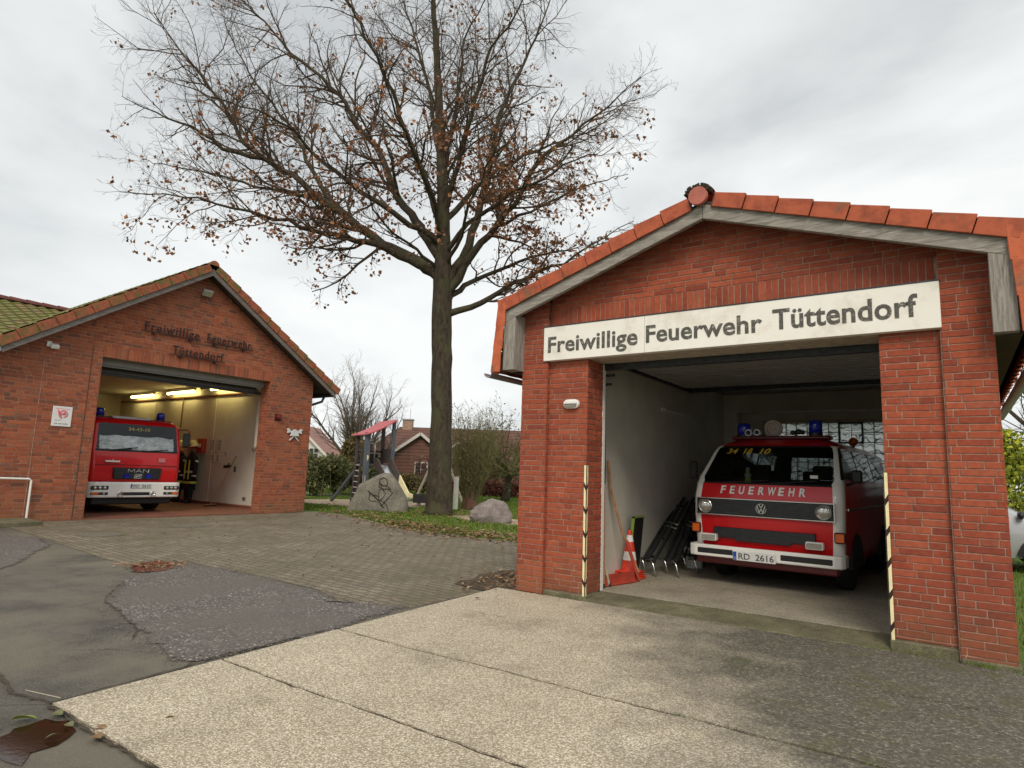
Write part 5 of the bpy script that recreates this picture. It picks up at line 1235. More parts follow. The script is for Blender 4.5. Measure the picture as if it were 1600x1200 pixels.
# ================================================================== TREES
LIMBS = {
'T':[(0.0,0.0,0.0),(-0.04,-0.02,1.7),(-0.05,-0.04,3.37),(-0.12,-0.08,5.08),(-0.19,-0.13,6.83),(-0.21,-0.15,8.17),(-0.23,-0.16,9.07),(-0.32,-0.22,10.92),(-0.49,-0.34,13.28),(-0.68,-0.48,15.71),(-0.91,-0.64,18.22),(-1.09,-0.76,20.54),(-1.24,-0.87,22.4)],
'L1':[(-0.42,-0.29,8.05),(-1.26,-0.7,8.59),(-2.11,-1.12,9.02),(-3.47,-1.75,10.19),(-4.29,-2.15,10.8),(-5.44,-2.69,11.8),(-6.57,-3.26,12.52),(-7.5,-3.69,13.49),(-8.07,-3.91,14.48),(-9.14,-4.37,16.01),(-10.34,-4.92,17.42),(-11.47,-5.42,18.99)],
'L1b':[(-6.48,-3.31,12.47),(-7.38,-4.28,12.58),(-8.07,-5.11,13.26),(-8.92,-6.07,13.63),(-9.6,-6.87,14.01),(-10.26,-7.68,14.56)],
'L2':[(-0.37,-0.26,7.89),(-0.95,-1.0,8.37),(-1.65,-1.88,8.75),(-2.27,-2.65,8.86),(-2.88,-3.41,8.94),(-3.61,-4.35,9.2),(-4.43,-5.44,9.3),(-5.21,-6.49,9.44),(-6.11,-7.73,9.29),(-6.5,-8.34,8.78)],
'L3':[(-0.33,-0.23,8.61),(-1.05,-0.36,9.58),(-1.57,-0.45,10.26),(-2.43,-0.63,11.4),(-3.36,-0.67,13.27),(-4.22,-0.91,14.18),(-4.87,-1.01,15.28),(-6.01,-1.32,16.63),(-7.46,-1.81,17.88),(-8.89,-2.24,19.56),(-10.12,-2.64,20.88),(-11.57,-3.07,22.77)],
'L4':[(-0.3,-0.21,9.53),(-0.31,-0.73,10.48),(-0.35,-1.25,11.32),(-0.53,-2.05,12.36),(-0.51,-2.68,13.36),(-0.57,-3.35,14.19),(-0.62,-4.01,14.97),(-0.74,-4.56,15.43),(-0.71,-5.26,16.2)],
'L5':[(-3.46,-1.76,10.19),(-4.39,-2.23,11.32),(-5.18,-2.6,12.84),(-5.97,-2.98,14.14),(-6.98,-3.5,15.48),(-7.8,-3.9,16.85),(-8.44,-4.18,18.26)],
'L5b':[(-4.27,-2.17,10.79),(-5.93,-2.72,11.25),(-7.57,-3.27,11.79),(-9.27,-3.87,12.41),(-11.3,-4.61,12.96),(-13.12,-5.28,13.56)],
'L6':[(-0.02,-0.02,7.06),(0.23,0.51,7.74),(0.92,1.54,8.48),(1.57,2.48,9.07),(2.46,3.68,9.58),(3.43,4.96,10.27)],
'L6b':[(-0.04,-0.03,6.59),(0.97,0.47,6.96),(1.9,0.89,7.6),(3.05,1.44,8.1),(4.3,2.01,8.85),(5.54,2.57,9.65)],
'L7':[(-0.05,-0.03,7.72),(0.2,0.67,9.17),(0.21,1.2,10.78),(0.16,1.63,12.29),(0.01,2.17,14.42),(0.17,2.85,16.32),(0.47,3.66,18.35),(0.71,4.37,20.26),(0.79,5.05,22.61)],
'L8':[(-0.04,-0.03,7.39),(0.8,0.36,8.69),(1.37,0.62,9.62),(1.94,0.89,10.41),(2.64,1.17,11.87),(3.66,1.7,12.8),(4.68,2.22,13.72),(5.71,2.72,14.77),(6.42,3.09,15.38)],
'L9':[(-0.22,-0.16,9.88),(0.16,0.85,11.35),(0.61,1.73,12.37),(1.4,3.03,13.49),(1.93,3.82,14.02),(2.72,5.11,15.38),(4.07,7.0,16.66)],
'L9b':[(1.29,0.73,9.67),(2.2,1.53,10.32),(3.2,2.41,11.14),(4.22,3.31,11.73),(5.45,4.37,12.3)],
'L10':[(-0.29,-0.2,10.22),(0.16,-0.25,11.02),(0.57,-0.41,12.0),(1.35,-0.68,13.69),(2.06,-0.86,14.97),(3.07,-0.85,16.05),(3.74,-1.01,17.02)],
'L11':[(-0.33,-0.23,11.15),(-0.62,0.26,12.88),(-0.79,0.74,14.41),(-1.06,1.27,16.35),(-1.39,1.77,18.41),(-1.25,2.69,20.66),(-1.29,3.44,23.02)],
'L12':[(-0.37,-0.26,11.38),(-1.03,0.15,13.19),(-2.35,0.73,16.5),(-3.36,0.97,18.69),(-4.41,1.19,21.02),(-5.52,1.4,23.52)],
'L13':[(-0.32,-0.22,9.07),(-0.79,-1.25,9.49),(-1.49,-2.92,10.12),(-1.87,-4.18,10.74),(-1.98,-5.09,11.38),(-2.3,-6.17,11.54),(-2.63,-7.32,11.42)],
'L14':[(-0.23,-0.16,8.62),(0.86,-0.25,9.5),(2.61,-0.2,10.23),(3.76,-0.13,10.4),(4.89,-0.15,10.72),(6.14,-0.15,10.78)],
'L15':[(-0.31,-0.22,8.16),(-0.39,-1.3,8.51),(-0.42,-2.73,8.89),(0.04,-4.23,9.62),(0.27,-5.36,9.82)],
'L16':[(-0.17,-0.12,8.17),(0.9,-0.6,8.94),(2.04,-1.43,9.87),(3.25,-2.11,10.48),(4.42,-2.85,10.93)],
'L17':[(-0.28,-0.2,9.07),(0.16,-1.09,10.01),(0.47,-2.39,10.91),(0.86,-3.67,11.63),(1.44,-4.79,12.19),(1.96,-5.77,12.5)],
'L18':[(-0.33,-0.23,10.22),(-0.96,0.71,12.18),(-1.38,2.16,14.79),(-1.73,3.7,17.69),(-2.03,5.32,20.9)],
}
def interp(pts, t):
    n = len(pts)-1; f = min(max(t,0),.9999)*n; i = int(f); return pts[i].lerp(pts[i+1], f-i)
def branch(rnd, start, d, length, segs, wig, up):
    pts = [V(start)]; d = d.normalized()
    for i in range(segs):
        d = (d + V((rnd.gauss(0,wig),rnd.gauss(0,wig),rnd.gauss(0,wig)+up))).normalized()
        pts.append(pts[-1]+d*(length/segs))
    return pts
def side_dir(rnd, d, ang):
    a = d.orthogonal().normalized(); a.rotate(Matrix.Rotation(rnd.uniform(0,2*PI),3,d)); return (d*math.cos(ang)+a*math.sin(ang)).normalized()
def grow(rnd, mb, pts, r0, level, spec, tips):
    """spec[level] = (count per metre, length factor lo, hi, angle, up, radius factor, sides)"""
    if level >= len(spec): return
    dens, lo, hi, ang, up, rf, sides, maxl = spec[level]
    L = sum((pts[i+1]-pts[i]).length for i in range(len(pts)-1))
    n = max(1, int(L*dens + rnd.random()))
    t0 = .22 if level == 0 else .12
    for i in range(n):
        t = t0 + (1-t0)*(i+rnd.random())/n
        if t > .995: t = .995
        p = interp(pts, t); q = interp(pts, min(t+.03,.999)); d = (q-p)
        if d.length < 1e-6: d = pts[-1]-pts[-2]
        d.normalize()
        l = min(L*(1-t*.55)*rnd.uniform(lo,hi), maxl*rnd.uniform(.75,1.1))
        bp = branch(rnd, p, side_dir(rnd, d, ang*rnd.uniform(.6,1.3)), l, 6 if level == 0 else 4 if level == 1 else 3, .20, up)
        rr = max(r0*(1-t*.85)*rf, .004)
        mb.tube(bp, [max(rr*(1-k/len(bp)*.8), .0032) for k in range(len(bp))], sides, cap=False)
        tips.append((level, bp))
        grow(rnd, mb, bp, rr, level+1, spec, tips)
def leafquad(mb, rnd, c, s, fold=.5):
    a = V((rnd.gauss(0,1),rnd.gauss(0,1),rnd.gauss(0,1))).normalized(); b_ = a.orthogonal().normalized(); b_.rotate(Matrix.Rotation(rnd.uniform(0,6.3),3,a)); n = a.cross(b_)
    w = s*rnd.uniform(.30,.45); l = s
    mb.add([c, c+a*l*.5+b_*w+n*w*fold, c+a*l, c+a*l*.5-b_*w+n*w*fold], [(0,1,2),(0,2,3)])

rnd = random.Random(11)
TO = V((-13.73,15.68,0))
oak = thing('oak_tree', 'tall bare oak with rusty dead leaves standing between the two fire brigade buildings', 'tree', TO)
P_ = [V(p) for p in LIMBS['T']]; tb = MB()
rad = [.46,.36,.345,.335,.34,.30,.24,.20,.16,.12,.085,.05,.02]
pp = []; rr = []
for i in range(len(P_)-1):
    for k in range(4):
        t = k/4; pp.append(P_[i].lerp(P_[i+1],t)+V((rnd.gauss(0,.008),rnd.gauss(0,.008),0))); rr.append((rad[i]*(1-t)+rad[i+1]*t)*rnd.uniform(.985,1.02))
pp.insert(1, pp[0]+V((0,0,.12))); rr[0] = .54; rr.insert(1,.42)
tb.tube(pp, rr, 18); tb.build('trunk', M['bark'], oak, smooth=True)
br = MB(); tw = MB(); tips = []
SPEC = [(2.4,.26,.52,.80,.045,.42,5,3.0),(3.8,.30,.62,.85,.035,.55,4,1.35),(5.2,.40,.80,.8,.025,.62,3,.60)]
LR = {'L1':.19,'L1b':.09,'L2':.14,'L3':.17,'L4':.12,'L5':.09,'L5b':.07,'L6':.11,'L6b':.12,'L7':.16,'L8':.14,'L9':.10,'L9b':.06,'L10':.11,'L11':.10,'L12':.10,'L13':.11,'L14':.09,'L15':.06,'L16':.07,'L17':.08,'L18':.08}
for k, pts in LIMBS.items():
    if k == 'T': continue
    pts = [V(p) for p in pts]
    if k in ('L8','L9','L9b','L2','L1b','L5b','L6'): pts = pts[:-1] + [pts[-2].lerp(pts[-1], .45)]
    if k in ('L8','L1b','L2'): pts = pts[:-1]
    if k not in ('L1b','L5','L5b','L9b'):
        # start on the trunk axis
        z = pts[0].z; pass
    fine = []
    for i in range(len(pts)-1):
        for q in range(3): fine.append(pts[i].lerp(pts[i+1], q/3)+ (V((rnd.gauss(0,.035),rnd.gauss(0,.035),rnd.gauss(0,.035))) if i or q else V((0,0,0))))
    fine.append(pts[-1]); n = len(fine); r0 = LR[k]*1.12
    br.tube(fine, [max(r0*(1-.93*(i/(n-1))**.8), .012) for i in range(n)], 8, cap=False)
    grow(rnd, tw, fine, r0, 0, SPEC, tips)
# twigs straight from the upper trunk
grow(rnd, tw, P_[5:], .16, 0, [(2.2,.22,.45,.75,.10,.32,5,2.6)]+SPEC[1:], tips)
br.build('limbs', M['bark'], oak, smooth=True)
tw.build('twigs', M['twig'], oak)
lf = MB()
fin = [b for l, b in tips if l == 2]; mid = [b for l, b in tips if l == 1]
for b in fin:
    c = b[-1]
    w = .035
    if c.z < 12.5: w = .13
    if c.z < 10: w = .36
    if math.hypot(c.x, c.y) < 3.2 and c.z < 12: w = .58
    if c.x < -5 and c.z < 11.5: w = max(w, .14)
    if noise.noise(c*.55+V((3,1,7))) < -.05: w *= .35
    if rnd.random() < w:
        for q in range(rnd.randint(2,7)): leafquad(lf, rnd, c+V((rnd.gauss(0,.08),rnd.gauss(0,.08),rnd.gauss(-.04,.07))), rnd.uniform(.10,.18))
print('oak', len(tw.f), len(lf.f), len(fin))
lf.build('dead_leaves', M['oakleaf'], oak)

def tree(name, label, cat, loc, height, trunk_h, spread, seed, mt, r=.2, nl=9, leaf=None, leafp=.0, leafs=.1, spec=None, group=None, up=.07, lean=0, erange=(.25,1.25)):
    rn = random.Random(seed); t = thing(name, label, cat, loc, 0, group)
    a = MB(); tp = [V((0,0,0))]
    for k in range(5): tp.append(tp[-1]+V((rn.gauss(lean,.04),rn.gauss(0,.04),trunk_h/5)))
    a.tube(tp, [r*1.25]+[r*(1-.08*k) for k in range(5)], 10); a.build('trunk', mt[0], t, smooth=True)
    c = MB(); tips = []
    for k in range(nl):
        th = 2*PI*k/nl+rn.uniform(-.4,.4); e = rn.uniform(*erange); d = V((math.cos(th)*math.cos(e)*spread, math.sin(th)*math.cos(e)*spread, math.sin(e)))
        L = (height-trunk_h)*rn.uniform(.8,1.05)*(.75+.25*math.sin(e))
        bp = branch(rn, tp[-1] - V((0,0,rn.uniform(0,trunk_h*.25))), d, L, 8, .12, up); bp[0] = tp[-1]-V((0,0,.1))
        c.tube(bp, [max(r*.55*(1-q/9), .012) for q in range(len(bp))], 6, cap=False); tips.append((0,bp))
        grow(rn, c, bp, r*.5, 0, spec or [(2.0,.3,.55,.7,.08,.42,4,2.4),(3.2,.3,.6,.7,.06,.5,3,1.1),(3.5,.4,.7,.7,.05,.6,3,.5)], tips)
    c.build('crown', mt[1], t)
    if leaf:
        l = MB()
        for lv, b in tips:
            if lv >= 1:
                for q in b[1:]:
                    if rn.random() < leafp: leafquad(l, rn, q+V((rn.gauss(0,.08),rn.gauss(0,.08),rn.gauss(0,.08))), leafs*rn.uniform(.7,1.3))
        l.build('leaves', leaf, t)
    return t
def bush(name, label, cat, loc, rx, ry, h, n, s, mt, seed, stem=M['greentwig'], group=None, rz=0):
    rn = random.Random(seed); t = thing(name, label, cat, loc, rz, group); l = MB(); st_ = MB()
    lumps = [(rn.uniform(-.75,.75)*rx, rn.uniform(-.7,.7)*ry, rn.uniform(.35,.8)*h, rn.uniform(.3,.5)) for _ in range(max(6,int(rx*6)))]
    for k in range(n):
        cx, cy, cz, r = rn.choice(lumps); d = V((rn.gauss(0,1),rn.gauss(0,1),rn.gauss(0,1))).normalized()*r*(rn.random()**.4)
        p = V((cx+d.x*min(rx,1.4), cy+d.y*min(ry,1.2), cz+d.z*h*.75)); 
        if p.z < .03: p.z = rn.uniform(.03,.3)*h
        leafquad(l, rn, p, s*rn.uniform(.7,1.4))
    for k in range(int(14*rx)):
        x = rn.uniform(-.8,.8)*rx; y = rn.uniform(-.7,.7)*ry; st_.tube(branch(rn,(x,y,0),V((rn.gauss(0,.25),rn.gauss(0,.25),1)),h*rn.uniform(.6,1.0),4,.1,.05),[.02,.016,.012,.008,.005],4,cap=False)
    st_.build('stems', stem, t); l.build('foliage', mt, t); return t
def W(px, ax=None): pass
TM = (M['greybark'], M['greybark'])
tree('bare_tree', 'pale bare tree behind the playground, its crown rising beside the fire station corner', 'tree', (-34.5,30.5,0), 8.6, 1.3, .75, 5, TM, r=.24, nl=16, up=.06, erange=(.35,1.35), spec=[(3.2,.3,.6,.6,.07,.42,4,2.2),(4.2,.3,.6,.65,.06,.5,3,1.0),(4,.4,.7,.7,.05,.6,3,.5)])
# pollard and shrubs right of the oak
tree('pollarded_tree', 'low spreading pollard tree with brown leaves right of the shrub, beside the garage', 'tree', (-17.9,25.2,0), 4.3, 1.5, 1.3, 8, (M['bark'],M['greentwig']), r=.20, nl=14, leaf=M['olive'], leafp=.6, leafs=.11, up=.05, erange=(.0,1.1), spec=[(4.5,.4,.8,.8,.12,.42,4,1.6),(6,.35,.7,.7,.08,.5,3,.8)])
rn = random.Random(4)
t = thing('twiggy_shrub', 'tall green brown twiggy shrub on an old stump right of the oak trunk', 'shrub', (-15.0,18.9,0)); c = MB(); l = MB()
for k in range(260):
    th = rn.uniform(0,6.28); r0 = rn.uniform(0,.22); p = V((r0*math.cos(th),r0*math.sin(th),rn.uniform(.1,.6))); d = V((math.cos(th)*rn.uniform(.05,.5),math.sin(th)*rn.uniform(.05,.5),1))
    bp = branch(rn,p,d,rn.uniform(1.6,3.5),7,.07,.03); c.tube(bp,[.011,.01,.009,.008,.007,.006,.005,.004],3,cap=False)
    for q in bp[1:]:
        for _ in range(2):
            sp = branch(rn,q,V((rn.gauss(0,1),rn.gauss(0,1),rn.uniform(.3,1.4))),rn.uniform(.2,.55),3,.1,.05); c.tube(sp,[.006,.005,.004,.003],3,cap=False)
            if rn.random() < .3: leafquad(l,rn,sp[-1],rn.uniform(.05,.09))
c.build('twigs', M['greentwig'], t); l.build('leaves', M['olive'], t)
s_ = MB(); s_.tube([(.05,.0,0),(.0,0,.35),(.04,.02,.8),(.12,0,1.2)],[.30,.22,.20,.12],9); s_.tube([(-.1,-.1,0),(-.15,-.05,.5),(-.22,0,.95)],[.2,.13,.1],8); s_.build('stump', M['redtwig'], t)
# second bare bushy crown behind
tree('bare_tree', 'loose bare tree with rusty leaf tips behind the pollard, its crown above the shrub', 'tree', (-24.5,33.5,0), 5.9, .8, .9, 12, (M['redtwig'],M['redtwig']), r=.16, nl=13, leaf=M['olive'], leafp=.18, leafs=.13)
tree('bare_tree', 'grey bare tree farther right, partly behind the left pier of the garage', 'tree', (-19.0,36.5,0), 6.3, 1.0, .9, 14, (M['greybark'],M['redtwig']), r=.16, nl=12, leaf=M['olive'], leafp=.12, leafs=.13)
# hedges
def hedge(name, label, p, q, h, d, n, s, mt, seed, cat='hedge'):
    rn = random.Random(seed); p = V(p); q = V(q); L = (q-p).length; t = thing(name, label, cat, p, math.atan2(q.y-p.y,q.x-p.x)); l = MB(); st_ = MB()
    for k in range(n):
        x = rn.uniform(0,L); u = rn.gauss(0,.32); zz = rn.random(); hh = h*(.88+.2*noise.noise(V((x*.9,seed,0)))); leafquad(l, rn, V((x, max(-.5,min(.5,u))*d, hh*zz**.8)), s*rn.uniform(.7,1.4))
    for k in range(int(L*6)): x = rn.uniform(0,L); st_.tube(branch(rn,(x,rn.uniform(-.2,.2)*d,0),V((rn.gauss(0,.2),rn.gauss(0,.2),1)),h*.95,3,.1,0),[.02,.015,.01,.006],4,cap=False)
    st_.build('stems', M['redtwig'], t); l.build('foliage', mt, t); return t
hedge('beech_hedge','low copper beech hedge behind the pollard tree',(-24.0,28.5,0),(-14.2,33.0,0),1.0,.8,9000,.12,M['beech'],2)
hedge('dry_hedge','taller dry reddish twig hedge behind the beech hedge',(-29.5,31.0,0),(-15.5,38.5,0),2.5,1.2,7000,.15,leafmat('dry_hedge_leaf',[(0,(.10,.05,.035)),(.6,(.18,.09,.06)),(1,(.26,.16,.10))]),3)
bush('evergreen_bush','dark green leafy bush behind the lawn beside the fire station corner','bush',(-25.35,20.2,0),1.5,1.1,1.9,9000,.14,M['bushleaf'],5)
bush('evergreen_bush','lower olive green bush between the leafy bush and the playground tower','bush',(-25.3,22.6,0),1.5,1.1,1.6,7000,.13,M['bushleaf'],6)
bush('conifer_bush','brownish green upright bush directly behind the playground tower','bush',(-28.1,24.6,0),.8,.8,3.3,6000,.16,M['olive'],7)
bush('evergreen_bush','green bush behind the slide, left of the oak trunk','bush',(-25.2,26.0,0),1.8,1.0,1.3,6000,.14,M['olive'],8)
bush('forsythia_bush','bright yellow green bush beyond the right pier of the garage','bush',(1.75,17.6,0),1.1,1.0,2.75,9000,.09,M['forsythia'],9)
hedge('beech_hedge','brown leafy hedge behind the silver car beyond the right pier',(.6,18.6,0),(7,18.9,0),1.3,.9,5000,.09,M['beech'],10)
tree('bare_tree', 'dark bare tree above the yellow green bush at the right edge', 'tree', (3.2,24.0,0), 8.5, 1.6, .8, 15, (M['bark'],M['twig']), r=.2, nl=12, leaf=M['oakleaf'], leafp=.08, leafs=.1)

# ================================================================== PLAYGROUND
pt = thing('playground_tower', 'dark wooden playground tower with a faded red slanted roof and a yellow edged slide', 'playground tower', (-19.15,16.90,0), math.radians(-20.4))
PZ = {}
def post(x,y,z1,m,w=.13): mb = MB(); mb.box(x-w/2,x+w/2,y-w/2,y+w/2,0,z1); mb.build('post', m, pt, bevel=.01)
post(0,0,2.72,M['playwood']); post(1.0,0,2.72,M['playblue'],.18); post(0,1.05,3.20,M['playwood']); post(1.0,1.05,3.22,M['playblue'],.12)
mb = MB(); n = 6
top = []; 
for j in range(7):
    t_ = j/6; y = -.15+1.2*t_; z = 2.66+.62*t_-.05*math.sin(PI*t_)
    top.append((y,z))
poly = top+[(y,z-.05) for y,z in reversed(top)]; mb.prism(poly, -.40, 1.30, 'x'); mb.build('red_roof', M['pinkred'], pt, bevel=.008)
mb = MB(); mb.box(-.05,1.05,-.05,1.1,1.44,1.54); mb.build('platform', M['playwood'], pt, bevel=.01)
mb = MB(); mb.box(.0,1.0,1.02,1.07,1.6,2.15).box(-.02,.03,.05,1.0,2.0,2.08).box(-.02,.03,.05,1.0,1.75,1.80); mb.build('rail_panel', M['playwood'], pt)
mb = MB(); mb.box(0,1.0,-.03,.03,2.02,2.12); mb.build('front_rail', M['playwood'], pt)
mb = MB(); mb.box(-.03,.03,.25,.85,1.55,1.95); mb.build('dark_panel', M['blackplastic'], pt)
mb = MB()
for x in (.10,.62): mb.bar((x,-.16,0),(x,-.02,2.1),.07,.07)
lad = mb.build('ladder', M['playwood'], pt)
for k in range(7): mb = MB(); z = .22+k*.21; y = -.16+.14*z/2.1; mb.tube([(.10,y,z),(.62,y,z)],.02,8); mb.build('rung', M['whitewood'], lad)
mb = MB(); mb.bar((0,.1,1.45),(-2.15,-.15,0),.10,.10); mb.build('ramp_pole', M['playblue'], pt); mb = MB(); mb.bar((0,.95,1.2),(-1.8,.65,0),.10,.10); mb.build('ramp_pole', M['playblue'], pt)
mb = MB(); mb.prism([(1.0,1.50),(1.25,1.50),(2.75,.42),(3.15,.36),(3.15,.30),(2.7,.34),(1.2,1.40),(1.0,1.42)], .35, .90, 'y'); mb.build('slide_bed', M['steel'], pt)
for y in (.32,.90):
    mb = MB(); mb.prism([(1.0,1.44),(1.05,1.78),(1.3,1.74),(2.1,1.16),(2.05,.86),(1.2,1.42)], y-.02, y+.03, 'y'); mb.build('slide_side', M['playwood'], pt)
    mb = MB(); mb.prism([(2.05,.88),(2.1,1.16),(2.9,.56),(3.2,.52),(3.2,.38),(2.8,.42)], y-.02, y+.032, 'y'); mb.build('slide_lower_side', M['yellow'], pt)
mb = MB(); mb.lathe([(.13,-.02),(.13,.02)],(1.02,.0,1.75),16,Matrix.Rotation(PI/2,4,'X')); mb.build('yellow_disc', M['yellow'], pt); 
mb = MB(); mb.tube([(1.0,.3,1.6),(1.05,.3,2.15),(1.0,.3,2.3),(.7,.3,2.32)],.025,8); mb.build('hoop_rail', M['galv'], pt, smooth=True)
mb = MB(); mb.box(.93,1.09,-.09,.0,.75,1.12); mb.build('white_sleeve', M['whitewood'], pt, bevel=.02)
# swing
t = thing('swing_frame', 'pale wooden swing frame behind the slide, beside the oak trunk', 'swing', (-18.6,21.2,0), math.radians(35))
for y in (0,3.2):
    for s_ in (-1,1): mb = MB(); mb.tube([(s_*1.05,y,0),(0,y,2.6)],.06,8); mb.build('leg', M['palewood'], t)
mb = MB(); mb.tube([(0,-.15,2.6),(0,3.35,2.6)],.06,8); mb.build('top_beam', M['galv'], t)
for y in (1.0,2.2):
    mb = MB(); mb.tube([(0,y-.22,2.55),(0,y-.22,.55)],.008,5).tube([(0,y+.22,2.55),(0,y+.22,.55)],.008,5); mb.build('chain', M['galv'], t); mb = MB(); mb.box(-.1,.1,y-.25,y+.25,.5,.54); mb.build('swing_seat', M['rubber'], t)
t = thing('bench_tray', 'dark low play tray on the ground between the carved stone and the oak', 'play tray', (-17.05,19.1,0), math.radians(35)); mb = MB(); mb.box(-.75,.75,-.3,.3,.10,.14).box(-.75,.75,-.3,-.25,.14,.42).box(-.75,.75,.25,.3,.14,.42); mb.build('tray', M['blackplastic'], t); mb = MB(); mb.box(-.6,-.5,-.2,.2,0,.1).box(.5,.6,-.2,.2,0,.1); mb.build('feet', M['galv'], t)
t = thing('white_post', 'white timber post standing in the grass just right of the oak trunk', 'post', (-14.93,17.95,0)); mb = MB(); mb.box(-.07,.07,-.07,.07,0,1.18); mb.build('post', M['whitewood'], t, bevel=.015); mb = MB(); mb.box(-.075,.075,-.075,.075,1.18,1.20); mb.build('cap', M['palewood'], t)

# ================================================================== STONES
def rock(o, seed, amp, sub=3):
    s_ = o.modifiers.new('sub','SUBSURF'); s_.subdivision_type='SIMPLE'; s_.levels = s_.render_levels = sub
    tx = bpy.data.textures.new('rough'+str(seed), 'CLOUDS'); tx.noise_scale = .35; d_ = o.modifiers.new('d','DISPLACE'); d_.texture = tx; d_.strength = amp; d_.mid_level = .5
    tx = bpy.data.textures.new('fine'+str(seed), 'CLOUDS'); tx.noise_scale = .07; d_ = o.modifiers.new('d2','DISPLACE'); d_.texture = tx; d_.strength = amp*.25; d_.mid_level = .5
    for p in o.data.polygons: p.use_smooth = True
SA = math.atan2(.57,.82)
bs = thing('carved_boulder', 'big grey boulder with a carved kneeling figure aiming a hose, on the lawn edge', 'boulder', (-15.62,14.75,0), SA)
out = [(110,1105),(125,1060),(170,960),(220,830),(390,740),(480,700),(560,705),(640,800),(700,890),(740,970),(765,1060),(770,1105)]
o2 = [((x-435)*.00301, max(-.08,(1105-y)*.00301)) for x,y in out]; o2[0] = (o2[0][0],-.08); o2[-1] = (o2[-1][0],-.08)
cx = 0; cz = .45; mb = MB(); n = len(o2)
rings = []
for (dy, k) in ((.0,.94),(.07,1.0),(.30,1.02),(.5,.9),(.62,.65)):
    rings.append([(cx+(x-cx)*k, dy, -.08+(z+.08)*k) for x, z in o2])
vs = [p for r in rings for p in r]; fs = [(i*n+j, i*n+(j+1)%n, (i+1)*n+(j+1)%n, (i+1)*n+j) for i in range(len(rings)-1) for j in range(n)]
vs += [(cx,0,cz),(cx,.68,cz*.7)]; fs += [(len(vs)-2, (j+1)%n, j) for j in range(n)] + [(len(vs)-1, 4*n+j, 4*n+(j+1)%n) for j in range(n)]
mb.add(vs, fs); o = mb.build('stone', M['stone'], bs); rock(o, 1, .07)
def ln(ps): return [((x-435)*.00301, -.012, (1105-y)*.00301) for x,y in ps]
mb = MB()
for ps, r in (([(452,800),(460,758),(495,742),(528,757),(545,800),(535,828),(490,826),(470,808),(452,800)],.012),([(455,800),(452,835),(470,855),(472,880)],.012),([(470,822),(540,832),(588,866),(482,862),(470,822)],.012),
    ([(548,858),(606,905),(560,965),(520,1008)],.013),([(495,866),(528,915),(495,970),(468,992)],.013),([(456,870),(455,960),(462,985)],.011),([(333,888),(400,940),(460,992),(512,1062)],.020),([(358,925),(348,975),(372,1000),(436,996)],.010),
    ([(475,985),(540,1028),(566,1075),(560,1108)],.012),([(520,1008),(490,1052),(445,1005)],.012),([(395,930),(450,945)],.012)):
    mb.tube(ln(ps), r, 5)
mb.build('carved_lines', simple('dark_carving',(.035,.025,.02),.9,var=.3), bs)
t = thing('boulder', 'rounded pinkish grey boulder on the lawn by the left pier of the garage', 'boulder', (-10.85,14.65,0), SA+.15)
mb = MB(); mb.ball((0,0,.16),.58,(14,10),(1.02,.7,.80))
for i,v in enumerate(mb.v):
    v = V(v); k = 1+.16*noise.noise(v*2.1+V((5,2,1))); v = V((v.x*k, v.y*k, v.z*k)); 
    if v.x < 0: v.z *= 1+v.x*.25
    mb.v[i] = tuple(v)
o = mb.build('stone', M['stoneP'], t); rock(o, 2, .14, 2)

# ================================================================== HOUSES
hs = thing('brown_house', 'house with a brown hipped roof and cladding behind the playground and the oak', 'house', (-36.4,37.8,-.3), SA)
hr = bpy.data.objects.new('roof', None); COL.objects.link(hr); hr.parent = hs
# main roof with hip at the left, ridge along local x
def slope(pts, m, name, parent=hr, th=.08):
    mb = MB(); a = V(pts[1])-V(pts[0]); n_ = a.cross(V(pts[2])-V(pts[0])).normalized(); vs = [V(p) for p in pts]+[V(p)-n_*th for p in pts]; k = len(pts)
    mb.add(vs, [tuple(range(k)), tuple(range(2*k-1,k-1,-1))]+[(i,k+i,k+(i+1)%k,(i+1)%k) for i in range(k)]); return mb.build(name, m, parent)
rz_ = 5.1; ez = 2.1
def roofwave(name, base, dark):
    m, nt, b = mat(name); w = N(nt,'ShaderNodeTexWave',bands_direction='Z'); w.inputs['Scale'].default_value = 1.3; nt.links.new(coord(nt), w.inputs[0]); f = noise_n(nt,coord(nt),2,6,.7); r = ramp(nt,[(.3,dark),(.65,base)]); nt.links.new(f,r.inputs[0])
    r2 = ramp(nt,[(.0,(.55,.55,.55)),(.3,(1.05,1.05,1.05))]); nt.links.new(w.outputs['Fac'],r2.inputs[0]); nt.links.new(mix(nt,1,r.outputs[0],r2.outputs[0],'MULTIPLY'), b.inputs['Base Color']); b.inputs['Roughness'].default_value=.85; return m
RW = roofwave('coursed_brown_roof',(.15,.07,.052),(.085,.045,.038)); RP = roofwave('coursed_brown_cladding',(.19,.085,.06),(.12,.06,.045))
slope([(-4.6,-3.6,ez-.2),(12,-3.6,ez-.2),(12,0,rz_),(-1.0,0,rz_)], RW, 'front_slope')
slope([(-4.6,3.6,ez-.2),(-4.6,-3.6,ez-.2),(-1.0,0,rz_)], RW, 'hip_slope')
slope([(12,3.6,ez-.2),(-4.6,3.6,ez-.2),(-1.0,0,rz_),(12,0,rz_)], RW, 'rear_slope')
mb = MB(); mb.box(-4.3,12,-3.3,3.3,-.2,ez); mb.build('wall', M['houseplank'], hs)
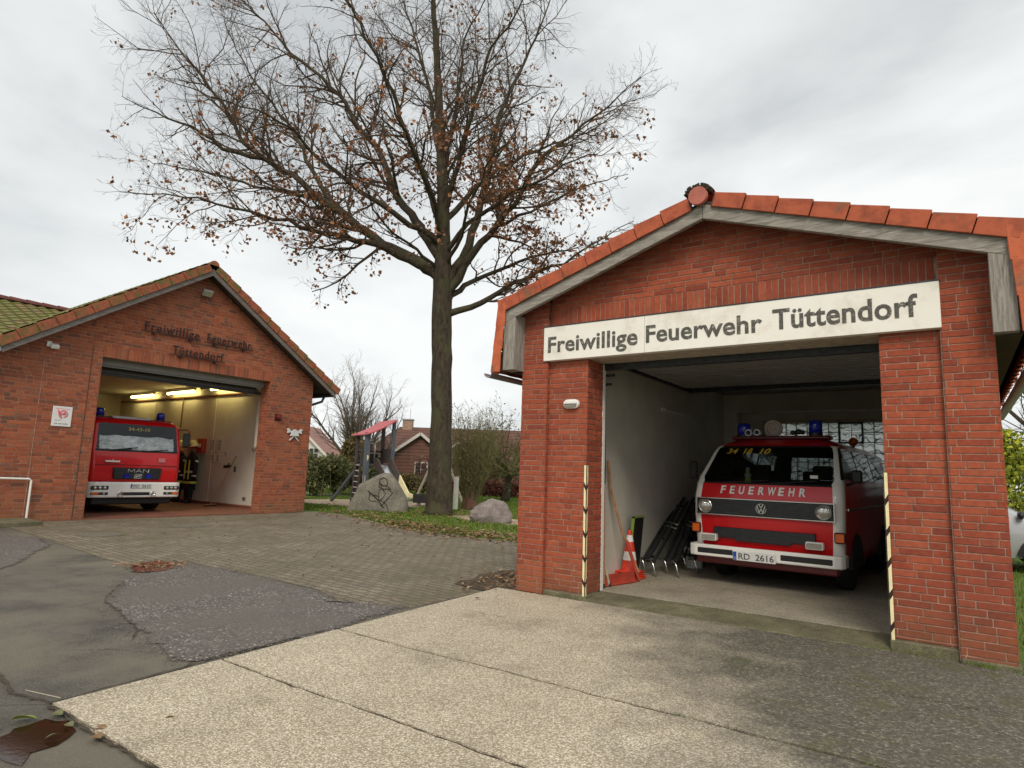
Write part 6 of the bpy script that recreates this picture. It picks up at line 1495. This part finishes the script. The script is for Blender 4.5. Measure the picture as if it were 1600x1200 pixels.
# cross gable facing the viewer
gx0, gx1, gy, ga_ = -.5, 4.2, -5.6, 1.6
mb = MB(); mb.prism([(gx0,-.2),(gx1,-.2),(gx1,2.2),(ga_,4.2),(gx0,2.8)], gy, -3.2, 'y'); mb.build('gable_wall', RP, hs)
slope([(gx0-.6,gy-.3,2.45),(ga_,gy-.3,4.35),(ga_,-1,4.35),(gx0-.6,-1,2.45)], RW, 'gable_left_slope')
slope([(gx1+.4,gy-.3,1.95),(gx1+.4,-1,1.95),(ga_,-1,4.35),(ga_,gy-.3,4.35)], RW, 'gable_right_slope')
mb = MB(); mb.bar((gx0-.6,gy-.34,2.35),(ga_,gy-.34,4.27),.05,.20).bar((gx1+.4,gy-.34,1.85),(ga_,gy-.34,4.27),.05,.20); mb.build('white_verge', M['whitewood'], hr)
mb = MB(); mb.bar((-3.9,-3.7,2.5),(-1.6,-2.3,4.2),.06,.10); mb.build('roof_ladder', M['whitewood'], hr)
def hwin(x, z, w, h, y, parent=hs):
    mb = MB(); mb.box(x-.08,x+w+.08,y-.05,y+.02,z-.08,z+h+.08); o = mb.build('window', M['whitewood'], parent)
    mb = MB(); mb.box(x,x+w*.47,y-.06,y-.05,z,z+h).box(x+w*.53,x+w,y-.06,y-.05,z,z+h); mb.build('pane', M['blackplastic'], o)
hwin(1.3,1.0,.8,1.15,gy); hwin(6,.9,1.0,1.1,-3.3)
mb = MB(); mb.prism([(3.2,2.2),(5.0,2.2),(5.0,2.9),(4.1,3.7),(3.2,2.9)], -3.9, -1.5, 'y'); mb.build('dormer', M['houseplank'], hs); mb = MB(); mb.bar((3.0,-4.0,2.7),(4.1,-4.0,3.8),.05,.14).bar((5.2,-4.0,2.7),(4.1,-4.0,3.8),.05,.14); mb.build('dormer_verge', M['whitewood'], hr)
mb = MB(); mb.box(-.75,.05,-.3,.3,4.7,5.65); o = mb.build('chimney', M['mortarB'], hr); mb = MB(); mb.box(-.82,.12,-.37,.37,5.65,5.75); mb.build('cap', M['galv'], o); mb = MB(); mb.tube([(-.2,0,5.7),(-.2,0,6.6)],.02,5); mb.build('aerial', M['galv'], o)
hw_ = thing('white_house', 'white rendered house with a red roof edge glimpsed beside the fire station corner', 'house', (-49.5,38.0,-.3), SA)
mb = MB(); mb.prism([(-5,-.2),(3.0,-.2),(3.0,1.2),(-1.2,5.2),(-5,1.6)], -.0, 6, 'y'); mb.build('wall', M['houserender'], hw_)
mb = MB(); mb.prism([(3.5,.8),(3.5,1.0),(-1.2,5.55),(-5.4,1.4),(-5.4,1.2),(-1.2,5.35)], -.4, 6.3, 'y'); rf_ = mb.build('roof', simple('red_roof_far',(.30,.15,.12),.8,var=.25), hw_)
mb = MB(); mb.bar((3.5,-.42,.85),(-1.2,-.42,5.38),.06,.22).bar((-5.4,-.42,1.25),(-1.2,-.42,5.38),.06,.22); mb.build('verge_board', M['whitewood'], rf_)
mb = MB(); mb.box(-.1,.8,-.06,.02,2.4,3.35); o = mb.build('window', M['whitewood'], hw_); mb = MB(); mb.box(-.04,.30,-.08,-.06,2.46,2.85).box(.38,.74,-.08,-.06,2.46,2.85).box(-.04,.30,-.08,-.06,2.92,3.29).box(.38,.74,-.08,-.06,2.92,3.29); mb.build('pane', M['blackplastic'], o)
for k,(x,y,nm) in enumerate(((-18.5,30.5,'pale flat roofed shed glimpsed behind the pollard tree'),)):
    t = thing('garden_shed', nm, 'shed', (x+3.0,y+7.5,0), SA); mb = MB(); mb.box(-2.5,2.5,0,3,0,1.9); mb.build('wall', M['whitewood'], t); mb = MB(); mb.prism([(-.2,1.9),(3.2,1.9),(1.5,2.9)], -2.7, 2.7, 'x'); mb.build('roof', M['houseroof'], t); mb=MB(); mb.box(-.5,.5,-.03,.02,.1,1.8); mb.build('door', M['houseplank'], t)

# ================================================================== GROUND
def sheet(name, poly, z, m, kind='structure', sub=None):
    mb = MB(); mb.quad(*[(x,y,z) for x,y in poly]); o = mb.build(name, m); tag(o, kind=kind); return o
def jag(poly, amp=.04, step=.35, seed=1):
    rn = random.Random(seed); out = []
    for i in range(len(poly)):
        a = V((*poly[i],0)); b_ = V((*poly[(i+1)%len(poly)],0)); n = max(1,int((b_-a).length/step))
        for k in range(n):
            p = a.lerp(b_,k/n); out.append((p.x+rn.gauss(0,amp), p.y+rn.gauss(0,amp)))
    return out
sheet('ground', [(-300,-120),(300,-120),(300,500),(-300,500)], -.03, M['lawn'])
sheet('asphalt_road', [(-17,-9),(16,-9),(16,6.45),(-4.7,6.45),(-9,8),(-17,8)], -.012, M['asphalt'])
gp = [(-8.2,3.78),(-9.03,4.93),(-7.96,4.98),(-6.81,4.92),(-6.08,4.88),(-5.4,4.65),(-4.70,4.95),(-4.45,3.84),(-4.42,2.69),(-4.56,2.49),(-5.63,2.74),(-7.0,3.07)]
def faded(name, poly, z, m, k=.80):
    n = len(poly); cx = sum(p[0] for p in poly)/n; cy = sum(p[1] for p in poly)/n
    ring = lambda q: [(cx+(x-cx)*q, cy+(y-cy)*q, z) for x,y in poly]
    mb = MB(); vs = ring(1.05)+ring(.96)+ring(k); mb.add(vs, [(i,(i+1)%n,n+(i+1)%n,n+i) for i in range(n)]+[(n+i,n+(i+1)%n,2*n+(i+1)%n,2*n+i) for i in range(n)]+[tuple(range(2*n,3*n))])
    o = mb.build(name, m); a = o.data.attributes.new('fade','FLOAT','POINT'); a.data.foreach_set('value', [0.0]*n+[.55]*n+[1.4]*n); tag(o, kind='structure'); return o
faded('chippings_patch', jag(gp,.016,.12,3), -.003, M['worn_chippings'])
faded('chippings_patch', jag([(-14.6,3.2),(-13.9,4.4),(-13.2,4.6),(-12.0,4.4),(-11.2,3.9),(-10.2,3.4),(-9.75,3.0),(-11,1.5),(-14,1)],.02,.15,4), -.003, M['worn_chippings'])
pv = [(-16.42,4.9),(-11.33,4.45),(-10.04,4.28),(-9.23,4.26),(-9.0,4.95),(-7.96,5.0),(-6.81,4.94),(-6.08,4.90),(-5.4,4.67),(-4.66,4.92),(-4.66,6.3),(-4.45,6.6),(-4.45,10.9),(-7.5,11.05),(-8.74,11.0),(-10.4,11.15),(-12.0,11.7),(-14.2,12.55),(-15.3,13.0),(-16.28,12.9)]
sheet('block_paving', jag(pv,.018,.4,5), -.0075, M['paving'])
# sand in the playground and dirt by the pier
sheet('sand_pit', jag([(-23,16.2),(-20.2,15.6),(-17.6,15.9),(-16.6,17.4),(-17.4,20.6),(-20,21),(-22.5,19)],.12,.6,6), -.026, M['sand'])
sheet('sand_pit', jag([(-13.6,15.6),(-11.4,14.5),(-9.5,14.6),(-9.3,15.6),(-12,16.8)],.12,.6,16), -.026, M['sand'])
sheet('dirt_strip', jag([(-5.2,6.3),(-4.45,6.2),(-4.45,8.6),(-5.0,8.2),(-5.45,7.6)],.05,.2,7), .002, M['dirt'])
# slabs (rows of exposed aggregate concrete)
def edge(y): return -4.29-(y-1.68)*.074
rows = [(1.665,2.708),(2.738,3.828),(3.862,5.198),(5.217,6.46)]
rn = random.Random(9)
def jn(x, k): return .016*noise.noise(V((x*1.3,k*3.1,0)))+.010*noise.noise(V((x*6,k*7.7,2)))
for k,(y0,y1) in enumerate(rows):
    cut = [-1.9,1.4,.1,2.2][k]
    for (xa, xb) in (((None),7.0),):
        pts = []; n = 160; x0a = edge(y0); x0b = edge(y1)
        for i in range(n+1): pts.append((x0a+(7.0-x0a)*i/n, y0+rn.gauss(0,.004)+jn(x0a+(7.0-x0a)*i/n,k)))
        for i in range(n+1): pts.append((7.0+(x0b-7.0)*i/n, y1+rn.gauss(0,.004)+jn(7.0+(x0b-7.0)*i/n,k+1)*(0 if k == 3 else 1)))
        mb = MB(); mb.prism(pts, -.05, .012-.001*k, 'z'); o = mb.build('concrete_slab', M['slab']); tag(o, kind='structure')
sheet('joint_dirt', [(-4.72,1.64),(7.0,1.64),(7.0,6.50),(-4.72,6.50)], .0, M['crackdirt']) if False else sheet('joint_dirt', [(edge(1.66)+.01,1.66),(7.0,1.66),(7.0,6.52),(edge(6.46)+.01,6.46)], .002, M['crackdirt'])
# manhole covers
for k,(x,y,r,nm) in enumerate(((-13.10,5.55,.34,'round pale manhole cover in the block paving, nearer the steps'),(-13.95,7.62,.36,'round darker manhole cover in the block paving before the station door'))):
    t = thing('manhole_cover', nm, 'manhole cover', (x,y,-.006), 0, 'manhole covers in the yard'); mb = MB(); mb.lathe([(r+.08,0),(r+.08,.004)],n=32); mb.build('surround', M['paving'] if k else M['threshold'], t); mb = MB(); mb.lathe([(r,.004),(r,.010),(r-.02,.012)],n=32); mb.build('lid', M['metalcover'], t)
# puddles
sheet('puddle', jag([(-3.68,1.24),(-3.95,1.27),(-4.10,1.42),(-4.10,1.56),(-3.98,1.62),(-3.82,1.60),(-3.69,1.48),(-3.72,1.38),(-3.6,1.3)],.012,.06,8), -.006, M['water'])
sheet('red_puddle', jag([(-8.62,4.02),(-9.05,4.25),(-9.32,4.66),(-8.95,4.84),(-8.52,4.5),(-8.42,4.2)],.04,.12,9), .0005, M['redstain'])
# cracks along the slab edge
def crack(pts, w, name='crack'):
    rn = random.Random(len(pts)); mb = MB(); L_ = []; R_ = []
    for i in range(len(pts)-1):
        a = V((*pts[i],0)); b_ = V((*pts[i+1],0)); d = (b_-a).normalized(); nn = V((-d.y,d.x,0)); n = max(2,int((b_-a).length/.05))
        for k in range(n):
            p = a.lerp(b_,k/n)+nn*rn.gauss(0,.008); ww = w*rn.uniform(.3,1.2); L_.append(p+nn*ww); R_.append(p-nn*ww)
    vs = [(*p.xy,-.0) for p in L_]+[(*p.xy,0) for p in R_]; n = len(L_); mb.add([(a,b_,-.001) for a,b_,c in vs], [(i,i+1,n+i+1,n+i) for i in range(n-1)]); o = mb.build(name, M['crackdirt']); tag(o, kind='structure')
crack([(-4.34,1.70),(-4.48,2.75),(-4.55,3.9)],.012); crack([(-4.30,1.69),(-4.7,1.6),(-5.2,1.68),(-6.5,1.6),(-8,1.9)],.012); crack([(-5.4,2.6),(-5.7,2.78),(-7.1,3.1),(-7.9,3.6)],.008)
crack([(-4.31,1.66),(-3.9,1.645),(-3.4,1.645),(-2.8,1.645),(-2,1.64)],.012)

# loose chippings spilled round the patch and into the joints
rn = random.Random(77); gs = MB(); jn0 = lambda q: .0
def stone_(x, y, s):
    z = .0; gs.add([(x-s,y-s*.6,z),(x+s*.8,y-s,z),(x+s,y+s*.7,z),(x-s*.7,y+s,z),(x+rn.uniform(-.3,.3)*s,y,z+s*1.1)],[(0,1,4),(1,2,4),(2,3,4),(3,0,4)])
for i in range(len(gp)):
    a = V((*gp[i],0)); b_ = V((*gp[(i+1)%len(gp)],0))
    for k in range(int((b_-a).length*190)):
        p = a.lerp(b_, rn.random()); stone_(p.x+rn.gauss(0,.10), p.y+rn.gauss(0,.10), rn.uniform(.002,.008))
for q_ in (2.723,3.845,5.207):
    for k in range(420): stone_(rn.uniform(-4.4,3), q_+rn.gauss(0,.016)+jn0(q_), rn.uniform(.002,.005))
for k in range(1500): stone_(rn.uniform(-9,-4.6), rn.uniform(1.6,4.6), rn.uniform(.0015,.005))
tag(gs.build('loose_chippings', M['gravelasph']), 'loose pale chippings spilled round the patched asphalt', 'chippings', kind='stuff')
# leaves on the ground
rn = random.Random(21); lv = MB()
def fl(x, y, z, s):
    a = rn.uniform(0,6.28); c, d = math.cos(a), math.sin(a); w = s*rn.uniform(.25,.4); t = rn.uniform(0,.35)*s
    lv.add([(x,y,z),(x+c*s*.5-d*w,y+d*s*.5+c*w,z+t),(x+c*s,y+d*s,z+rn.uniform(0,.3)*s),(x+c*s*.5+d*w,y+d*s*.5-c*w,z+t*.6)],[(0,1,2),(0,2,3)])
ed = [(-16.0,13.0),(-14.2,12.5),(-12.0,11.65),(-10.4,11.1),(-8.74,10.95),(-7.5,11.05),(-5.5,10.9)]
for k in range(1700):
    i = min(int(abs(rn.gauss(3.2,1.6))),5); i = max(0,min(5,i)); t = rn.random(); x = ed[i][0]*(1-t)+ed[i+1][0]*t; y = ed[i][1]*(1-t)+ed[i+1][1]*t
    off = rn.gauss(.40,.55); fl(x-off*.15, y+off, .02 if off > 0 else .0, rn.uniform(.06,.13))
for k in range(1500):
    r = abs(rn.gauss(0,3.2)); a = rn.uniform(0,6.28); x = -13.7+r*math.cos(a)*1.4; y = 15.7+r*math.sin(a)
    if y > 12.9 or x > -12: 
        if y > 11.8: fl(x,y,.03,rn.uniform(.05,.11))
for k in range(420): fl(-4.85+rn.gauss(0,.28), 7.3+rn.gauss(0,.6), .008+rn.uniform(0,.03), rn.uniform(.04,.08))
for k in range(120): fl(-8.9+rn.gauss(0,.22), 4.5+rn.gauss(0,.22), .004, rn.uniform(.03,.08))
for k in range(260): fl(rn.uniform(-15.5,-5), rn.uniform(5,10.8), .0, rn.uniform(.03,.07))
tag(lv.build('fallen_leaves', M['deadleaf']), 'brown fallen oak leaves scattered along the lawn edge and the paving', 'leaves', kind='stuff')
# the few big leaves by the corner of the slabs
def bigleaf(x, y, s, a, m, label, z=0):
    t = MB(); n = 8; 
    for sd in (-1,1):
        vs = [];
        for k in range(n+1): u = k/n; vs.append((u*s, 0, .006+.05*s*math.sin(u*PI)));
        for k in range(n+1): u = k/n; vs.append((u*s, sd*s*.30*math.sin(u*PI)**.8, .006+.05*s*math.sin(u*PI)+.10*s*math.sin(u*PI)))
        t.add(vs, [(k,k+1,n+2+k,n+1+k) for k in range(n)])
    o = t.build('single_leaf', m); o.location = (x,y,z); o.rotation_euler = (rn.uniform(-.35,.35),rn.uniform(-.15,.0),a); s_ = o.modifiers.new('s','SOLIDIFY'); s_.thickness = .001
    tag(o, label, 'leaf', 'big leaves by the puddle'); return o
bigleaf(-4.20,1.44,.13,.75,M['greenleaf'],'largest bright green leaf lying on the asphalt left of the puddle')
M['dullleaf'] = leafmat('dull_green_leaf', [(0,(.12,.15,.05)),(.5,(.17,.17,.07)),(1,(.22,.17,.08))], .45)
bigleaf(-4.17,1.33,.08,.4,M['dullleaf'],'green leaf at the very left edge of the picture beside the puddle')
bigleaf(-4.14,1.61,.09,.2,M['dullleaf'],'green leaf at the back rim of the puddle, nearest the slab corner')
bigleaf(-3.80,1.46,.065,1.4,M['dullleaf'],'small green leaf in the front right part of the puddle')
bigleaf(-3.93,1.60,.07,.1,M['dullleaf'],'dull green leaf at the right rim of the puddle')
bigleaf(-3.76,1.66,.08,.6,M['deadleaf'],'dark brown leaf on the slab edge right of the puddle')
bigleaf(-3.66,1.62,.09,.0,M['deadleaf'],'curled grey brown leaf just below the slab edge')
bigleaf(-3.62,1.95,.06,.9,M['deadleaf'],'small reddish leaf lying on the pale slab near its left corner')
t = MB(); t.tube([(-4.66,1.655,.006),(-4.5,1.68,.014),(-4.36,1.73,.008)],.0025,5); tag(t.build('fallen_twig', M['palewood']), 'thin pale twig on the asphalt by the slab corner', 'twig')
t = MB(); t.tube([(-9.3,4.12,.01),(-9.1,4.25,.03),(-8.9,4.3,.015)],.006,5); tag(t.build('fallen_twig', M['woodstick']), 'brown twig beside the reddish puddle stain', 'twig')

# grass
gm = MB(); rn = random.Random(31)
def blade(x, y, h, w, z=-.03):
    a = rn.uniform(0,6.28); c, d = math.cos(a)*w, math.sin(a)*w; lx = rn.gauss(0,.35)*h; ly = rn.gauss(0,.35)*h
    gm.add([(x-c,y-d,z),(x+c,y+d,z),(x+lx,y+ly,z+h)],[(0,1,2)])
import bisect
def inpoly(x, y, P_):
    r = False; j = len(P_)-1
    for i in range(len(P_)):
        if (P_[i][1] > y) != (P_[j][1] > y) and x < (P_[j][0]-P_[i][0])*(y-P_[i][1])/(P_[j][1]-P_[i][1])+P_[i][0]: r = not r
        j = i
    return r
pit = [(-23,16.2),(-20.2,15.6),(-17.6,15.9),(-16.6,17.4),(-17.4,20.6),(-20,21),(-22.5,19)]
pit2 = [(-13.6,15.6),(-11.4,14.5),(-9.5,14.6),(-9.3,15.6),(-12,16.8)]
k = 0
while k < 70000:
    x = rn.uniform(-24,-5); y = rn.uniform(10.9,24)
    if inpoly(x,y,pv) or inpoly(x,y,pit) or inpoly(x,y,pit2): continue
    if x < -16.2 and y < 13.2: continue
    blade(x,y,rn.uniform(.05,.10)*(.8+.5*noise.noise(V((x,y,0)))),.008+.0004*y); k += 1
for q in range(16000): blade(rn.uniform(-34,-14), rn.uniform(22,32), rn.uniform(.06,.12), .02)
for q in range(14000): blade(rn.uniform(.4,4.5), 6.7+11*rn.random()**1.4, rn.uniform(.04,.09), .006)
for q in range(160): blade(rn.uniform(-.9,1.2), 6.44+abs(rn.gauss(0,.03)), rn.uniform(.008,.022), .002, 0.01)
for (cx_,cy_,n_) in ((.10,6.44,150),(-.35,6.52,30),(.35,6.42,60),(-.60,6.5,40)):
    for q in range(n_): blade(cx_+rn.gauss(0,.05), cy_+rn.gauss(0,.02), rn.uniform(.01,.035), .0025, .01)
for j_ in (2.725,3.845,5.21):
    for q in range(150): blade(rn.uniform(-1.5,2) , j_+rn.gauss(0,.012), rn.uniform(.005,.022), .003, .008)
tag(gm.build('grass', M['grassblade']), 'short lawn grass behind the paved yard and beside the garage', 'grass', kind='stuff')

# ================================================================== SKY, LIGHT, CAMERA
w = bpy.data.worlds.new('World'); S.world = w; w.use_nodes = True; nt = w.node_tree; bg = nt.nodes['Background']
sky = nt.nodes.new('ShaderNodeTexSky'); sky.sky_type = 'NISHITA'; sky.sun_disc = False; sky.sun_elevation = math.radians(42); sky.sun_rotation = math.radians(150)
tc_ = nt.nodes.new('ShaderNodeTexCoord'); mp = nt.nodes.new('ShaderNodeMapping'); mp.inputs['Scale'].default_value = (1,1,2.2); nt.links.new(tc_.outputs['Generated'], mp.inputs[0])
f = noise_n(nt, mp.outputs[0], 1.9, 9, .52, .35); f2 = noise_n(nt, mp.outputs[0], .9, 3, .5)
ad = nt.nodes.new('ShaderNodeMath'); ad.operation = 'MULTIPLY_ADD'; ad.inputs[1].default_value = .6; nt.links.new(f2, ad.inputs[0]); nt.links.new(f, ad.inputs[2])
r = ramp(nt, [(.60,(.38,.395,.40)),(.74,(.50,.515,.515)),(.90,(.61,.62,.61))]); nt.links.new(ad.outputs[0], r.inputs[0])
sc_ = nt.nodes.new('ShaderNodeVectorMath'); sc_.operation = 'SCALE'; sc_.inputs[3].default_value = 10; nt.links.new(r.outputs[0], sc_.inputs[0])
mx = mix(nt, .04, sc_.outputs[0], sky.outputs[0]); nt.links.new(mx, bg.inputs[0]); bg.inputs[1].default_value = .115
sun = bpy.data.lights.new('Sun', 'SUN'); sun.energy = 1.5; sun.angle = math.radians(25); sun.color = (1,.91,.78)
so_ = bpy.data.objects.new('Sun', sun); COL.objects.link(so_)
sd = V((math.sin(math.radians(150))*math.cos(math.radians(42)), math.cos(math.radians(150))*math.cos(math.radians(42)), math.sin(math.radians(42))))
so_.rotation_euler = sd.to_track_quat('Z','Y').to_euler(); so_.location = (10,-20,30)
cam = bpy.data.cameras.new('Camera'); co_ = bpy.data.objects.new('Camera', cam); COL.objects.link(co_)
R_ = V((.820568,.570558,.033641)); D_ = V((-.051818,.132881,-.989776)); F_ = V((-.569196,.810435,.138603))
m4 = Matrix(((R_.x,-D_.x,-F_.x,0),(R_.y,-D_.y,-F_.y,0),(R_.z,-D_.z,-F_.z,1.40),(0,0,0,1))); co_.matrix_world = m4
cam.sensor_width = 36; cam.lens = 986.997/1600*36; cam.clip_end = 1500; cam.clip_start = .05
S.camera = co_
S.view_settings.view_transform = 'Standard'; S.view_settings.look = 'None'; S.view_settings.exposure = .5; S.view_settings.gamma = 1
S.render.engine = 'CYCLES'
